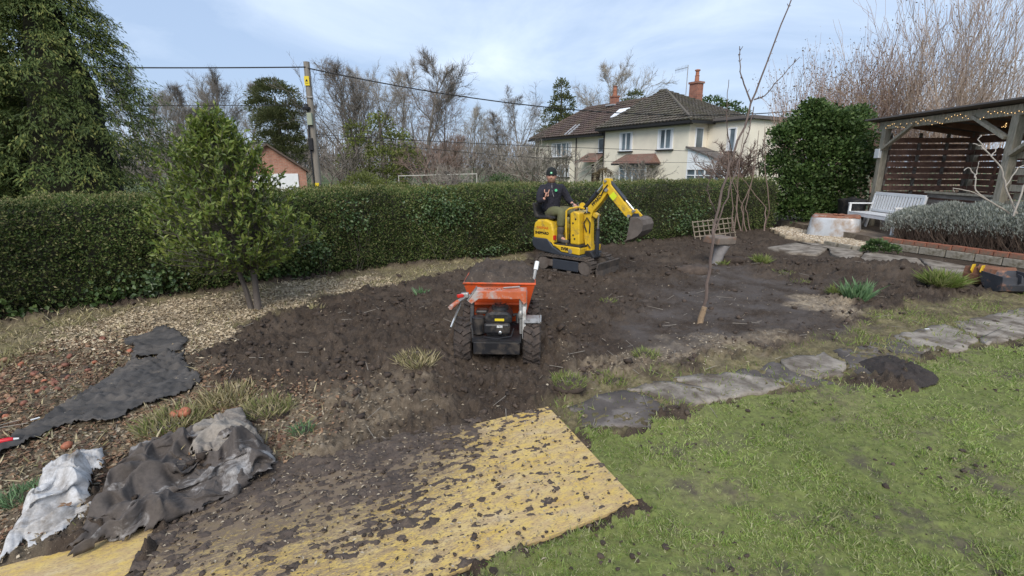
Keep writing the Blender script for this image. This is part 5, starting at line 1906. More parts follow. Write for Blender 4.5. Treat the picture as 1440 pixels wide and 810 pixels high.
path = empty('stone_path', (0, 0, 0))
tag(path, 'irregular grey stone path between bed and lawn', kind='structure')
for i, (mt, pts) in enumerate((
        ('slab_dark', [(797, 574), (850, 553), (905, 556), (955, 580), (905, 606), (830, 606)]),
        ('slab', [(880, 547), (935, 538), (1000, 552), (1008, 566), (962, 580), (912, 555)]),
        ('slab', [(945, 536), (1020, 528), (1115, 540), (1120, 546), (1015, 566), (1004, 551)]),
        ('slab_dark', [(1010, 531), (1090, 512), (1150, 535), (1180, 543), (1122, 546), (1060, 540)]),
        ('slab_dark', [(1185, 498), (1255, 478), (1300, 499), (1290, 512), (1232, 490)]),
        ('slab', [(1100, 508), (1160, 500), (1188, 512), (1185, 532), (1140, 536), (1105, 522)]),
        ('slab_dark', [(1172, 494), (1230, 490), (1288, 512), (1290, 545), (1240, 545), (1192, 518)]),
        ('slab', [(1255, 474), (1330, 458), (1375, 478), (1360, 494), (1300, 499)]),
        ('slab', [(1338, 457), (1440, 434), (1500, 430), (1480, 470), (1380, 488), (1380, 476)]),
        ('slab', [(1500, 428), (1640, 405), (1640, 455), (1486, 472)]))):
    slab_mesh('slab', gp(pts), -0.05, 0.020 + 0.004 * (i % 3), mt, path, 300 + i, 0.06)
paving = empty('paving_strip', (0, 0, 0))
tag(paving, 'grey paving strip along the foot of the brick wall', kind='structure')
for i, pts in enumerate(([(1078, 350), (1118, 343), (1165, 350), (1150, 360), (1110, 357)], [(1120, 342), (1160, 345), (1215, 356), (1200, 370), (1168, 359), (1166, 351)], [(1218, 355), (1290, 365), (1305, 380), (1255, 381), (1204, 371)], [(1293, 365), (1400, 384), (1395, 398), (1350, 398), (1308, 380)], [(1404, 384), (1520, 398), (1500, 420), (1398, 400)])):
    slab_mesh('slab', gp(pts), -0.05, 0.034 + 0.004 * (i % 2), 'slab', paving, 330 + i, 0.015)

# dark heap of spilt soil at the end of the path slab
hx, hy = g(1262, 524)
gx_, gy_ = np.meshgrid(np.linspace(-1, 1, 46), np.linspace(-1, 1, 46))
rad = np.hypot(gx_, gy_)
hz = 0.085 * np.clip(1 - rad ** 2, 0, 1) ** 0.8 * (0.75 + 0.6 * np.abs(fbm(gx_ * 2.2, gy_ * 2.2, 4, 92))) - 0.03
V = np.stack([gx_ * 0.27 * (1 + 0.15 * perlin(gx_ * 2, gy_ * 2, 8)), gy_ * 0.36, hz + 0.045], -1).reshape(-1, 3)
ii = np.arange(46 * 46).reshape(46, 46)
Fh = np.stack([ii[:-1, :-1], ii[:-1, 1:], ii[1:, 1:], ii[1:, :-1]], -1).reshape(-1, 4)
ok = (rad.ravel()[Fh].max(1) < 1.0)
MT['darksoil'] = pm('dark_soil_heap', (0.040, 0.032, 0.028), 0.95, 0.35, 14, bmp=0.8, bscale=40, bdist=0.02)
o = link('soil_heap', np_mesh('soil_heap', V, Fh[ok], True), MT['darksoil'])
o.location = (hx, hy, -0.005)
o.rotation_euler = (0, 0, R(-25))
tag(o, 'small black heap of spilt soil on the end of the stone path by the lawn', 'soil heap')

# ---- raised terrace, gravel, brick edge
W0, W1 = Vector((*g(1236, 349), 0)), Vector((*g(1440, 378), 0))
WD = (W1 - W0).normalized()
W2 = W0 + WD * 6.0
WN = Vector((-WD.y, WD.x, 0))            # into the terrace
if WN.x < 0:
    WN = -WN
TZ = 0.20
tp = [W0 + WN * 0.13, W2 + WN * 0.13, W2 + WN * 9, Vector((20, 19, 0)), W0 + Vector((-0.3, 7.5, 0)), W0 + Vector((0.05, 1.1, 0))]
MT['terrace'] = pm('earth_terrace', (0.15, 0.115, 0.085), 0.95, 0.3, 6, dirt=(0.30, 0.25, 0.18), dirt_lo=0.5, dirt_hi=0.7, dirt_scale=3, bmp=0.6)
mb = MB()
n = len(tp)
mb.add([(p.x, p.y, -0.1) for p in tp] + [(p.x, p.y, TZ) for p in tp], [list(range(n - 1, -1, -1)), [n + i for i in range(n)]] + [(i, (i + 1) % n, n + (i + 1) % n, n + i) for i in range(n)])
tag(mb.build('terrace', MT['terrace']), 'raised earth terrace under the shelter', kind='structure')
GPOLY = gp([(1082, 324), (1105, 335), (1165, 346), (1196, 351), (1236, 350)]) + [(W0.x + 0.4, W0.y + 1.0), (9.2, 12.6), (9.6, 14.2), (8.2, 14.6)]
slab_mesh('gravel', GPOLY, -0.05, 0.055, 'gravel', None, 350, 0.05)
tag(bpy.data.objects['gravel'], 'pale pea gravel around the upturned tank', kind='structure')
n = 4500
x, y = RNG.uniform(7.2, 10.0, n), RNG.uniform(10.6, 14.6, n)
k = poly_in(x, y, GPOLY, 0.05, 0.05) > 0.6
x, y = x[k], y[k]
r = RNG.uniform(0.014, 0.032, len(x))
Pz = np.where(((x - W0.x) * WN.x + (y - W0.y) * WN.y) > 9, 0.2, 0.062)
V, F = lumps(np.stack([x, y, Pz], 1), r, 0.7, 0.2)
stuff('gravel_stones', V, F, MT['pebble'], 'loose tan gravel stones around the upturned tank', 'gravel', True)

wall = empty('brick_edge_wall', (W0.x, W0.y, 0), math.atan2(WD.y, WD.x), 'low red brick and stone edging wall in front of the grey lavender', 'wall')
rg = random.Random(5)
bm1 = MB().box((0, 0, 0), (0.212, 0.11, 0.098)).mesh('brick')
bm1.materials.append(MT['redbrick'])
sgn = 1 if WN.dot(Vector((-WD.y, WD.x, 0))) > 0 else -1
L = 0.0
i = 0
while L < 5.2:
    o = link('brick', bm1, None, wall)
    o.location = (L + 0.106, sgn * (0.07 + rg.uniform(-0.008, 0.008)), 0.155 + 0.049 + rg.uniform(-0.004, 0.004))
    o.rotation_euler = (rg.uniform(-0.02, 0.02), rg.uniform(-0.02, 0.02), rg.uniform(-0.03, 0.03))
    m = o.modifiers.new('bevel', 'BEVEL'); m.width = 0.008; m.segments = 2
    L += 0.222
L = 0.0
while L < 5.2:
    w = rg.uniform(0.36, 0.48)
    mb = MB().box((0, 0, 0), (w - 0.012, 0.13, 0.15))
    o = mb.build('stone_block', MT['stoneblock'], wall, False, 0.012)
    o.location = (L + w / 2, sgn * (0.062 + rg.uniform(-0.006, 0.006)), 0.074)
    L += w
MB().box((2.6, sgn * 0.082, 0.12), (5.2, 0.075, 0.20)).build('mortar', MT['stoneblock'], wall)
kerb = empty('kerb_edging', (0, 0, 0), 0, 'short stone kerb at the front of the gravel patch', 'kerb')
for (a, b) in (((1160, 346), (1176, 349)), ((1178, 349.5), (1197, 353)), ((1198, 353.5), (1212, 355))):
    pa, pb_ = g(*a), g(*b)
    MB().bar((*pa, 0.05), (*pb_, 0.05), 0.09, 0.14).build('kerb_stone', MT['stoneblock'], kerb, False, 0.01)

# ---- lavender along the wall
lav = empty('lavender_hedge', (W0.x, W0.y, TZ), math.atan2(WD.y, WD.x), 'low silver grey lavender hedge behind the brick edging wall', 'hedge')
n = 46000
u = RNG.uniform(-0.1, 5.3, n)
v = RNG.uniform(0, 1, n)
bush = 0.5 + 0.5 * np.abs(np.sin(u * PI / 0.62 + 0.4))
h = 1.38 * (0.36 + 0.30 * np.sqrt(np.clip(1 - (2 * v - 1) ** 2, 0, 1))) * (0.75 + 0.25 * bush) * np.interp(u, [0, 0.6, 1.6, 5.3], [0.7, 0.92, 1.0, 1.05])
zz = h * (1 - 0.55 * RNG.random(n) ** 1.6)
P = np.stack([u + RNG.normal(0, 0.03, n), sgn * (0.14 + 0.95 * v), zz], 1)
D = np.stack([RNG.normal(0, 0.35, n), RNG.normal(0, 0.35, n) + sgn * (v - 0.5) * 0.9, RNG.uniform(0.5, 1.1, n)], 1)
Ls = RNG.uniform(0.04, 0.085, n)
V, F = leaf_arrays(P, D, rand_dirs(n), Ls, Ls * 0.22, 0.02)
link('foliage', np_mesh('foliage', V, F), MT['lavender'], lav)
m_ = 3500
u = RNG.uniform(0.15, 5.3, m_)
v = RNG.uniform(0, 0.9, m_)
A = np.stack([u, sgn * (0.20 + 0.75 * v), np.zeros(m_)], 1)
B = A + np.stack([RNG.normal(0, 0.12, m_), -sgn * RNG.uniform(-0.1, 0.2, m_), RNG.uniform(0.2, 0.55, m_)], 1)
link('woody_stems', np_mesh('woody_stems', *seg_arrays(A, B, 0.006, 0.003, 3)), MT['lav_wood'], lav)

# ---- open timber shelter
SX, SY = 9.85, 11.65
shel = empty('timber_shelter', (SX, SY, TZ), R(-3.5), 'open-fronted dark timber shelter with slatted walls at the right', 'shelter')
YL, YR, XB = 1.9, -1.82, 2.35
ZB = 2.55
for xx, yy in ((0, YL), (0, YR), (XB, YL), (0, -5.6), (XB, -5.6)):
    MB().box((xx, yy, (ZB if xx == 0 else ZB - 0.35) / 2), (0.16, 0.16, ZB if xx == 0 else ZB - 0.35)).build('post', MT['oldwood'], shel, False, 0.01)
MB().box((-0.03, -1.85, ZB + 0.09), (0.09, 7.9, 0.20)).build('front_beam', MT['oldwood'], shel, False, 0.008)
MB().box((XB, -1.85, ZB - 0.27), (0.09, 7.9, 0.18)).build('back_beam', MT['slatwood'], shel)
mb = MB()
mb.bar((-0.30, -1.8, ZB + 0.27), (XB + 0.25, -1.8, ZB - 0.12), 8.4, 0.035)
mb.build('roof_sheet', MT['flatroof'], shel)
for yy in np.linspace(YL, -5.6, 9):
    MB().bar((-0.05, yy, ZB + 0.18), (XB, yy, ZB - 0.18), 0.05, 0.12).build('rafter', MT['slatwood'], shel)
MB().bar((-0.08, YL - 0.08, ZB - 0.52), (-0.08, YL - 1.1, ZB + 0.06), 0.06, 0.10, (1, 0, 0)).build('brace', MT['oldwood'], shel)
MB().bar((-0.08, YR + 0.08, ZB - 0.42), (-0.08, YR + 0.95, ZB + 0.06), 0.06, 0.12, (1, 0, 0)).build('brace', MT['oldwood'], shel)
MB().bar((-0.08, YR - 0.08, ZB - 0.75), (-0.08, YR - 0.9, ZB - 0.2), 0.06, 0.12, (1, 0, 0)).build('brace', MT['oldwood'], shel)
# hit-and-miss slats: alternate boards sit on either face of the battens
k = 0
z = 0.25
while z < ZB - 0.15:
    off = 0.06 if k % 2 else -0.06
    MB().box((XB / 2 + 0.02, YL - off, z), (XB - 0.2, 0.022, 0.125)).build('slat', MT['slatwood'], shel)
    if z < ZB - 0.5:
        MB().box((XB - off, (YL - 5.6) / 2, z), (0.022, YL + 5.5, 0.135)).build('slat', MT['slatwood'], shel)
    if z < ZB - 0.45 and k > 1:
        MB().box((0.10 + off, (YR - 5.6) / 2, z), (0.022, 5.6 + YR - 0.2, 0.125)).build('slat', MT['oldwood'], shel)
    z += 0.155
    k += 1
for xx in (0.15, 0.9, 1.6, 2.2):
    MB().box((xx, YL, ZB / 2), (0.05, 0.066, ZB - 0.2)).build('batten', MT['greywood'], shel)
for yy in (1.2, -0.6, -2.4, -4.2):
    MB().box((XB, yy, ZB / 2 - 0.2), (0.066, 0.05, ZB - 0.6)).build('batten', MT['slatwood'], shel)
# low boarded front
for zc, hh in ((0.93, 0.10), (0.75, 0.17), (0.52, 0.20), (0.28, 0.20), (0.08, 0.14)):
    MB().box((0.03, -0.82, zc), (0.035, 1.82, hh)).build('front_board', MT['greywood'], shel, False, 0.004)
MB().box((0.03, -0.82, 1.0), (0.16, 1.86, 0.04)).build('front_cap', MT['oldwood'], shel)
MB().box((0.07, YL - 0.16, 0.38), (0.03, 0.3, 0.76)).build('end_board', MT['greywood'], shel)
lamp = MB().box((-0.10, YL + 0.02, ZB - 0.62), (0.10, 0.19, 0.24)).build('flood_light', MT['whitepaint'], None, False, 0.012)
lamp.matrix_world = shel.matrix_basis @ Matrix.Identity(4)
tag(lamp, 'white floodlight box fixed to the left post of the shelter', 'light')
# string of tiny warm lights
m, nt, ns, ls, bs = nodes_of('warm_bulb')
bs.inputs['Base Color'].default_value = (0.9, 0.6, 0.25, 1)
bs.inputs['Emission Color'].default_value = (1.0, 0.62, 0.25, 1)
bs.inputs['Emission Strength'].default_value = 1.3
MT['bulb'] = m
fl = empty('fairy_lights', (SX, SY, TZ), R(-3.5), 'string of tiny warm fairy lights along the shelter beam', 'string lights')
rg = random.Random(3)
wire, bulbs = [], MB()
for i in range(70):
    t = i / 69
    yy = YL - 0.1 - t * 5.2
    p = Vector((-0.09, yy, ZB + 0.06 + 0.04 * math.sin(t * 33) + rg.uniform(-0.06, 0.05)))
    wire.append(p)
    bulbs.ball((p.x - 0.01, p.y, p.z), 0.0065, None, 5, 4)
for i in range(60):
    t = i / 59
    bulbs.ball((0.6 + rg.uniform(-0.2, 0.2), -0.6 - t * 2.6, ZB - 0.12 + rg.uniform(-0.03, 0.03)), 0.0065, None, 5, 4)
MB().tube(wire, 0.003, 4).build('wire', MT['black'], fl)
bulbs.build('bulb', MT['bulb'], fl)['kind'] = 'stuff'

# ---- white slatted bench in front of the shelter
bench = empty('white_bench', (9.55, 12.35, TZ), R(-3.5), 'white slatted wooden garden bench in front of the shelter', 'bench')
BL = 1.75
for yy in (-BL / 2, BL / 2):
    MB().bar((0.0, yy, 0), (0.14, yy, 0.90), 0.05, 0.06, (0, 1, 0)).build('back_post', MT['whitepaint'], bench, False, 0.006)
    MB().box((-0.48, yy, 0.31), (0.055, 0.05, 0.62)).build('leg', MT['whitepaint'], bench, False, 0.006)
    MB().box((-0.22, yy, 0.635), (0.60, 0.065, 0.035)).build('arm', MT['whitepaint'], bench, False, 0.008)
    MB().box((-0.23, yy, 0.36), (0.48, 0.04, 0.06)).build('side_rail', MT['whitepaint'], bench)
for zc, xx in ((0.90, 0.135), (0.47, 0.075)):
    MB().box((xx, 0, zc), (0.04, BL, 0.075)).build('back_rail', MT['whitepaint'], bench, False, 0.006)
for i in range(17):
    yy = -BL / 2 + 0.09 + i * (BL - 0.18) / 16
    MB().bar((0.075, yy, 0.50), (0.130, yy, 0.87), 0.062, 0.018, (1, 0, 0)).build('slat', MT['whitepaint'], bench)
for i in range(5):
    MB().box((-0.46 + i * 0.105, 0, 0.415), (0.085, BL - 0.05, 0.022)).build('seat_slat', MT['whitepaint'], bench)
MB().box((-0.49, 0, 0.36), (0.03, BL - 0.06, 0.07)).build('front_rail', MT['whitepaint'], bench)

# ---- upturned galvanised tank
MT['galv'] = pm('old_galvanised', (0.52, 0.54, 0.56), 0.5, 0.15, 3, dirt=(0.34, 0.24, 0.16), dirt_lo=0.47, dirt_hi=0.66, dirt_scale=2.3, bmp=0.15, metal=0.25)
MT['rust'] = pm('rust', (0.26, 0.115, 0.07), 0.9, 0.35, 7, dirt=(0.40, 0.33, 0.28), dirt_lo=0.55, dirt_hi=0.7, dirt_scale=5, bmp=0.5)
tx, ty = g(1181, 333, 0.06)
tank = empty('upturned_tank', (tx + 0.1, ty + 0.42, 0.055), R(-38), 'rusty upturned galvanised water tank on the gravel by the bench', 'tank')


def round_rect(w, d, r, k=5):
    out = []
    for cx, cy, a0 in ((w / 2 - r, d / 2 - r, 0), (-w / 2 + r, d / 2 - r, 90), (-w / 2 + r, -d / 2 + r, 180), (w / 2 - r, -d / 2 + r, 270)):
        for i in range(k + 1):
            a = R(a0 + 90 * i / k)
            out.append((cx + r * math.cos(a), cy + r * math.sin(a)))
    return out


def loft(rings, name, mt, parent, cap=True):
    n_ = len(rings[0])
    V = [p for r_ in rings for p in r_]
    F = []
    for i in range(len(rings) - 1):
        for j in range(n_):
            j2 = (j + 1) % n_
            F.append((i * n_ + j, i * n_ + j2, (i + 1) * n_ + j2, (i + 1) * n_ + j))
    if cap:
        F.append([(len(rings) - 1) * n_ + j for j in range(n_)])
        F.append(list(range(n_ - 1, -1, -1)))
    return MB().add(V, F).build(name, MT[mt], parent, True)


rings = []
for z, k, rr in ((0, 1.0, 0.16), (0.12, 0.985, 0.17), (0.40, 0.93, 0.2), (0.47, 0.90, 0.22), (0.505, 0.84, 0.2)):
    rings.append([(x_, y_, z + 0.012 * math.sin(x_ * 9 + y_ * 5)) for x_, y_ in round_rect(1.15 * k, 0.95 * k, rr)])
loft(rings, 'tank_shell', 'galv', tank)
rings = []
for z, k, rr in ((0.470, 0.915, 0.22), (0.510, 0.875, 0.21), (0.520, 0.83, 0.2), (0.512, 0.74, 0.17)):
    rings.append([(x_, y_, z + 0.015 * math.sin(x_ * 11 + y_ * 7)) for x_, y_ in round_rect(1.15 * k, 0.95 * k, rr)])
loft(rings, 'rusty_rim', 'rust', tank)
for i in range(5):
    MB().ball((RNG.uniform(-0.35, 0.35), RNG.uniform(-0.25, 0.25), 0.53), (0.06, 0.05, 0.025)).build('rust_flake', MT['rust'], tank)

# dark bin behind
bx_, by_ = at(1196, 300, 13.6).x, 13.6
bin_ = empty('water_butt', (bx_, by_, TZ - 0.02), 0, 'black plastic water butt in the shade beside the left shelter post', 'water butt')
MB().lathe([(0.26, 0), (0.31, 0.2), (0.33, 0.62), (0.35, 0.66), (0.35, 0.70)], 20).build('barrel', MT['plastic'], bin_, True)
MB().lathe([(0.36, 0.70), (0.36, 0.73), (0.12, 0.76), (0.05, 0.80)], 20).build('lid', MT['plastic'], bin_, True)

# ---- trellis panel leaning by the hedge end
tb = at(1008, 327, 12.0)
MT['trellis'] = pm('pale_trellis', (0.24, 0.20, 0.15), 0.85, 0.2, 6, bmp=0.1)
tr = empty('trellis_panel', (tb.x, 12.0, 0.0), R(14), 'weathered square wooden trellis leaning at the right end of the hedge', 'trellis')
TW, TH = 1.15, 0.55
Mt = Matrix.Rotation(R(-18), 4, 'X') @ Matrix.Rotation(R(-4), 4, 'Y')
for i in range(9):
    xx = -TW / 2 + i * TW / 8
    MB().box((xx, 0, TH / 2), (0.022, 0.014, TH), Mt).build('upright_slat', MT['trellis'], tr)
for i in range(5):
    zz_ = 0.03 + i * (TH - 0.06) / 4
    MB().box((0, -0.015, zz_), (TW + 0.04, 0.014, 0.022), Mt).build('cross_slat', MT['trellis'], tr)

# ---- leaning stone pedestal behind the sapling
px_, py_ = g(1006, 372)
MT['pedestal'] = pm('grey_stone', (0.30, 0.28, 0.27), 0.85, 0.2, 6, dirt=(0.14, 0.12, 0.10), dirt_scale=5, bmp=0.4)
MT['slabwood'] = pm('grey_brown_slab', (0.17, 0.14, 0.115), 0.9, 0.25, 6, dirt=(0.24, 0.13, 0.08), dirt_scale=4, bmp=0.4)
ped = empty('tilted_pedestal', (px_, py_, gz(px_, py_) - 0.03), 0, 'tilted slab on a tapering grey stone pedestal behind the sapling', 'pedestal')
Mp = Matrix.Rotation(R(11), 4, 'Y')
MB().lathe([(0.07, -0.05), (0.085, 0.05), (0.10, 0.25), (0.15, 0.42)], 12, Mp).build('pedestal_shaft', MT['pedestal'], ped, True)
MB().box((0.02, 0, 0.50), (0.46, 0.36, 0.13), Mp @ Matrix.Rotation(R(-9), 4, 'Y') @ Matrix.Rotation(R(25), 4, 'Z')).build('slab_top', MT['slabwood'], ped, False, 0.015)
# lumps of turf by its foot
for (ax, ay, rr, lab) in ((975, 384, 0.2, 'low mound of dry turf left of the tilted pedestal'), (1030, 372, 0.16, 'small mound of dry turf right of the tilted pedestal')):
    qx, qy = g(ax, ay)
    mb = MB()
    mb.ball((0, 0, 0.0), (rr * 1.5, rr, rr * 0.55), None, 16, 10)
    for v_ in mb.v:
        f_ = 1 + 0.22 * float(fbm(np.array([v_.x * 9]), np.array([v_.y * 9 + v_.z * 5]), 3, 96)[0])
        v_ *= f_
    o = mb.build('turf_mound', MT['clod'], None, True)
    o.location = (qx, qy, gz(qx, qy))
    tag(o, lab, 'turf mound')

# ---- bare fig branches by the right post
fig = [('branch', [(1420, 300, 8.9), (1395, 285, 8.9), (1372, 268, 8.9), (1370, 245, 8.95), (1362, 235, 9.0), (1356, 240, 9.0)], 0.014, 0.007),
       ('branch', [(1370, 250, 8.9), (1374, 240, 8.9), (1376, 228, 8.9)], 0.009, 0.006),
       ('branch', [(1395, 285, 8.9), (1362, 268, 8.85), (1340, 265, 8.85), (1342, 270, 8.85)], 0.009, 0.006),
       ('branch', [(1430, 300, 8.8), (1414, 262, 8.8), (1408, 235, 8.8), (1390, 215, 8.85), (1380, 205, 8.9), (1368, 202, 8.9)], 0.016, 0.007),
       ('branch', [(1395, 220, 8.85), (1402, 205, 8.9), (1410, 200, 8.9)], 0.009, 0.006),
       ('branch', [(1386, 212, 8.9), (1376, 196, 8.95), (1380, 190, 8.95)], 0.009, 0.006),
       ('branch', [(1425, 305, 8.7), (1440, 262, 8.7), (1460, 235, 8.7)], 0.017, 0.01),
       ('branch', [(1414, 262, 8.8), (1432, 235, 8.8), (1450, 228, 8.8)], 0.010, 0.006)]
MT['figbark'] = pm('pale_fig_bark', (0.42, 0.38, 0.33), 0.8, 0.15, 6, bmp=0.1)
path_tree('fig_tree', 'pale bare branching fig in front of the right shelter post', 'tree', fig, 'figbark', 0, base=(at(1425, 305, 8.8).x, 8.8, TZ))


# ---- clumps of plants in the bed and by the path
def clump(px, py, n, L, spread, mt, label, name='grass_tuft', cat='grass', W=0.007, up=1.0, group=None):
    if py > 500:
        n, W, L, spread = int(n * 2.8), W * 0.36, L * 0.75, spread * 1.35
    elif mt == 'grass2':
        n, W = int(n * 1.5), W * 0.7
    bx, by = g(px, py)
    root = empty(name, (bx, by, gz(bx, by) - 0.01), 0, label, cat, group)
    a, r = RNG.uniform(0, 2 * PI, n), np.sqrt(RNG.random(n)) * spread
    P = np.stack([r * np.cos(a), r * np.sin(a), np.zeros(n)], 1)
    D = np.stack([np.cos(a) * r / spread * 0.6 + RNG.normal(0, 0.38, n), np.sin(a) * r / spread * 0.6 + RNG.normal(0, 0.38, n), up * RNG.uniform(0.5, 1.1, n)], 1)
    V, F = blade_arrays(P, D, RNG.uniform(0.5, 1.15, n) * L, RNG.uniform(0.6, 1.2, n) * W)
    link('blades', np_mesh('blades', V, F), MT[mt], root)
    mb = MB()
    mb.ball((0, 0, -0.02), (spread * 1.05, spread * 1.0, 0.05), None, 12, 6)
    link('root_ball', mb.mesh('root_ball'), MT['clod'], root, True)


MT['drygreen'] = leafmat('half_dry_grass', [(0.16, 0.20, 0.06), (0.26, 0.27, 0.10), (0.38, 0.33, 0.18), (0.46, 0.39, 0.24)], 0.6, 0.3, 0.2, 1.5, 0.25)
clump(1205, 420, 170, 0.30, 0.13, 'dafleaf', 'clump of upright blue-green daffodil leaves in the bed', 'daffodil_clump', 'plant', 0.013, 1.8)
clump(1180, 414, 150, 0.18, 0.10, 'grass2', 'leafy tuft left of the daffodil clump', 'leafy_tuft', 'plant', 0.009)
clump(1322, 408, 520, 0.26, 0.17, 'grass2', 'big arching bright green tuft near the old buckets', 'arching_tuft', 'plant', 0.007, 0.8)
clump(1070, 375, 170, 0.17, 0.11, 'grass2', 'bright grass tuft on the soil right of the pedestal')
clump(1016, 374, 90, 0.11, 0.08, 'grass2', 'small bright grass tuft at the foot of the pedestal')
clump(1100, 385, 80, 0.07, 0.16, 'grass2', 'thin line of grass right of the bright tuft on the soil')
clump(1125, 397, 70, 0.07, 0.14, 'grass2', 'sparse grass patch on the soil left of the daffodils')
clump(855, 428, 60, 0.07, 0.10, 'grass2', 'small grass tuft on bare soil right of the dumper')
clump(908, 505, 90, 0.10, 0.09, 'grass2', 'grass tuft at the bed edge above the path')
clump(588, 528, 170, 0.15, 0.11, 'drygrass', 'straw-coloured grass tuft on the soil left of the dumper')
clump(592, 415, 60, 0.14, 0.06, 'dafleaf', 'pale seedling with upright leaves on the soil behind the dumper', 'seedling', 'plant', 0.02)
clump(1210, 355, 60, 0.05, 0.2, 'grass2', 'low grass between the paving strip and the gravel')
clump(240, 600, 260, 0.15, 0.14, 'drygreen', 'green grass tuft beside the two orange gourds')
clump(320, 566, 220, 0.17, 0.14, 'drygrass', 'pale dry tuft at the end of the grey membrane')
clump(378, 580, 200, 0.13, 0.12, 'drygreen', 'greenish dry tuft right of the orange gourds')
clump(150, 732, 120, 0.10, 0.08, 'drygrass', 'dry grass poking out under the crumpled sheet')
clump(40, 700, 150, 0.10, 0.08, 'dafleaf', 'blue-green weed beside the white plastic sheet', 'weed_tuft', 'plant', 0.006)
clump(425, 612, 60, 0.09, 0.05, 'dafleaf', 'tiny grey-green weed on the chips right of the crumpled sheet', 'weed_tuft', 'plant', 0.008)
clump(445, 440, 60, 0.10, 0.08, 'drygrass', 'dry tuft right of the bay trunk')
clump(800, 553, 110, 0.10, 0.10, 'grass2', 'low green tuft at the near end of the path', 'grass_tuft')
clump(865, 535, 120, 0.12, 0.12, 'grass2', 'pale tuft behind the first path slab')
p = g(1232, 357)
leafy('leafy_plant', (p[0], p[1], 0.03), [((0, 0, 0.12), (0.22, 0.18, 0.14)), ((0.2, -0.1, 0.07), (0.18, 0.14, 0.09)), ((-0.18, 0, 0.06), (0.14, 0.12, 0.08))], 190, 0.06, 0.055, 'ivy', 'low bushy green plant at the left end of the brick wall', 'plant', None, 0.5, part='leaves')

# ================================================================== MINI EXCAVATOR
MT['mudtrack'] = pm('muddy_track', (0.045, 0.040, 0.037), 0.9, 0.3, 10, dirt=(0.10, 0.078, 0.062), dirt_lo=0.35, dirt_hi=0.6, dirt_scale=8, bmp=0.7, bscale=40, bdist=0.02)
MT['mudsteel'] = pm('muddy_steel', (0.125, 0.105, 0.09), 0.8, 0.25, 6, dirt=(0.09, 0.07, 0.058), dirt_lo=0.45, dirt_hi=0.65, dirt_scale=5, bmp=0.4)
MT['darkpaint'] = pm('charcoal_paint', (0.035, 0.04, 0.05), 0.5, 0.15, 6, dirt=(0.09, 0.07, 0.055), dirt_lo=0.6, dirt_hi=0.8, dirt_scale=6, bmp=0.05)
MT['redlens'] = pm('red_lens', (0.55, 0.03, 0.02), 0.3, 0.1, 5, bmp=0)
MT['limeplate'] = pm('lime_sticker', (0.62, 0.72, 0.03), 0.5, 0.05, 5, bmp=0)
MT['whiteprint'] = pm('white_print', (0.75, 0.75, 0.73), 0.6, 0.1, 6, bmp=0)
MT['rubber'] = pm('black_rubber', (0.02, 0.02, 0.021), 0.7, 0.2, 6, dirt=(0.06, 0.05, 0.04), dirt_scale=8, bmp=0.1)

EXC, EXA = (1.10, 8.40), R(-40)
exz = 0.005
exc = empty('mini_excavator', (*EXC, exz), EXA, 'small yellow tracked mini excavator with raised arm by the hedge', 'excavator')


def track_loop(Lh, rad, n=14):
    pts = []
    for i in range(n + 1):
        a = -PI / 2 + PI * i / n
        pts.append((Lh + rad * math.cos(a), rad + rad * math.sin(a)))
    for i in range(n + 1):
        a = PI / 2 + PI * i / n
        pts.append((-Lh + rad * math.cos(a), rad + rad * math.sin(a)))
    return pts


for sy in (-1, 1):
    yc = sy * 0.29
    loop = track_loop(0.42, 0.15)
    # resample
    P = [Vector((x_, 0, z_)) for x_, z_ in loop]
    tot = [0]
    for i in range(len(P)):
        tot.append(tot[-1] + (P[(i + 1) % len(P)] - P[i]).length)
    mb = MB()
    K = 40
    path_ = []
    for k in range(K):
        s_ = tot[-1] * k / K
        i = max(j for j in range(len(P)) if tot[j] <= s_)
        f = (s_ - tot[i]) / max(1e-6, tot[i + 1] - tot[i])
        path_.append((P[i].lerp(P[(i + 1) % len(P)], f), (P[(i + 1) % len(P)] - P[i]).normalized()))
    V, F = [], []
    for p, d in path_:
        nrm = Vector((d.z, 0, -d.x))
        for w, t_ in ((-0.09, 0.0), (0.09, 0.0), (0.09, -0.03), (-0.09, -0.03)):
            q = p + nrm * t_
            V.append((q.x, yc + w, q.z))
    for k in range(K):
        k2 = (k + 1) % K
        for j in range(4):
            j2 = (j + 1) % 4
            F.append((k * 4 + j, k * 4 + j2, k2 * 4 + j2, k2 * 4 + j))
    mb.add(V, F)
    for k in range(K):
        p, d = path_[k]
        nrm = Vector((d.z, 0, -d.x))
        mb.box(Vector((p.x, yc, p.z)) + nrm * 0.008, (0.035, 0.185, 0.02), None, Matrix((d, Vector((0, 1, 0)), nrm)).transposed())
    bm_ = bmesh.new()
    tr_ = mb.build('track', MT['mudtrack'], exc)
    bm_.from_mesh(tr_.data)
    bmesh.ops.recalc_face_normals(bm_, faces=bm_.faces)
    bm_.to_mesh(tr_.data)
    bm_.free()
    MB().box((0, yc, 0.16), (0.80, 0.13, 0.12)).build('track_frame', MT['mudsteel'], exc, False, 0.015)
    MB().box((0.05, yc + sy * 0.075, 0.155), (0.52, 0.02, 0.17)).build('side_plate', MT['darkpaint'], exc, False, 0.01)
    for xx, rr in ((-0.42, 0.115), (0.42, 0.115), (-0.16, 0.05), (0.12, 0.05)):
        MB().lathe([(rr * 0.4, -0.075), (rr, -0.07), (rr, 0.07), (rr * 0.4, 0.075)], 16, Matrix.Translation((xx, yc, 0.15 if rr > 0.1 else 0.075)) @ Matrix.Rotation(R(90), 4, 'X')).build('wheel', MT['mudsteel'], exc, True)
MB().box((0, 0, 0.20), (0.5, 0.44, 0.14)).build('chassis', MT['black'], exc, False, 0.01)
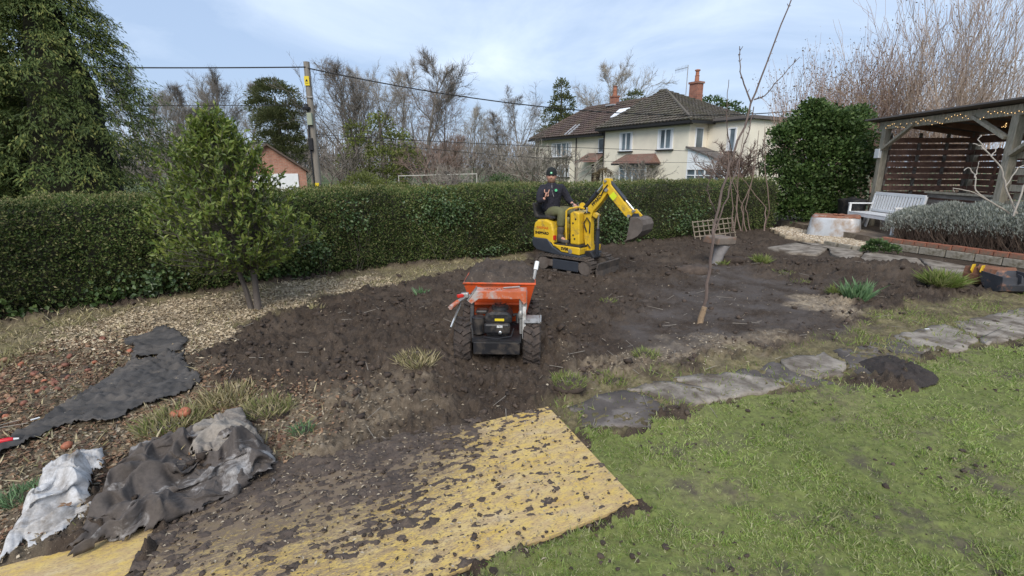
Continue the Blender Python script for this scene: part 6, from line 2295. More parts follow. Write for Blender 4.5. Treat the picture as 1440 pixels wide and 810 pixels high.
MB().lathe([(0.2, 0.26), (0.24, 0.27), (0.24, 0.32), (0.2, 0.33)], 20).build('slew_ring', MT['black'], exc, True)
# dozer blade
mb = MB()
mb.prism([(0.66, 0.02), (0.69, 0.03), (0.665, 0.13), (0.69, 0.25), (0.66, 0.26), (0.635, 0.13)], -0.37, 0.37)
bl = mb.build('dozer_blade', MT['mudtrack'], exc, False, 0.005)
for sy in (-0.17, 0.17):
    MB().bar((0.2, sy, 0.17), (0.65, sy, 0.12), 0.05, 0.06).build('blade_arm', MT['mudsteel'], bl)

# upper structure: charcoal skirt, yellow covers
mb = MB()
mb.prism([(-0.66, 0.58), (-0.68, 0.50), (-0.66, 0.42), (-0.56, 0.35), (-0.1, 0.30), (0.34, 0.29), (0.34, 0.345), (-0.05, 0.37), (-0.22, 0.45), (-0.34, 0.58)], -0.36, 0.36)
mb.build('skirt', MT['darkpaint'], exc, False, 0.03, 3)
mb = MB()
mb.prism([(-0.65, 0.55), (-0.655, 0.72), (-0.63, 0.83), (-0.56, 0.885), (-0.40, 0.90), (-0.27, 0.86), (-0.22, 0.72), (-0.20, 0.50), (-0.30, 0.50), (-0.38, 0.545)], -0.352, 0.352)
hood = mb.build('hood', MT['yellow'], exc, False, 0.035, 3)
mb = MB()
mb.prism([(-0.33, 0.56), (-0.20, 0.47), (-0.05, 0.375), (0.31, 0.352), (0.32, 0.46), (0.29, 0.478), (-0.21, 0.484), (-0.25, 0.54)], -0.354, 0.345)
sidep = mb.build('side_cover', MT['yellow'], exc, False, 0.015, 2)
MB().box((0.05, 0, 0.492), (0.54, 0.66, 0.02)).build('floor_mat', MT['rubber'], exc)
MB().box((-0.205, -0.33, 0.60), (0.03, 0.05, 0.075)).build('tail_lamp', MT['redlens'], exc)
# seat
mb = MB()
mb.prism([(-0.66, 0.90), (-0.30, 0.895), (-0.24, 0.91), (-0.25, 0.955), (-0.35, 0.965), (-0.6, 0.95), (-0.64, 1.02), (-0.69, 1.17), (-0.735, 1.16), (-0.70, 0.98)], -0.30, 0.14)
mb.build('seat', MT['rubber'], exc, False, 0.035, 3)
# control console and lever guards
mb = MB()
mb.prism([(0.04, 0.50), (0.02, 1.02), (0.09, 1.06), (0.20, 1.03), (0.22, 0.50)], -0.22, 0.20)
con = mb.build('console', MT['yellow'], exc, False, 0.02, 2)
MB().box((0.015, -0.02, 0.80), (0.02, 0.28, 0.2)).build('console_recess', MT['black'], con)
for (xx, zz) in ((0.10, 0.66), (0.13, 0.60), (0.09, 0.86), (0.14, 0.93)):
    MB().lathe([(0.012, 0), (0.016, 0.008), (0.008, 0.014)], 8, Matrix.Translation((xx, -0.222, zz)) @ Matrix.Rotation(R(90), 4, 'X')).build('bolt', MT['black'], con)
MB().tube([(0.0, -0.27, 0.50), (-0.02, -0.27, 0.80), (-0.02, -0.27, 1.06), (0.03, -0.25, 1.10), (0.16, -0.20, 1.13), (0.22, -0.1, 1.10)], 0.016, 8).build('guard_rail', MT['yellow'], exc, True)
for yy in (-0.15, 0.02, 0.13):
    lv = MB().tube([(0.07, yy, 1.02), (0.05, yy, 1.10), (0.02, yy, 1.16)], 0.009, 8).build('lever', MT['steel'], exc, True)
    MB().ball((0.015, yy, 1.165), 0.022).build('knob', MT['plastic'], lv, True)
MB().lathe([(0.02, 0), (0.055, 0.0), (0.055, 0.022), (0.02, 0.022)], 16, Matrix.Translation((0.16, -0.05, 1.14)) @ Matrix.Rotation(R(90), 4, 'X')).build('lifting_ring', MT['yellow'], exc, True)
MB().box((0.30, -0.10, 1.08), (0.02, 0.12, 0.10)).build('work_light', MT['steel'], exc, False, 0.01)

# swing bracket, boom, dipper, bucket: boom plane slightly right of centre
BY = -0.06
mb = MB()
mb.prism([(0.24, 0.26), (0.44, 0.25), (0.50, 0.31), (0.42, 0.42), (0.26, 0.40)], BY - 0.12, BY + 0.12)
mb.build('swing_bracket', MT['black'], exc, False, 0.02)
boom = [(0.31, 0.30), (0.245, 0.62), (0.235, 0.98), (0.30, 1.14), (0.46, 1.30), (0.60, 1.475), (0.665, 1.47), (0.68, 1.42), (0.545, 1.22), (0.40, 1.06), (0.365, 0.95), (0.375, 0.62), (0.41, 0.30)]
mb = MB()
mb.prism(boom, BY - 0.06, BY + 0.06)
bo = mb.build('boom', MT['yellow'], exc, False, 0.012, 2)
dip = [(0.555, 1.43), (0.55, 1.56), (0.59, 1.60), (0.68, 1.595), (0.70, 1.50), (0.86, 1.33), (1.06, 1.12), (1.13, 1.14), (1.14, 1.09), (1.04, 0.985), (0.97, 1.03), (0.78, 1.22), (0.64, 1.37)]
mb = MB()
mb.prism(dip, BY - 0.052, BY + 0.052)
di = mb.build('dipper_arm', MT['yellow'], exc, False, 0.012, 2)
for (xx, zz, rr) in ((0.635, 1.42, 0.03), (0.61, 1.555, 0.02), (0.36, 0.34, 0.03), (1.05, 1.03, 0.025), (1.12, 1.11, 0.02)):
    MB().lathe([(rr, -0.085), (rr * 1.05, 0), (rr, 0.085)], 12, Matrix.Translation((xx, BY, zz)) @ Matrix.Rotation(R(90), 4, 'X')).build('pin', MT['steel'], exc, True)


def ram(p, q, f, r, nm='cylinder', y=BY):
    p, q = Vector((p[0], y, p[1])), Vector((q[0], y, q[1]))
    m_ = p.lerp(q, f)
    c = MB().tube([p, p.lerp(m_, 0.04), m_], [r * 0.7, r, r], 12).build(nm, MT['darkpaint'], exc, True)
    MB().tube([p.lerp(m_, 0.96), q], r * 0.5, 10).build('rod', MT['chrome'], c, True)
    MB().tube([m_ - (q - p).normalized() * 0.03, m_], r * 1.15, 12).build('gland', MT['black'], c, True)


ram((0.20, 1.10), (0.585, 1.55), 0.62, 0.034)                 # dipper ram over the boom
ram((0.66, 1.55), (1.09, 1.13), 0.68, 0.032)                  # bucket ram over the dipper
ram((0.47, 0.33), (0.475, 1.02), 0.66, 0.036)                 # boom ram in front
MB().bar((0.475, BY, 0.98), (0.40, BY, 1.02), 0.10, 0.06).build('ram_lug', MT['yellow'], bo)
# hoses
for pts in ([(0.30, BY - 0.07, 0.72), (0.25, BY - 0.085, 0.86), (0.31, BY - 0.09, 0.96), (0.37, BY - 0.085, 0.88), (0.36, BY - 0.075, 0.70)],
            [(0.24, BY - 0.07, 1.02), (0.30, BY - 0.085, 1.06), (0.36, BY - 0.08, 1.04)], [(0.30, BY - 0.07, 0.36), (0.29, BY - 0.085, 0.47), (0.34, BY - 0.09, 0.52), (0.39, BY - 0.08, 0.46)],
            [(0.16, -0.2, 0.52), (0.24, -0.17, 0.40), (0.32, -0.14, 0.36)], [(0.55, BY - 0.07, 1.33), (0.60, BY - 0.09, 1.42), (0.66, BY - 0.075, 1.50)]):
    MB().tube(pts, 0.011, 7).build('hose', MT['rubber'], exc, True)
stk = MB().box((0.755, BY - 0.054, 1.325), (0.10, 0.004, 0.10), None, Matrix.Rotation(R(45), 3, 'Y')).build('sticker', MT['limeplate'], di)


def bucket_parts(w, sc=1.0):
    """shell of a digging bucket: open side towards -x/-z; hinge ears on top"""
    prof = [(-0.13, -0.34), (-0.02, -0.31), (0.09, -0.245), (0.165, -0.15), (0.185, -0.04), (0.14, 0.05), (0.05, 0.09), (-0.07, 0.085)]
    prof = [(a * sc, b * sc) for a, b in prof]
    inner = [(a * 0.93 - 0.003, b * 0.93 - 0.012) for a, b in prof]
    sh = MB()
    sh.prism(prof + inner[::-1], -w / 2, w / 2)
    sides = []
    for sy in (-1, 1):
        sides.append(MB().prism(prof, sy * w / 2 - 0.008, sy * w / 2 + 0.008))
    lip = MB().bar((prof[0][0] - 0.015, -w / 2 - 0.012, prof[0][1] - 0.012), (prof[0][0] - 0.015, w / 2 + 0.012, prof[0][1] - 0.012), 0.06 * sc, 0.014, (0.5, 0, -0.86))
    ears = []
    for sy in (-1, 1):
        ears.append(MB().prism([(-0.12 * sc, 0.06 * sc), (0.04 * sc, 0.08 * sc), (0.0, 0.15 * sc), (-0.10 * sc, 0.14 * sc)], sy * 0.055 - 0.008, sy * 0.055 + 0.008))
    return sh, sides, lip, ears


sh, sides, lip, ears = bucket_parts(0.36, 0.84)
Mbk = Matrix.Translation((1.20, BY, 0.955)) @ Matrix.Rotation(R(0), 4, 'Y')
bk = sh.build('bucket', MT['mudsteel'], exc, False, 0.004)
bk.matrix_local = Mbk
for q in sides:
    q.build('bucket_side', MT['mudsteel'], bk)
lip.build('cutting_edge', MT['mudsteel'], bk)
for q in ears:
    q.build('hinge_ear', MT['darkpaint'], bk)
mb = MB()
mb.bar((1.12, BY, 1.11), (1.22, BY, 1.02), 0.07, 0.035, (0, 1, 0))
mb.build('bucket_link', MT['yellow'], exc)

# lettering on the machine: right-hand side faces the camera
Mside = Matrix.Rotation(R(90), 4, 'X')


def side_text(s, size, x_, y_, z_, mt, parent, tilt=0.0, bold=0.0):
    M_ = Matrix.Translation((x_, y_, z_)) @ Matrix.Rotation(-tilt, 4, 'Y') @ Mside
    return text_mesh('lettering', s, size, MT[mt], parent, M_, 0.0008, bold)


side_text('PPARD', 0.075, 0.465, BY - 0.0625, 1.245, 'print', bo, R(47), 0.003)
side_text('YANMAR', 0.062, -0.45, -0.3545, 0.75, 'redlens', hood)
side_text('SHEPPARD', 0.062, -0.46, -0.3545, 0.66, 'print', hood, 0, 0.003)
side_text('SV08', 0.07, 0.02, -0.3565, 0.43, 'print', sidep, 0, 0.003)
MB().lathe([(0.03, 0), (0.042, 0.001)], 14, Matrix.Translation((0.13, -0.3555, 0.40)) @ Matrix.Rotation(R(90), 4, 'X')).build('emblem', MT['steel'], sidep)

# ================================================================== DRIVER
MT['skin'] = pm('skin', (0.56, 0.30, 0.215), 0.5, 0.12, 18, bmp=0.0)
MT['beard'] = pm('short_beard', (0.20, 0.115, 0.075), 0.9, 0.3, 40, bmp=0.3, bscale=120)
MT['fleece'] = pm('navy_black_fleece', (0.022, 0.021, 0.029), 0.9, 0.35, 9, bmp=0.9, bscale=14, bdist=0.04)
MT['wool'] = pm('black_wool', (0.018, 0.020, 0.020), 0.95, 0.3, 30, bmp=0.5, bscale=90)
MT['olive'] = pm('olive_trousers', (0.125, 0.125, 0.062), 0.9, 0.2, 6, dirt=(0.09, 0.08, 0.05), dirt_scale=4, bmp=0.4, bscale=22, bdist=0.02)
MT['boot'] = pm('muddy_boot', (0.075, 0.068, 0.060), 0.7, 0.25, 8, dirt=(0.17, 0.145, 0.12), dirt_lo=0.5, dirt_hi=0.7, dirt_scale=6, bmp=0.2)
MT['greenlogo'] = pm('green_logo', (0.10, 0.50, 0.22), 0.7, 0.1, 30, bmp=0)
MT['eye'] = pm('dark_eye', (0.03, 0.02, 0.02), 0.3, 0.1, 5, bmp=0)

per = empty('person', (*EXC, exz), EXA, 'driver in black beanie and dark fleece sitting on the digger, one hand raised', 'person')


def skin_obj(name, verts, edges, radii, mt, parent, root=0, sub=2, loc=None):
    me = bpy.data.meshes.new(name)
    me.from_pydata([tuple(v) for v in verts], edges, [])
    me.update()
    o = bpy.data.objects.new(name, me)
    COL.objects.link(o)
    o.parent = parent
    m1 = o.modifiers.new('skin', 'SKIN')
    m1.use_smooth_shade = True
    sv = me.skin_vertices[0].data if me.skin_vertices else None
    if sv is None:
        bm = bmesh.new()
        bm.from_mesh(me)
        bm.verts.layers.skin.verify()
        bm.to_mesh(me)
        bm.free()
        sv = me.skin_vertices[0].data
    for i, r_ in enumerate(radii):
        sv[i].radius = r_ if isinstance(r_, tuple) else (r_, r_)
        sv[i].use_root = (i == root)
    m2 = o.modifiers.new('sub', 'SUBSURF')
    m2.levels = sub
    m2.render_levels = sub
    me.materials.append(MT[mt])
    return o


def chain(pts, radii):
    return pts, [(i, i + 1) for i in range(len(pts) - 1)], radii


HEADC = Vector((-0.46, -0.10, 1.615))
LOOK = R(-57)                                    # the face turns to the viewer
# joints (local to the machine)
J = dict(pelvis=(-0.46, -0.08, 0.99), spine=(-0.475, -0.08, 1.17), chest=(-0.47, -0.08, 1.36), neck=(-0.462, -0.09, 1.485),
         shR=(-0.535, -0.245, 1.41), elR=(-0.50, -0.39, 1.19), wrR=(-0.385, -0.375, 1.265), shL=(-0.37, 0.075, 1.41), elL=(-0.26, 0.15, 1.21), wrL=(-0.10, 0.04, 1.155),
         hipR=(-0.43, -0.18, 0.99), knR=(-0.14, -0.21, 1.03), anR=(-0.17, -0.22, 0.60), toR=(0.01, -0.27, 0.545), hipL=(-0.43, 0.02, 0.99), knL=(-0.10, 0.10, 1.02), anL=(-0.12, 0.09, 0.60), toL=(0.05, 0.10, 0.545))
names = list(J)
ix = {k: i for i, k in enumerate(names)}
verts = [J[k] for k in names]
body_e = [('pelvis', 'spine'), ('spine', 'chest'), ('chest', 'neck'), ('chest', 'shR'), ('shR', 'elR'), ('elR', 'wrR'), ('chest', 'shL'), ('shL', 'elL'), ('elL', 'wrL'),
          ('pelvis', 'hipR'), ('hipR', 'knR'), ('knR', 'anR'), ('anR', 'toR'), ('pelvis', 'hipL'), ('hipL', 'knL'), ('knL', 'anL'), ('anL', 'toL')]
verts = verts + [tuple(HEADC + Vector((0, 0, -0.03)))]
edges = [(ix[a], ix[b]) for a, b in body_e] + [(ix['neck'], len(verts) - 1)]
rad = {'pelvis': 0.08, 'spine': 0.08, 'chest': 0.09, 'neck': 0.055, 'shR': 0.05, 'elR': 0.035, 'wrR': 0.026, 'shL': 0.05, 'elL': 0.035, 'wrL': 0.026,
       'hipR': 0.07, 'knR': 0.05, 'anR': 0.035, 'toR': 0.03, 'hipL': 0.07, 'knL': 0.05, 'anL': 0.035, 'toL': 0.03}
body = skin_obj('body', verts, edges, [rad[k] for k in names] + [0.07], 'skin', per, 0)
# head with face
Mh = Matrix.Translation(HEADC) @ Matrix.Rotation(LOOK, 4, 'Z')
mb = MB()
mb.ball((0, 0, 0), (0.098, 0.078, 0.122), None, 24, 18)
for v in mb.v:
    if v.x > 0 and v.z < 0:
        v.x *= 1 - 0.06 * min(1, -v.z / 0.1)
        v.y *= 1 - 0.18 * min(1, -v.z / 0.12)
    if v.x > 0.05:
        v.x = 0.05 + (v.x - 0.05) * 0.72
head = mb.build('head', MT['skin'], per, True)
head.matrix_local = Mh
for nm, c, r_, mt in (('nose', (0.094, 0, -0.012), (0.022, 0.014, 0.026), 'skin'), ('eye', (0.080, -0.032, 0.016), (0.007, 0.013, 0.008), 'eye'), ('eye', (0.080, 0.032, 0.016), (0.007, 0.013, 0.008), 'eye'),
                      ('eyebrow', (0.083, -0.032, 0.034), (0.007, 0.02, 0.006), 'beard'), ('eyebrow', (0.083, 0.032, 0.034), (0.007, 0.02, 0.006), 'beard'), ('mouth', (0.087, 0, -0.062), (0.005, 0.024, 0.006), 'redlip'),
                      ('ear', (-0.005, -0.079, 0.0), (0.018, 0.009, 0.03), 'skin'), ('ear', (-0.005, 0.079, 0.0), (0.018, 0.009, 0.03), 'skin')):
    if mt == 'redlip' and 'redlip' not in MT:
        MT['redlip'] = pm('lips', (0.42, 0.16, 0.13), 0.5, 0.1, 10, bmp=0)
    MB().ball(c, r_, None, 10, 8).build(nm, MT[mt], head, True)
mb = MB()
mb.ball((0.012, 0, -0.058), (0.082, 0.073, 0.072), None, 20, 12)
mb.v = [Vector((v.x, v.y, min(v.z, -0.028 - 0.25 * abs(v.x - 0.08)))) for v in mb.v]
mb.build('beard', MT['beard'], head, True)
# beanie
mb = MB()
mb.lathe([(0.099, 0.018), (0.106, 0.02), (0.108, 0.052), (0.103, 0.056), (0.103, 0.08), (0.092, 0.115), (0.066, 0.142), (0.03, 0.155), (0.004, 0.158)], 24, Matrix.Diagonal((1.0, 0.86, 1.0, 1.0)))
hat = mb.build('beanie', MT['wool'], head, True)
MB().lathe([(0.0, 0), (0.019, 0.0), (0.018, 0.003)], 14, Matrix.Translation((0.103, 0.0, 0.062)) @ Matrix.Rotation(R(78), 4, 'Y')).build('logo', MT['greenlogo'], hat)
MB().lathe([(0.0, 0), (0.009, 0.0), (0.008, 0.002)], 10, Matrix.Translation((0.1065, 0.0, 0.063)) @ Matrix.Rotation(R(78), 4, 'Y')).build('logo_centre', MT['whiteprint'], hat)
# fleece
tors = dict(J)
vs = [(-0.465, -0.08, 0.985), (-0.475, -0.08, 1.08), (-0.475, -0.08, 1.22), J['chest'], (-0.462, -0.09, 1.46), (-0.462, -0.095, 1.535), J['shR'], (-0.53, -0.33, 1.30), J['elR'], (-0.44, -0.385, 1.23), (-0.405, -0.378, 1.253),
      J['shL'], (-0.31, 0.12, 1.31), J['elL'], (-0.17, 0.09, 1.18), (-0.125, 0.058, 1.163)]
es = [(0, 1), (1, 2), (2, 3), (3, 4), (4, 5), (3, 6), (6, 7), (7, 8), (8, 9), (9, 10), (3, 11), (11, 12), (12, 13), (13, 14), (14, 15)]
rs = [(0.175, 0.165), (0.185, 0.17), (0.18, 0.16), (0.165, 0.15), (0.10, 0.095), (0.078, 0.078), 0.092, 0.080, 0.070, 0.058, 0.046, 0.092, 0.076, 0.066, 0.055, 0.046]
fleece = skin_obj('fleece', vs, es, rs, 'fleece', per, 0)
cam_dir = Vector((math.cos(LOOK), math.sin(LOOK), 0))
sd = Vector((-cam_dir.y, cam_dir.x, 0))
lp = Vector((-0.47, -0.08, 1.385)) + cam_dir * 0.158 + sd * 0.085
MB().lathe([(0.0, 0), (0.024, 0.0), (0.022, 0.004)], 14, Matrix.Translation(lp) @ Matrix.Rotation(LOOK, 4, 'Z') @ Matrix.Rotation(R(86), 4, 'Y')).build('logo', MT['greenlogo'], fleece)
zp = [Vector((-0.47, -0.08, z_)) + cam_dir * d_ + sd * s_ for z_, d_, s_ in ((1.53, 0.075, 0.01), (1.44, 0.125, 0.012), (1.36, 0.160, 0.02), (1.28, 0.172, 0.05))]
MB().tube(zp, 0.004, 6).build('zip', MT['steel'], fleece)
# trousers
vs = [(-0.47, -0.08, 1.04), J['pelvis'], J['hipR'], (-0.28, -0.20, 1.03), J['knR'], (-0.155, -0.215, 0.85), (-0.165, -0.218, 0.76), J['hipL'], (-0.27, 0.06, 1.02), J['knL'], (-0.11, 0.095, 0.85), (-0.115, 0.092, 0.76)]
es = [(0, 1), (1, 2), (2, 3), (3, 4), (4, 5), (5, 6), (1, 7), (7, 8), (8, 9), (9, 10), (10, 11)]
skin_obj('trousers', vs, es, [0.13, 0.145, 0.118, 0.112, 0.095, 0.082, 0.074, 0.118, 0.112, 0.095, 0.082, 0.074], 'olive', per, 1)
for sd_, k in ((1, 'R'), (-1, 'L')):
    kn, an, to = Vector(J['kn' + k]), Vector(J['an' + k]), Vector(J['to' + k])
    top = an.lerp(kn, 0.50)
    heel = an + Vector((-0.045, 0, -0.055))
    toe = to + Vector((0.02, 0, -0.002))
    skin_obj('boot', [top, an.lerp(kn, 0.2), an, an + Vector((0.01, 0, -0.05)), toe.lerp(an, 0.45) + Vector((0, 0, -0.03)), toe, heel], [(0, 1), (1, 2), (2, 3), (3, 4), (4, 5), (3, 6)],
             [0.076, 0.066, 0.056, 0.05, 0.05, 0.042, 0.04], 'boot', per, 2)


# hands: palm and five fingers each
def hand(name, M, curls, spread, parent, thumb):
    """M maps hand space (x fingers, y across towards the thumb, z palm outwards) into the person"""
    palm_v = [Vector((0, 0, 0)), Vector((0.045, 0.0, 0)), Vector((0.085, 0.0, 0))]
    o = skin_obj(name, [M @ v for v in palm_v], [(0, 1), (1, 2)], [(0.026, 0.018), (0.040, 0.017), (0.040, 0.015)], 'skin', parent, 0)
    for i, (cu, L_) in enumerate(zip(curls, (0.072, 0.080, 0.075, 0.060))):
        y_ = 0.030 - i * 0.020
        p = Vector((0.080, y_, 0))
        d = Vector((math.cos(spread[i]), math.sin(spread[i]), 0))
        pts = [p]
        ang = 0
        for f_ in (0.45, 0.32, 0.23):
            ang += cu
            dd = d * math.cos(ang) + Vector((0, 0, 1)) * math.sin(ang)
            p = p + dd * L_ * f_
            pts.append(p.copy())
        pts, es_, _ = chain([M @ q for q in pts], None)
        skin_obj('finger', pts, es_, [0.0095, 0.009, 0.0085, 0.007], 'skin', o, 0)
    pts, es_, _ = chain([M @ Vector(q) for q in thumb], None)
    skin_obj('thumb', pts, es_, [0.012, 0.011, 0.010, 0.008], 'skin', o, 0)


def frame(o, x, z):
    x = Vector(x).normalized()
    z = Vector(z)
    z = (z - x * z.dot(x)).normalized()
    y = z.cross(x)
    M = Matrix((x, y, z)).transposed().to_4x4()
    M.translation = Vector(o)
    return M


MR = frame(J['wrR'], (0.16, 0.10, 0.95), (-0.45, 0.85, 0.1))        # raised hand, back of the hand to the viewer
hand('hand', MR, (0.08, 1.25, 1.25, 0.10), (0.10, 0.0, 0.0, -0.22), per, [(0.03, 0.030, 0.008), (0.055, 0.040, 0.03), (0.078, 0.022, 0.045), (0.09, 0.0, 0.045)])
ML = frame(J['wrL'], (0.85, -0.25, -0.25), (0.1, 0.1, -1.0))
hand('hand', ML, (0.55, 0.6, 0.6, 0.6), (0.05, 0, 0, -0.05), per, [(0.03, -0.030, 0.008), (0.055, -0.045, 0.02), (0.08, -0.045, 0.035), (0.095, -0.04, 0.045)])

# ================================================================== ORANGE MINI DUMPER
dx, dy = g(700, 515)
dum = empty('mini_dumper', (dx, dy + 0.16, gz(dx, dy) - 0.03), R(-2), 'orange mini dumper with black petrol engine seen from behind', 'dumper')
# local: +y forwards (away from viewer), x right
MT['soil2'] = pm('loaded_soil', (0.07, 0.054, 0.043), 0.95, 0.35, 9, dirt=(0.20, 0.155, 0.11), dirt_lo=0.6, dirt_hi=0.7, dirt_scale=28, bmp=0.8, bscale=45, bdist=0.02)
MT['worn'] = pm('worn_orange_steel', (0.50, 0.12, 0.045), 0.55, 0.15, 6, dirt=(0.40, 0.37, 0.34), dirt_lo=0.48, dirt_hi=0.60, dirt_scale=6, bmp=0.1)
MT['wheelmud'] = pm('mud_caked_tyre', (0.075, 0.058, 0.048), 0.95, 0.3, 9, dirt=(0.035, 0.03, 0.028), dirt_lo=0.48, dirt_hi=0.65, dirt_scale=11, bmp=0.8, bscale=35, bdist=0.02)


def wheel(x_, y_, rr=0.205, w=0.165):
    M_ = Matrix.Translation((x_, y_, rr)) @ Matrix.Rotation(R(90), 4, 'Y')
    mb = MB()
    h = w / 2
    mb.lathe([(rr * 0.55, -h * 0.8), (rr * 0.8, -h), (rr * 0.96, -h * 0.85), (rr, -h * 0.5), (rr, h * 0.5), (rr * 0.96, h * 0.85), (rr * 0.8, h), (rr * 0.55, h * 0.8)], 32, M_)
    for k in range(16):
        a = 2 * PI * k / 16
        for s_ in (-1, 1):
            Mk = M_ @ Matrix.Rotation(a + (0.1 if s_ > 0 else 0.0), 4, 'Z') @ Matrix.Translation((rr + 0.006, 0, s_ * h * 0.45)) @ Matrix.Rotation(s_ * 0.6, 4, 'X')
            mb.box((0, 0, 0), (0.026, 0.034, h * 0.95), Mk)
    o = mb.build('wheel', MT['wheelmud'], dum, True)
    mb = MB()
    mb.lathe([(rr * 0.15, -h * 0.72), (rr * 0.5, -h * 0.7), (rr * 0.56, -h * 0.82), (rr * 0.56, h * 0.82), (rr * 0.5, h * 0.7), (rr * 0.15, h * 0.72)], 20, M_)
    mb.build('rim', MT['steel'], o, True)


for yy in (0.0, 0.62):
    for sx in (-1, 1):
        wheel(sx * 0.315, yy)
MB().box((0, 0.30, 0.235), (0.42, 1.0, 0.07)).build('chassis', MT['black'], dum, False, 0.008)
MB().box((0.0, -0.215, 0.215), (0.42, 0.03, 0.12)).build('rear_bumper', MT['plastic'], dum, False, 0.008)
MB().box((0.0, -0.08, 0.28), (0.44, 0.30, 0.02)).build('engine_bed', MT['black'], dum)
# engine
eng = MB().box((0.0, 0.0, 0.345), (0.20, 0.22, 0.13)).build('engine', MT['plastic'], dum, False, 0.02)
mb = MB()
mb.prism([(-0.12, 0.40), (0.135, 0.40), (0.135, 0.465), (0.10, 0.515), (-0.07, 0.515), (-0.12, 0.47)], -0.10, 0.14)
mb.build('engine_shroud', MT['plastic'], eng, False, 0.025, 3)
mb = MB()
mb.lathe([(0.082, 0.515), (0.078, 0.535), (0.05, 0.545), (0.01, 0.545)], 18, Matrix.Translation((0.02, 0.03, 0)))
mb.build('recoil_cover', MT['black'], eng, True)
for k in range(8):
    a = 2 * PI * k / 8
    MB().box((0.02 + 0.058 * math.cos(a), 0.03 + 0.058 * math.sin(a), 0.545), (0.034, 0.010, 0.008), None, Matrix.Rotation(a, 3, 'Z')).build('vent_rib', MT['plastic'], eng)
MB().box((0.0, -0.125, 0.37), (0.24, 0.05, 0.10)).build('fuel_tank', MT['plastic'], eng, False, 0.02)
mb = MB()
mb.lathe([(0.05, 0.30), (0.062, 0.31), (0.062, 0.46), (0.05, 0.47), (0.02, 0.475)], 16, Matrix.Translation((-0.175, -0.07, 0)))
mb.build('air_filter', MT['plastic'], eng, True)
MB().box((-0.15, 0.02, 0.49), (0.11, 0.10, 0.04)).build('filter_duct', MT['plastic'], eng, False, 0.015)
lb = MB().box((0.02, -0.103, 0.443), (0.085, 0.004, 0.022)).build('yellow_label', MT['signyellow'], eng)
MB().box((0.025, -0.1535, 0.395), (0.05, 0.004, 0.020)).build('white_label', MT['whiteprint'], eng)
text_mesh('lettering', '170cc', 0.019, MT['print'], eng, Matrix.Translation((0.025, -0.1560, 0.395)) @ Mside, 0.0004)
MB().lathe([(0.0, 0), (0.016, 0), (0.016, 0.012), (0.008, 0.016)], 10, Matrix.Translation((0.03, -0.152, 0.34)) @ Matrix.Rotation(R(90), 4, 'X')).build('oil_plug', MT['chrome'], eng, True)
MB().tube([(0.15, -0.1, 0.36), (0.13, -0.17, 0.31), (0.0, -0.19, 0.29), (-0.12, -0.17, 0.30)], 0.006, 6).build('fuel_pipe', MT['black'], eng, True)
MB().tube([(0.14, 0.02, 0.45), (0.18, 0.03, 0.46), (0.185, 0.0, 0.38)], 0.02, 8).build('exhaust', MT['black'], eng, True)
# upright frame and control plate
for x_, mt in ((-0.235, 'black'), (0.245, 'steel')):
    MB().bar((x_, -0.10, 0.26), (x_, 0.02, 0.66), 0.035, 0.055, (0, 1, 0)).build('frame_upright', MT[mt], dum, False, 0.004)
mb = MB()
mb.prism([(-0.27, 0.605), (-0.20, 0.70), (0.265, 0.70), (0.265, 0.595), (0.24, 0.58), (0.205, 0.63), (-0.17, 0.63), (-0.235, 0.58)], -0.07, 0.10)
plate = mb.build('control_plate', MT['worn'], dum, False, 0.004)
MB().box((-0.238, 0.015, 0.660), (0.12, 0.172, 0.008), None, Matrix.Rotation(R(-53), 3, 'Y')).build('plate_corner', MT['steel'], plate)
MB().box((0.252, 0.03, 0.60), (0.035, 0.142, 0.15)).build('plate_corner', MT['steel'], plate)
for k_ in range(9):
    MB().box((-0.12 + 0.022 * k_, 0.01 + 0.012 * (k_ % 3), 0.7015), (0.013, 0.010 + 0.006 * (k_ % 2), 0.001)).build('worn_print', MT['print'], plate)
MB().tube([(0.05, 0.03, 0.710), (0.2, 0.06, 0.715)], 0.008, 6).build('scratch_bar', MT['steel'], plate)
# gear lever on the right
lv = MB().tube([(0.215, -0.06, 0.30), (0.215, -0.05, 0.46), (0.21, -0.03, 0.62)], [0.014, 0.016, 0.014], 8).build('gear_lever', MT['steel'], dum, True)
MB().ball((0.213, -0.05, 0.475), (0.026, 0.026, 0.05)).build('lever_boss', MT['steel'], lv, True)
# handlebars
hb = MB().tube([(-0.23, 0.02, 0.64), (-0.30, -0.03, 0.635), (-0.36, -0.16, 0.62)], 0.016, 8).build('handlebar', MT['steel'], dum, True)
MB().tube([(-0.35, -0.14, 0.62), (-0.40, -0.26, 0.60)], 0.021, 10).build('grip', MT['worn'], hb, True)
MB().tube([(-0.33, -0.10, 0.60), (-0.37, -0.19, 0.50), (-0.40, -0.26, 0.42)], 0.010, 6).build('brake_lever', MT['chrome'], hb, True)
MB().box((-0.335, -0.08, 0.66), (0.06, 0.03, 0.03), None, Matrix.Rotation(R(35), 3, 'Z')).build('red_trigger', MT['redlens'], hb, False, 0.006)
MB().box((-0.30, -0.03, 0.655), (0.07, 0.05, 0.045)).build('throttle_box', MT['steel'], hb, False, 0.008)
hb2 = MB().tube([(0.30, 0.36, 0.60), (0.335, 0.40, 0.72), (0.365, 0.46, 0.86)], 0.017, 8).build('tip_handle', MT['steel'], dum, True)
MB().tube([(0.352, 0.43, 0.80), (0.368, 0.47, 0.875)], 0.022, 8).build('grip', MT['whiteprint'], hb2, True)
# skip: open, tapered, with rolled rim
MT['skipin'] = MT['orange']
top = [(-0.37, 0.24), (0.37, 0.24), (0.37, 1.02), (-0.37, 1.08)]


def skip_ring(w, y0_, y1_, z):
    return [(-w, y0_, z), (w, y0_, z), (w, y1_, z), (-w, y1_, z)]


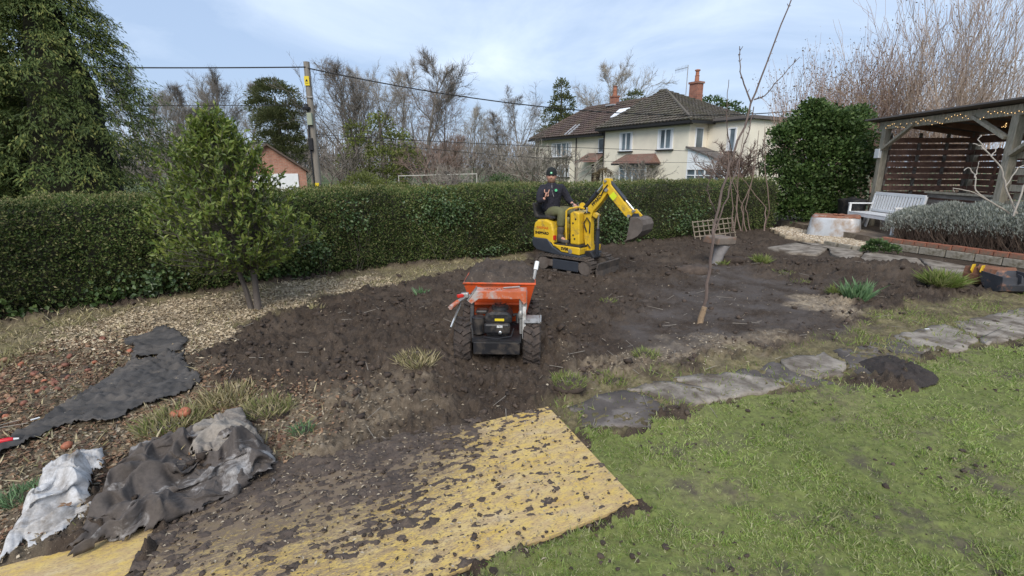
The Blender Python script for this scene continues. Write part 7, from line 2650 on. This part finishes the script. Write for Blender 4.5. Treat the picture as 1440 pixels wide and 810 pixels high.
rg_out = [skip_ring(0.24, 0.36, 0.75, 0.27), skip_ring(0.275, 0.31, 0.80, 0.42), skip_ring(0.345, 0.235, 0.88, 0.70)]
rg_in = [skip_ring(0.335, 0.245, 0.87, 0.70), skip_ring(0.267, 0.318, 0.792, 0.42), skip_ring(0.232, 0.368, 0.742, 0.278)]
sk = loft(rg_out + rg_in, 'skip', 'orange', dum, True)
MB().tube([(-0.345, 0.235, 0.70), (0.345, 0.235, 0.70), (0.345, 0.88, 0.70), (-0.345, 0.88, 0.70)], 0.012, 8, None, False, True).build('skip_rim', MT['orange'], sk, True)
MB().box((0, 0.268, 0.49), (0.52, 0.012, 0.02), None, Matrix.Rotation(R(-12), 3, 'X')).build('skip_seam', MT['orange'], sk)
for x_ in (-0.14, 0.14):
    MB().bar((x_, 0.30, 0.27), (x_, 0.80, 0.27), 0.05, 0.03).build('skip_bearer', MT['black'], sk)
# heaped load of soil
gx_, gy_ = np.meshgrid(np.linspace(-1, 1, 40), np.linspace(-1, 1, 44))
ed = np.clip(1 - np.maximum(np.abs(gx_), np.abs(gy_)) ** 3, 0, 1)
lz = 0.70 + 0.15 * ed ** 0.7 * (0.75 + 0.5 * fbm(gx_ * 2.0, gy_ * 2.0, 4, 97)) + 0.02 * fbm(gx_ * 9, gy_ * 9, 2, 98)
V = np.stack([gx_ * 0.345, 0.557 + gy_ * 0.325, lz], -1).reshape(-1, 3)
ii = np.arange(40 * 44).reshape(44, 40)
ld = link('soil_load', np_mesh('soil_load', V, np.stack([ii[:-1, :-1], ii[:-1, 1:], ii[1:, 1:], ii[1:, :-1]], -1).reshape(-1, 4), True), MT['soil2'])
ld.location = dum.location
ld.rotation_euler = dum.rotation_euler
ld.scale = (1, 1, 1)
tag(ld, 'heap of dark soil and chips loaded in the orange dumper skip', 'soil heap')
# mudguards
for sx in (-1, 1):
    mb = MB()
    pr = []
    for k in range(7):
        a = R(62 + k * 14)
        pr.append((-0.245 * math.cos(a), 0.205 + 0.245 * math.sin(a)))
    V, F = [], []
    for (yy, zz) in pr:
        V += [(sx * 0.24, yy, zz), (sx * 0.385, yy, zz), (sx * 0.385, yy, zz - 0.004), (sx * 0.24, yy, zz - 0.004)]
    for k in range(6):
        for j in range(4):
            F.append((k * 4 + j, k * 4 + (j + 1) % 4, k * 4 + 4 + (j + 1) % 4, k * 4 + 4 + j))
    if sx > 0:
        mb.add(V, F).build('mudguard', MT['steel'], dum)
MB().tube([(0.39, -0.10, 0.42), (0.395, 0.0, 0.452), (0.39, 0.2, 0.37)], 0.012, 6).build('guard_edge', MT['steel'], dum, True)

# ================================================================== SPARE BUCKETS BY THE PATH
MT['rustbucket'] = pm('rusty_bucket', (0.18, 0.085, 0.052), 0.85, 0.3, 6, dirt=(0.10, 0.065, 0.05), dirt_lo=0.5, dirt_hi=0.68, dirt_scale=6, bmp=0.4)
MT['darkbucket'] = pm('worn_black_bucket', (0.05, 0.052, 0.06), 0.6, 0.25, 6, dirt=(0.30, 0.15, 0.09), dirt_lo=0.56, dirt_hi=0.68, dirt_scale=5, bmp=0.2)


def spare_bucket(px, py, w, sc, rz, tilt, mt, edge, label):
    bx, by = g(px, py)
    root = empty('digger_bucket', (bx, by, gz(bx, by) + 0.02), rz, label, 'bucket', 'spare digger buckets')
    sh, sides, lip, ears = bucket_parts(w, sc)
    M_ = Matrix.Translation((0, 0, 0.17 * sc)) @ Matrix.Rotation(tilt, 4, 'Y')
    for q, nm, m_ in [(sh, 'bucket_shell', mt)] + [(q, 'bucket_side', mt) for q in sides] + [(lip, 'cutting_edge', edge)] + [(q, 'hinge_ear', 'yellow' if mt == 'rustbucket' else mt) for q in ears]:
        o = q.build(nm, MT[m_], root, False, 0.003)
        o.matrix_local = M_


spare_bucket(1372, 405, 0.30, 0.95, R(205), R(75), 'rustbucket', 'rustbucket', 'rusty brown digger bucket with yellow lugs lying beside the path')
spare_bucket(1425, 415, 0.50, 0.95, R(265), R(85), 'darkbucket', 'rustbucket', 'wide open black digger bucket with rusty edge at the right side')

# ================================================================== FOREGROUND: BOARDS, SHEETS, FALLEN FRUIT
def board_material():
    m, nt, ns, ls, bs = nodes_of('muddy_yellow_board')
    v = mapped(nt, (1, 1, 1), (0, 0, R(-26)))
    st = ns.new('ShaderNodeMapping')
    st.inputs['Scale'].default_value = (1.0, 2.6, 1.0)
    ls.new(v, st.inputs['Vector'])
    sv = st.outputs['Vector']
    nA = noise(nt, 3.0, 6, 0.65, sv)
    nB = noise(nt, 15.0, 6, 0.7, sv)
    nC = noise(nt, 60.0, 4, 0.7, sv)
    col = ramp(nt, nA, [(0.3, (0.55, 0.36, 0.07)), (0.5, (0.58, 0.42, 0.14)), (0.7, (0.51, 0.40, 0.25))])
    col = mixc(nt, ramp(nt, nB, [(0.42, grey(0)), (0.58, grey(0.8))]), col, (0.43, 0.30, 0.16))
    col = mixc(nt, ramp(nt, nC, [(0.52, grey(0)), (0.66, grey(0.7))]), col, (0.25, 0.17, 0.10))
    att = ns.new('ShaderNodeAttribute')
    att.attribute_name = 'mud'
    mul = ns.new('ShaderNodeMath')
    mul.operation = 'ADD'
    ls.new(att.outputs['Fac'], mul.inputs[0])
    ls.new(mixc(nt, 0.5, nB, nC), mul.inputs[1])
    f = ramp(nt, mul.outputs[0], [(0.66, grey(0)), (0.98, grey(0.9))])
    mudc = mixc(nt, nC, (0.085, 0.062, 0.047), (0.19, 0.145, 0.11))
    col = mixc(nt, f, col, mudc)
    ls.new(col, bs.inputs['Base Color'])
    bs.inputs['Roughness'].default_value = 0.75
    bs.inputs['Specular IOR Level'].default_value = 0.3
    bump(nt, bs, nC, 0.4, 0.008)
    return m


MT['boardmat'] = board_material()
MT['boardedge'] = pm('board_edge', (0.50, 0.36, 0.17), 0.8, 0.25, 20, dirt=(0.12, 0.09, 0.06), dirt_scale=12, bmp=0.2)


def quad_pt(Q, u, v):
    """u 0 right .. 1 left, v 0 near .. 1 far; Q = near right, far right, far left, near left"""
    A, B, C_, D = [np.array(q, float) for q in Q]
    u, v = u[..., None], v[..., None]
    return A * (1 - u) * (1 - v) + B * (1 - u) * v + C_ * u * v + D * u * (1 - v)


def mud_amount(u, v):
    return np.clip(0.07 + 0.36 * sstep(0.25, 0.95, v) * sstep(0.10, 0.6, u) + 0.20 * sstep(0.10, 0.75, u) + 0.10 * v, 0, 1)


def muddy_board(name, Q, z, label, nu, nv, mud=True):
    root = empty(name, (Q[0][0], Q[0][1], z), 0, label, 'board', 'yellow ground boards')
    off = np.array([Q[0][0], Q[0][1]])
    uu_, vv_ = np.meshgrid(np.linspace(0, 1, nu), np.linspace(0, 1, nv))
    XY = quad_pt(Q, uu_, vv_) - off
    zz_ = 0.006 * fbm(XY[..., 0] * 1.1, XY[..., 1] * 1.1, 2, 99)
    V = np.concatenate([XY, zz_[..., None] + 0.018], -1).reshape(-1, 3)
    ii = np.arange(nu * nv).reshape(nv, nu)
    F = np.stack([ii[:-1, :-1], ii[1:, :-1], ii[1:, 1:], ii[:-1, 1:]], -1).reshape(-1, 4)
    me = np_mesh('board_top', V, F, True)
    at_ = me.attributes.new('mud', 'FLOAT', 'POINT')
    mm = mud_amount(uu_, vv_) if mud else np.full_like(uu_, 0.02)
    at_.data.foreach_set('value', mm.astype(np.float32).ravel())
    link('board_top', me, MT['boardmat'], root)
    ring = np.concatenate([ii[0, :], ii[1:, -1], ii[-1, -2::-1], ii[-2:0:-1, 0]])
    top = V[ring]
    bot = top - np.array([0, 0, 0.018])
    k = len(ring)
    Fe = np.array([[i, (i + 1) % k, k + (i + 1) % k, k + i] for i in range(k)])
    link('board_edge', np_mesh('board_edge', np.concatenate([top, bot]), Fe), MT['boardedge'], root)
    return root


muddy_board('yellow_board', BOARD, 0.004, 'large mud-spattered yellow board lying between the soil and the lawn', 60, 32)
muddy_board('yellow_board', BOARD2, 0.0, 'cleaner bright yellow board half under the crumpled sheet', 40, 24, False)

# soil tracked over the board: real drifts and crumbs
NU2, NV2 = 300, 170
uu_, vv_ = np.meshgrid(np.linspace(-0.02, 1.03, NU2), np.linspace(-0.01, 1.06, NV2))
XY = quad_pt(BOARD, uu_, vv_)
X_, Y_ = XY[..., 0], XY[..., 1]
ca, sa = math.cos(R(26)), math.sin(R(26))
S_, T_ = X_ * ca + Y_ * sa, -X_ * sa + Y_ * ca
cover = mud_amount(np.clip(uu_, 0, 1), np.clip(vv_, 0, 1)) + 0.30 * sstep(0.80, 1.02, vv_) * sstep(0.16, 0.32, uu_)
h = 0.30 * fbm(S_ * 2.6, T_ * 6.0, 3, 101) + 0.52 * fbm(S_ * 11, T_ * 24, 3, 102) + 0.2 * np.abs(fbm(S_ * 40, T_ * 50, 2, 103))
h = (1.3 * h + 0.95 * cover - 0.56) * 0.024
h = np.minimum(h, 0.045) + 0.006 * fbm(X_ * 30, Y_ * 30, 2, 104) * (h > 0)
inside = (uu_ > -0.005) & (vv_ > 0.0)
ok = (h > 0.0) & inside
V = np.stack([X_, Y_, 0.0225 + np.maximum(h, -0.004)], -1).reshape(-1, 3)
ii = np.arange(NU2 * NV2).reshape(NV2, NU2)
F = np.stack([ii[:-1, :-1], ii[1:, :-1], ii[1:, 1:], ii[:-1, 1:]], -1).reshape(-1, 4)
F = F[ok.ravel()[F].any(1) & inside.ravel()[F].all(1)]
used, inv = np.unique(F, return_inverse=True)
MT['spill'] = pm('tracked_soil', (0.078, 0.060, 0.049), 0.95, 0.3, 10, dirt=(0.15, 0.115, 0.085), dirt_lo=0.52, dirt_hi=0.68, dirt_scale=24, bmp=0.7, bscale=50, bdist=0.015)
tag(link('soil_spill', np_mesh('soil_spill', V[used], inv.reshape(F.shape), True), MT['spill']), 'dark soil trodden across the yellow board', 'soil', kind='stuff')
n = 5200
u, v = RNG.random(n), RNG.random(n)
P2 = quad_pt(BOARD, u, v)
c_ = mud_amount(u, v)
k = RNG.random(n) < (0.10 + 0.8 * c_) * (0.3 + 0.7 * sstep(-0.2, 0.4, fbm(P2[:, 0] * 3, P2[:, 1] * 3, 3, 105)))
P2, c_ = P2[k], c_[k]
r = 0.003 + 0.011 * RNG.random(len(P2)) ** 3
V, F = lumps(np.concatenate([P2, (0.026 + r * 0.3)[:, None]], 1), r, 0.7, 0.5)
stuff('board_crumbs', V, F, MT['clod'], 'crumbs of soil scattered over the yellow board', 'soil', True)
n = 1500
u, v = RNG.random(n) ** 0.8, RNG.random(n)
P2 = quad_pt(BOARD, u, v)
P = np.concatenate([P2, np.full((n, 1), 0.038)], 1)
Dd = unit(np.stack([RNG.normal(size=n), RNG.normal(size=n), RNG.normal(0, 0.2, n)], 1))
V, F = leaf_arrays(P, Dd, np.array([0, 0, 1.0]) + RNG.normal(0, 0.3, (n, 3)), RNG.uniform(0.008, 0.03, n), RNG.uniform(0.004, 0.012, n))
stuff('board_chips', V, F, MT['chips'], 'pale wood chips scattered over the yellow board', 'wood chips')

# ---- grey weed membrane
MT['membrane'] = pm('grey_membrane', (0.060, 0.056, 0.053), 0.85, 0.3, 5, dirt=(0.115, 0.10, 0.086), dirt_lo=0.46, dirt_hi=0.68, dirt_scale=3.5, bmp=0.3, bscale=60)


def sheet(name, Q, mt, label, cat, seed, step=0.014, wr=0.030, lift=0.024):
    xs_ = [p[0] for p in Q]
    ys_ = [p[1] for p in Q]
    nx_, ny_ = int((max(xs_) - min(xs_) + 0.2) / step), int((max(ys_) - min(ys_) + 0.2) / step)
    X_, Y_ = np.meshgrid(min(xs_) - 0.1 + np.arange(nx_) * step, min(ys_) - 0.1 + np.arange(ny_) * step)
    m_ = poly_in(X_, Y_, Q, 0.03, 0.045, 3.5, seed)
    base = 0.010 * fbm(X_ * 2.0, Y_ * 2.0, 2, 25)
    Z_ = np.maximum(ground_z(X_, Y_), base) + lift + wr * np.abs(fbm((X_ + Y_ * 0.6) * 2.2, (Y_ - X_ * 0.6) * 7.0, 3, seed + 1)) + 0.5 * wr * np.abs(fbm(X_ * 9, Y_ * 9, 2, seed + 2)) + 0.02 * (1 - m_) * np.abs(fbm(X_ * 6, Y_ * 6, 2, seed + 5))
    ii = np.arange(nx_ * ny_).reshape(ny_, nx_)
    F = np.stack([ii[:-1, :-1], ii[:-1, 1:], ii[1:, 1:], ii[1:, :-1]], -1).reshape(-1, 4)
    F = F[(m_.ravel()[F] > 0.5).all(1)]
    used, inv = np.unique(F, return_inverse=True)
    c = np.array([np.mean(xs_), np.mean(ys_), 0])
    V = np.stack([X_, Y_, Z_], -1).reshape(-1, 3)[used] - c
    o = link(name, np_mesh(name, V, inv.reshape(F.shape), True), MT[mt])
    o.location = c
    s_ = o.modifiers.new('thick', 'SOLIDIFY')
    s_.thickness = 0.004
    return tag(o, label, cat)


sheet('ground_membrane', MEMB, 'membrane', 'long grey weed membrane lying flat on the leaf litter at left', 'membrane', 401)
sheet('ground_membrane', MEMB2, 'membrane', 'small scrap of grey membrane at the edge of the wood chips', 'membrane', 411, 0.02)


# ---- crumpled sheets
def sheet_material(name, base, pale, lo, hi, scale):
    m, nt, ns, ls, bs = nodes_of(name)
    n1 = noise(nt, scale, 6, 0.7, None, 0.5)
    n2 = noise(nt, 45, 4, 0.7)
    col = mixc(nt, ramp(nt, n1, [(lo, grey(0)), (hi, grey(1))]), base, pale)
    col = mixc(nt, 1.0, col, ramp(nt, n2, [(0.3, grey(0.75)), (0.7, grey(1.2))]), 'MULTIPLY')
    ls.new(col, bs.inputs['Base Color'])
    bs.inputs['Roughness'].default_value = 0.85
    bump(nt, bs, n2, 0.25, 0.006)
    return m


MT['brownsheet'] = sheet_material('dirty_brown_fabric', (0.085, 0.070, 0.060), (0.42, 0.40, 0.38), 0.55, 0.70, 4.2)
MT['whitesheet'] = sheet_material('dirty_white_plastic', (0.50, 0.49, 0.48), (0.21, 0.18, 0.15), 0.46, 0.66, 4.0)
MT['tansheet'] = sheet_material('dirty_tan_canvas', (0.27, 0.235, 0.195), (0.13, 0.11, 0.095), 0.5, 0.68, 5.0)


def crumple(name, outline, mt, label, seed, hgt, nu=130, nv=80, fold=6.0, warp=0.06, z0=0.02):
    """outline: four px corners (start low, start high, end high, end low); cloth with overlapping folds"""
    Q = gp(outline)
    A, B, C_, D = [np.array(q) for q in Q]
    u, v = np.meshgrid(np.linspace(0, 1, nu), np.linspace(0, 1, nv))
    # ragged outline
    ue = u + 0.05 * fbm(v * 4, u * 0 + seed, 3, seed) * (np.abs(u - 0.5) * 2) ** 3
    ve = v + 0.12 * fbm(u * 5, u * 0 + seed, 3, seed + 3) * (np.abs(v - 0.5) * 2) ** 2
    U, W = ue[..., None], ve[..., None]
    XY = A * (1 - U) * (1 - W) + B * (1 - U) * W + C_ * U * W + D * U * (1 - W)
    e1 = unit((D + C_ - A - B)[None])[0]
    e2 = np.array([-e1[1], e1[0]])
    a, b = (XY @ e1), (XY @ e2)
    wx = fbm(a * 2.2, b * 2.2, 2, seed + 11) * 0.30
    ph = (b + wx * 0.55) * fold + 0.9 * fbm(a * 3.0, b * 3.0, 2, seed + 12)
    ridge = 1 - np.abs(2 * (ph - np.floor(ph)) - 1)                # sharp folds along the length
    ridge = ridge ** 0.75
    big = 0.5 + 0.7 * fbm(a * 1.9, b * 2.6, 3, seed + 13)
    fine = np.abs(fbm(a * 9, b * 13, 3, seed + 14))
    edge = np.clip(np.minimum(np.minimum(u, 1 - u) * 5, np.minimum(v, 1 - v) * 3.2), 0, 1) ** 0.6
    rs_ = random.Random(seed)
    cre = np.zeros_like(a)
    for q_ in range(6):
        th_ = rs_.gauss(0.15, 0.55)
        fr_ = rs_.uniform(3.5, 9.5)
        w_ = (a * math.sin(th_) + b * math.cos(th_)) * fr_ + rs_.random() * 5 + 0.55 * fbm(a * 2.4 + q_, b * 2.4, 2, seed + 20 + q_)
        tri_ = np.abs(2 * (w_ - np.floor(w_)) - 1)
        gate_ = sstep(-0.1, 0.35, fbm(a * 2.2, b * 3.2 + q_ * 3, 2, seed + 30 + q_))
        cre = cre + (1 - tri_) ** 1.6 * gate_ * 4.0 / fr_
    z = hgt * edge * np.clip(0.10 + 0.40 * np.clip(big, 0, 1.4) + 0.30 * ridge * np.clip(big, 0.15, 1.2) + 0.75 * cre + 0.10 * fine, 0, 2.2) + edge * 0.012 * np.abs(fbm(a * 16 + b * 5, b * 30, 2, seed + 41))
    XY = XY + e2 * (warp * edge * np.sin(ph * 2 * PI + 1.2))[..., None] + e1 * (0.03 * edge * fbm(a * 7, b * 7, 2, seed + 15))[..., None]
    zb = 0.012 + z0
    V = np.concatenate([XY, (zb + z)[..., None]], -1)
    c = np.array([*np.mean([A, B, C_, D], 0), 0])
    V = (V - c).reshape(-1, 3)
    ii = np.arange(nu * nv).reshape(nv, nu)
    F = np.stack([ii[:-1, :-1], ii[:-1, 1:], ii[1:, 1:], ii[1:, :-1]], -1).reshape(-1, 4)
    tear = fbm(u * 9, v * 6, 3, seed + 16)
    rim = np.minimum(np.minimum(u, 1 - u) * 2.0, np.minimum(v, 1 - v))
    okv = (rim * 5 + tear * (0.55 if nu > 60 else 0.1) > 0.02).ravel()
    F = F[okv[F].all(1)]
    o = link(name, np_mesh(name, V, F, True), MT[mt])
    o.location = c
    s_ = o.modifiers.new('thick', 'SOLIDIFY')
    s_.thickness = 0.0018
    s_.offset = 0
    return tag(o, label, 'sheet', 'crumpled sheets')


crumple('crumpled_sheet', [(95, 790), (185, 640), (350, 598), (405, 672)], 'brownsheet', 'big crumpled dark brown fabric sheet in the left foreground', 501, 0.118, 240, 150, 5.2, 0.05)
crumple('crumpled_sheet', [(88, 800), (200, 735), (395, 655), (330, 708)], 'brownsheet', 'long folded strip of dirty fabric beside the yellow board', 521, 0.085, 150, 50, 4.0, 0.03, 0.025)
crumple('plastic_sheet', [(-5, 800), (72, 668), (128, 640), (140, 742)], 'whitesheet', 'torn dirty white plastic sheet at the left end of the crumpled fabric', 541, 0.085, 120, 80, 5.0, 0.03, 0.02)
crumple('canvas_sheet', [(275, 668), (262, 622), (340, 585), (372, 640)], 'tansheet', 'pale tan canvas scrap on top of the crumpled fabric', 561, 0.09, 90, 60, 6.0, 0.02, 0.06)
crumple('plastic_scrap', [(108, 672), (112, 645), (148, 640), (150, 668)], 'whitesheet', 'small white plastic scrap behind the white sheet', 581, 0.05, 40, 30, 5.0, 0.01, 0.02)

# ---- fallen fruit
FR = []
for k_, col in enumerate(((0.40, 0.14, 0.075), (0.23, 0.095, 0.062), (0.30, 0.17, 0.10))):
    mb = MB()
    mb.lathe([(0.003, 0.012), (0.012, 0.004), (0.024, 0.008), (0.033, 0.022), (0.034, 0.034), (0.028, 0.048), (0.016, 0.054), (0.006, 0.049), (0.002, 0.044)], 12)
    for v_ in mb.v:
        v_ *= 1 + 0.08 * float(perlin(np.array([v_.x * 40 + k_]), np.array([v_.y * 40 + v_.z * 30]), 5)[0])
    me = mb.mesh('rotten_apple')
    me.materials.append(pm('rotten_fruit', col, 0.6, 0.3, 25, dirt=(0.13, 0.07, 0.045), dirt_lo=0.5, dirt_hi=0.68, dirt_scale=22, bmp=0.3, bscale=50))
    me.shade_smooth()
    FR.append(me)
rg = random.Random(44)
k_ = 0
while k_ < 62:
    px, py = rg.uniform(-40, 215), rg.uniform(462, 615)
    line = 600 - (px + 10) * 0.46
    if py > line or py < 528 - (px + 60) * 0.28:
        continue
    bx, by = g(px, py)
    o = link('rotten_apple', FR[rg.choice((0, 1, 1, 2, 2))])
    o.location = (bx, by, gz(bx, by) - 0.004)
    sc = rg.uniform(0.55, 0.95)
    o.scale = (sc, sc, sc * rg.uniform(0.75, 1))
    o.rotation_euler = (rg.uniform(-1, 1), rg.uniform(-1, 1), rg.uniform(0, 6))
    tag(o, 'rotting orange-brown fallen apple among the leaf litter at left', 'apple', 'fallen apples in the leaf litter')
    k_ += 1
for px, py, sc, lab in ((246, 592, 1.2, 'left one of the two bright orange fallen apples above the crumpled sheet'), (263, 590, 1.25, 'right one of the two bright orange fallen apples above the crumpled sheet'), (98, 634, 0.95, 'single reddish fallen apple between membrane and crumpled sheet')):
    bx, by = g(px, py)
    o = link('fallen_apple', FR[0])
    o.location = (bx, by, gz(bx, by) - 0.002)
    o.scale = (sc, sc, sc)
    o.rotation_euler = (0.2, 0.3, px)
    tag(o, lab, 'apple')

# ---- red handled tool at the left edge
bx, by = g(8, 634)
tool = empty('red_handle_tool', (bx, by, gz(bx, by) + 0.055), R(28), 'red plastic handle with a white end at the left edge', 'tool')
MT['redplastic'] = pm('red_plastic', (0.55, 0.02, 0.03), 0.4, 0.1, 6, bmp=0)
MB().tube([(-0.10, 0, 0), (-0.05, 0, 0.004), (0.03, 0, 0.0), (0.05, 0, 0)], [0.010, 0.014, 0.018, 0.012], 10).build('handle', MT['redplastic'], tool, True)
MB().tube([(0.05, 0, 0), (0.075, 0.004, -0.004)], [0.009, 0.006], 8).build('ferrule', MT['whiteprint'], tool, True)

# white litter, twigs
for px, py, ln, rz, mt, nm, lab in ((1302, 470, 0.07, 0.4, 'whiteprint', 'plastic_label', 'small white plant label on the path grass at right'), (52, 598, 0.05, 1.2, 'whiteprint', 'plastic_label', 'white curved plant label lying on the grey membrane')):
    bx, by = g(px, py)
    o = MB().box((0, 0, 0.0), (ln, 0.015, 0.004)).build(nm, MT[mt])
    o.location = (bx, by, gz(bx, by) + 0.05)
    o.rotation_euler = (0.1, 0.1, rz)
    tag(o, lab, 'label')
n = 420
x, y = sample_ground(n, 2.2, 10, 0.9, 0.5)
m_ = masks(x, y)
k = (m_['lawn'] < 0.2) & (m_['board'] < 0.1)
x, y = x[k], y[k]
A = np.stack([x, y, ground_z(x, y) + 0.012], 1)
an = RNG.uniform(0, 6.28, len(x))
ln = RNG.uniform(0.05, 0.22, len(x))
B = A + np.stack([np.cos(an) * ln, np.sin(an) * ln, RNG.normal(0, 0.015, len(x))], 1)
V, F = seg_arrays(A, B, 0.003, 0.0018, 4)
stuff('fallen_twigs', V, F, MT['bare3'], 'thin dead twigs scattered on the soil', 'twigs')
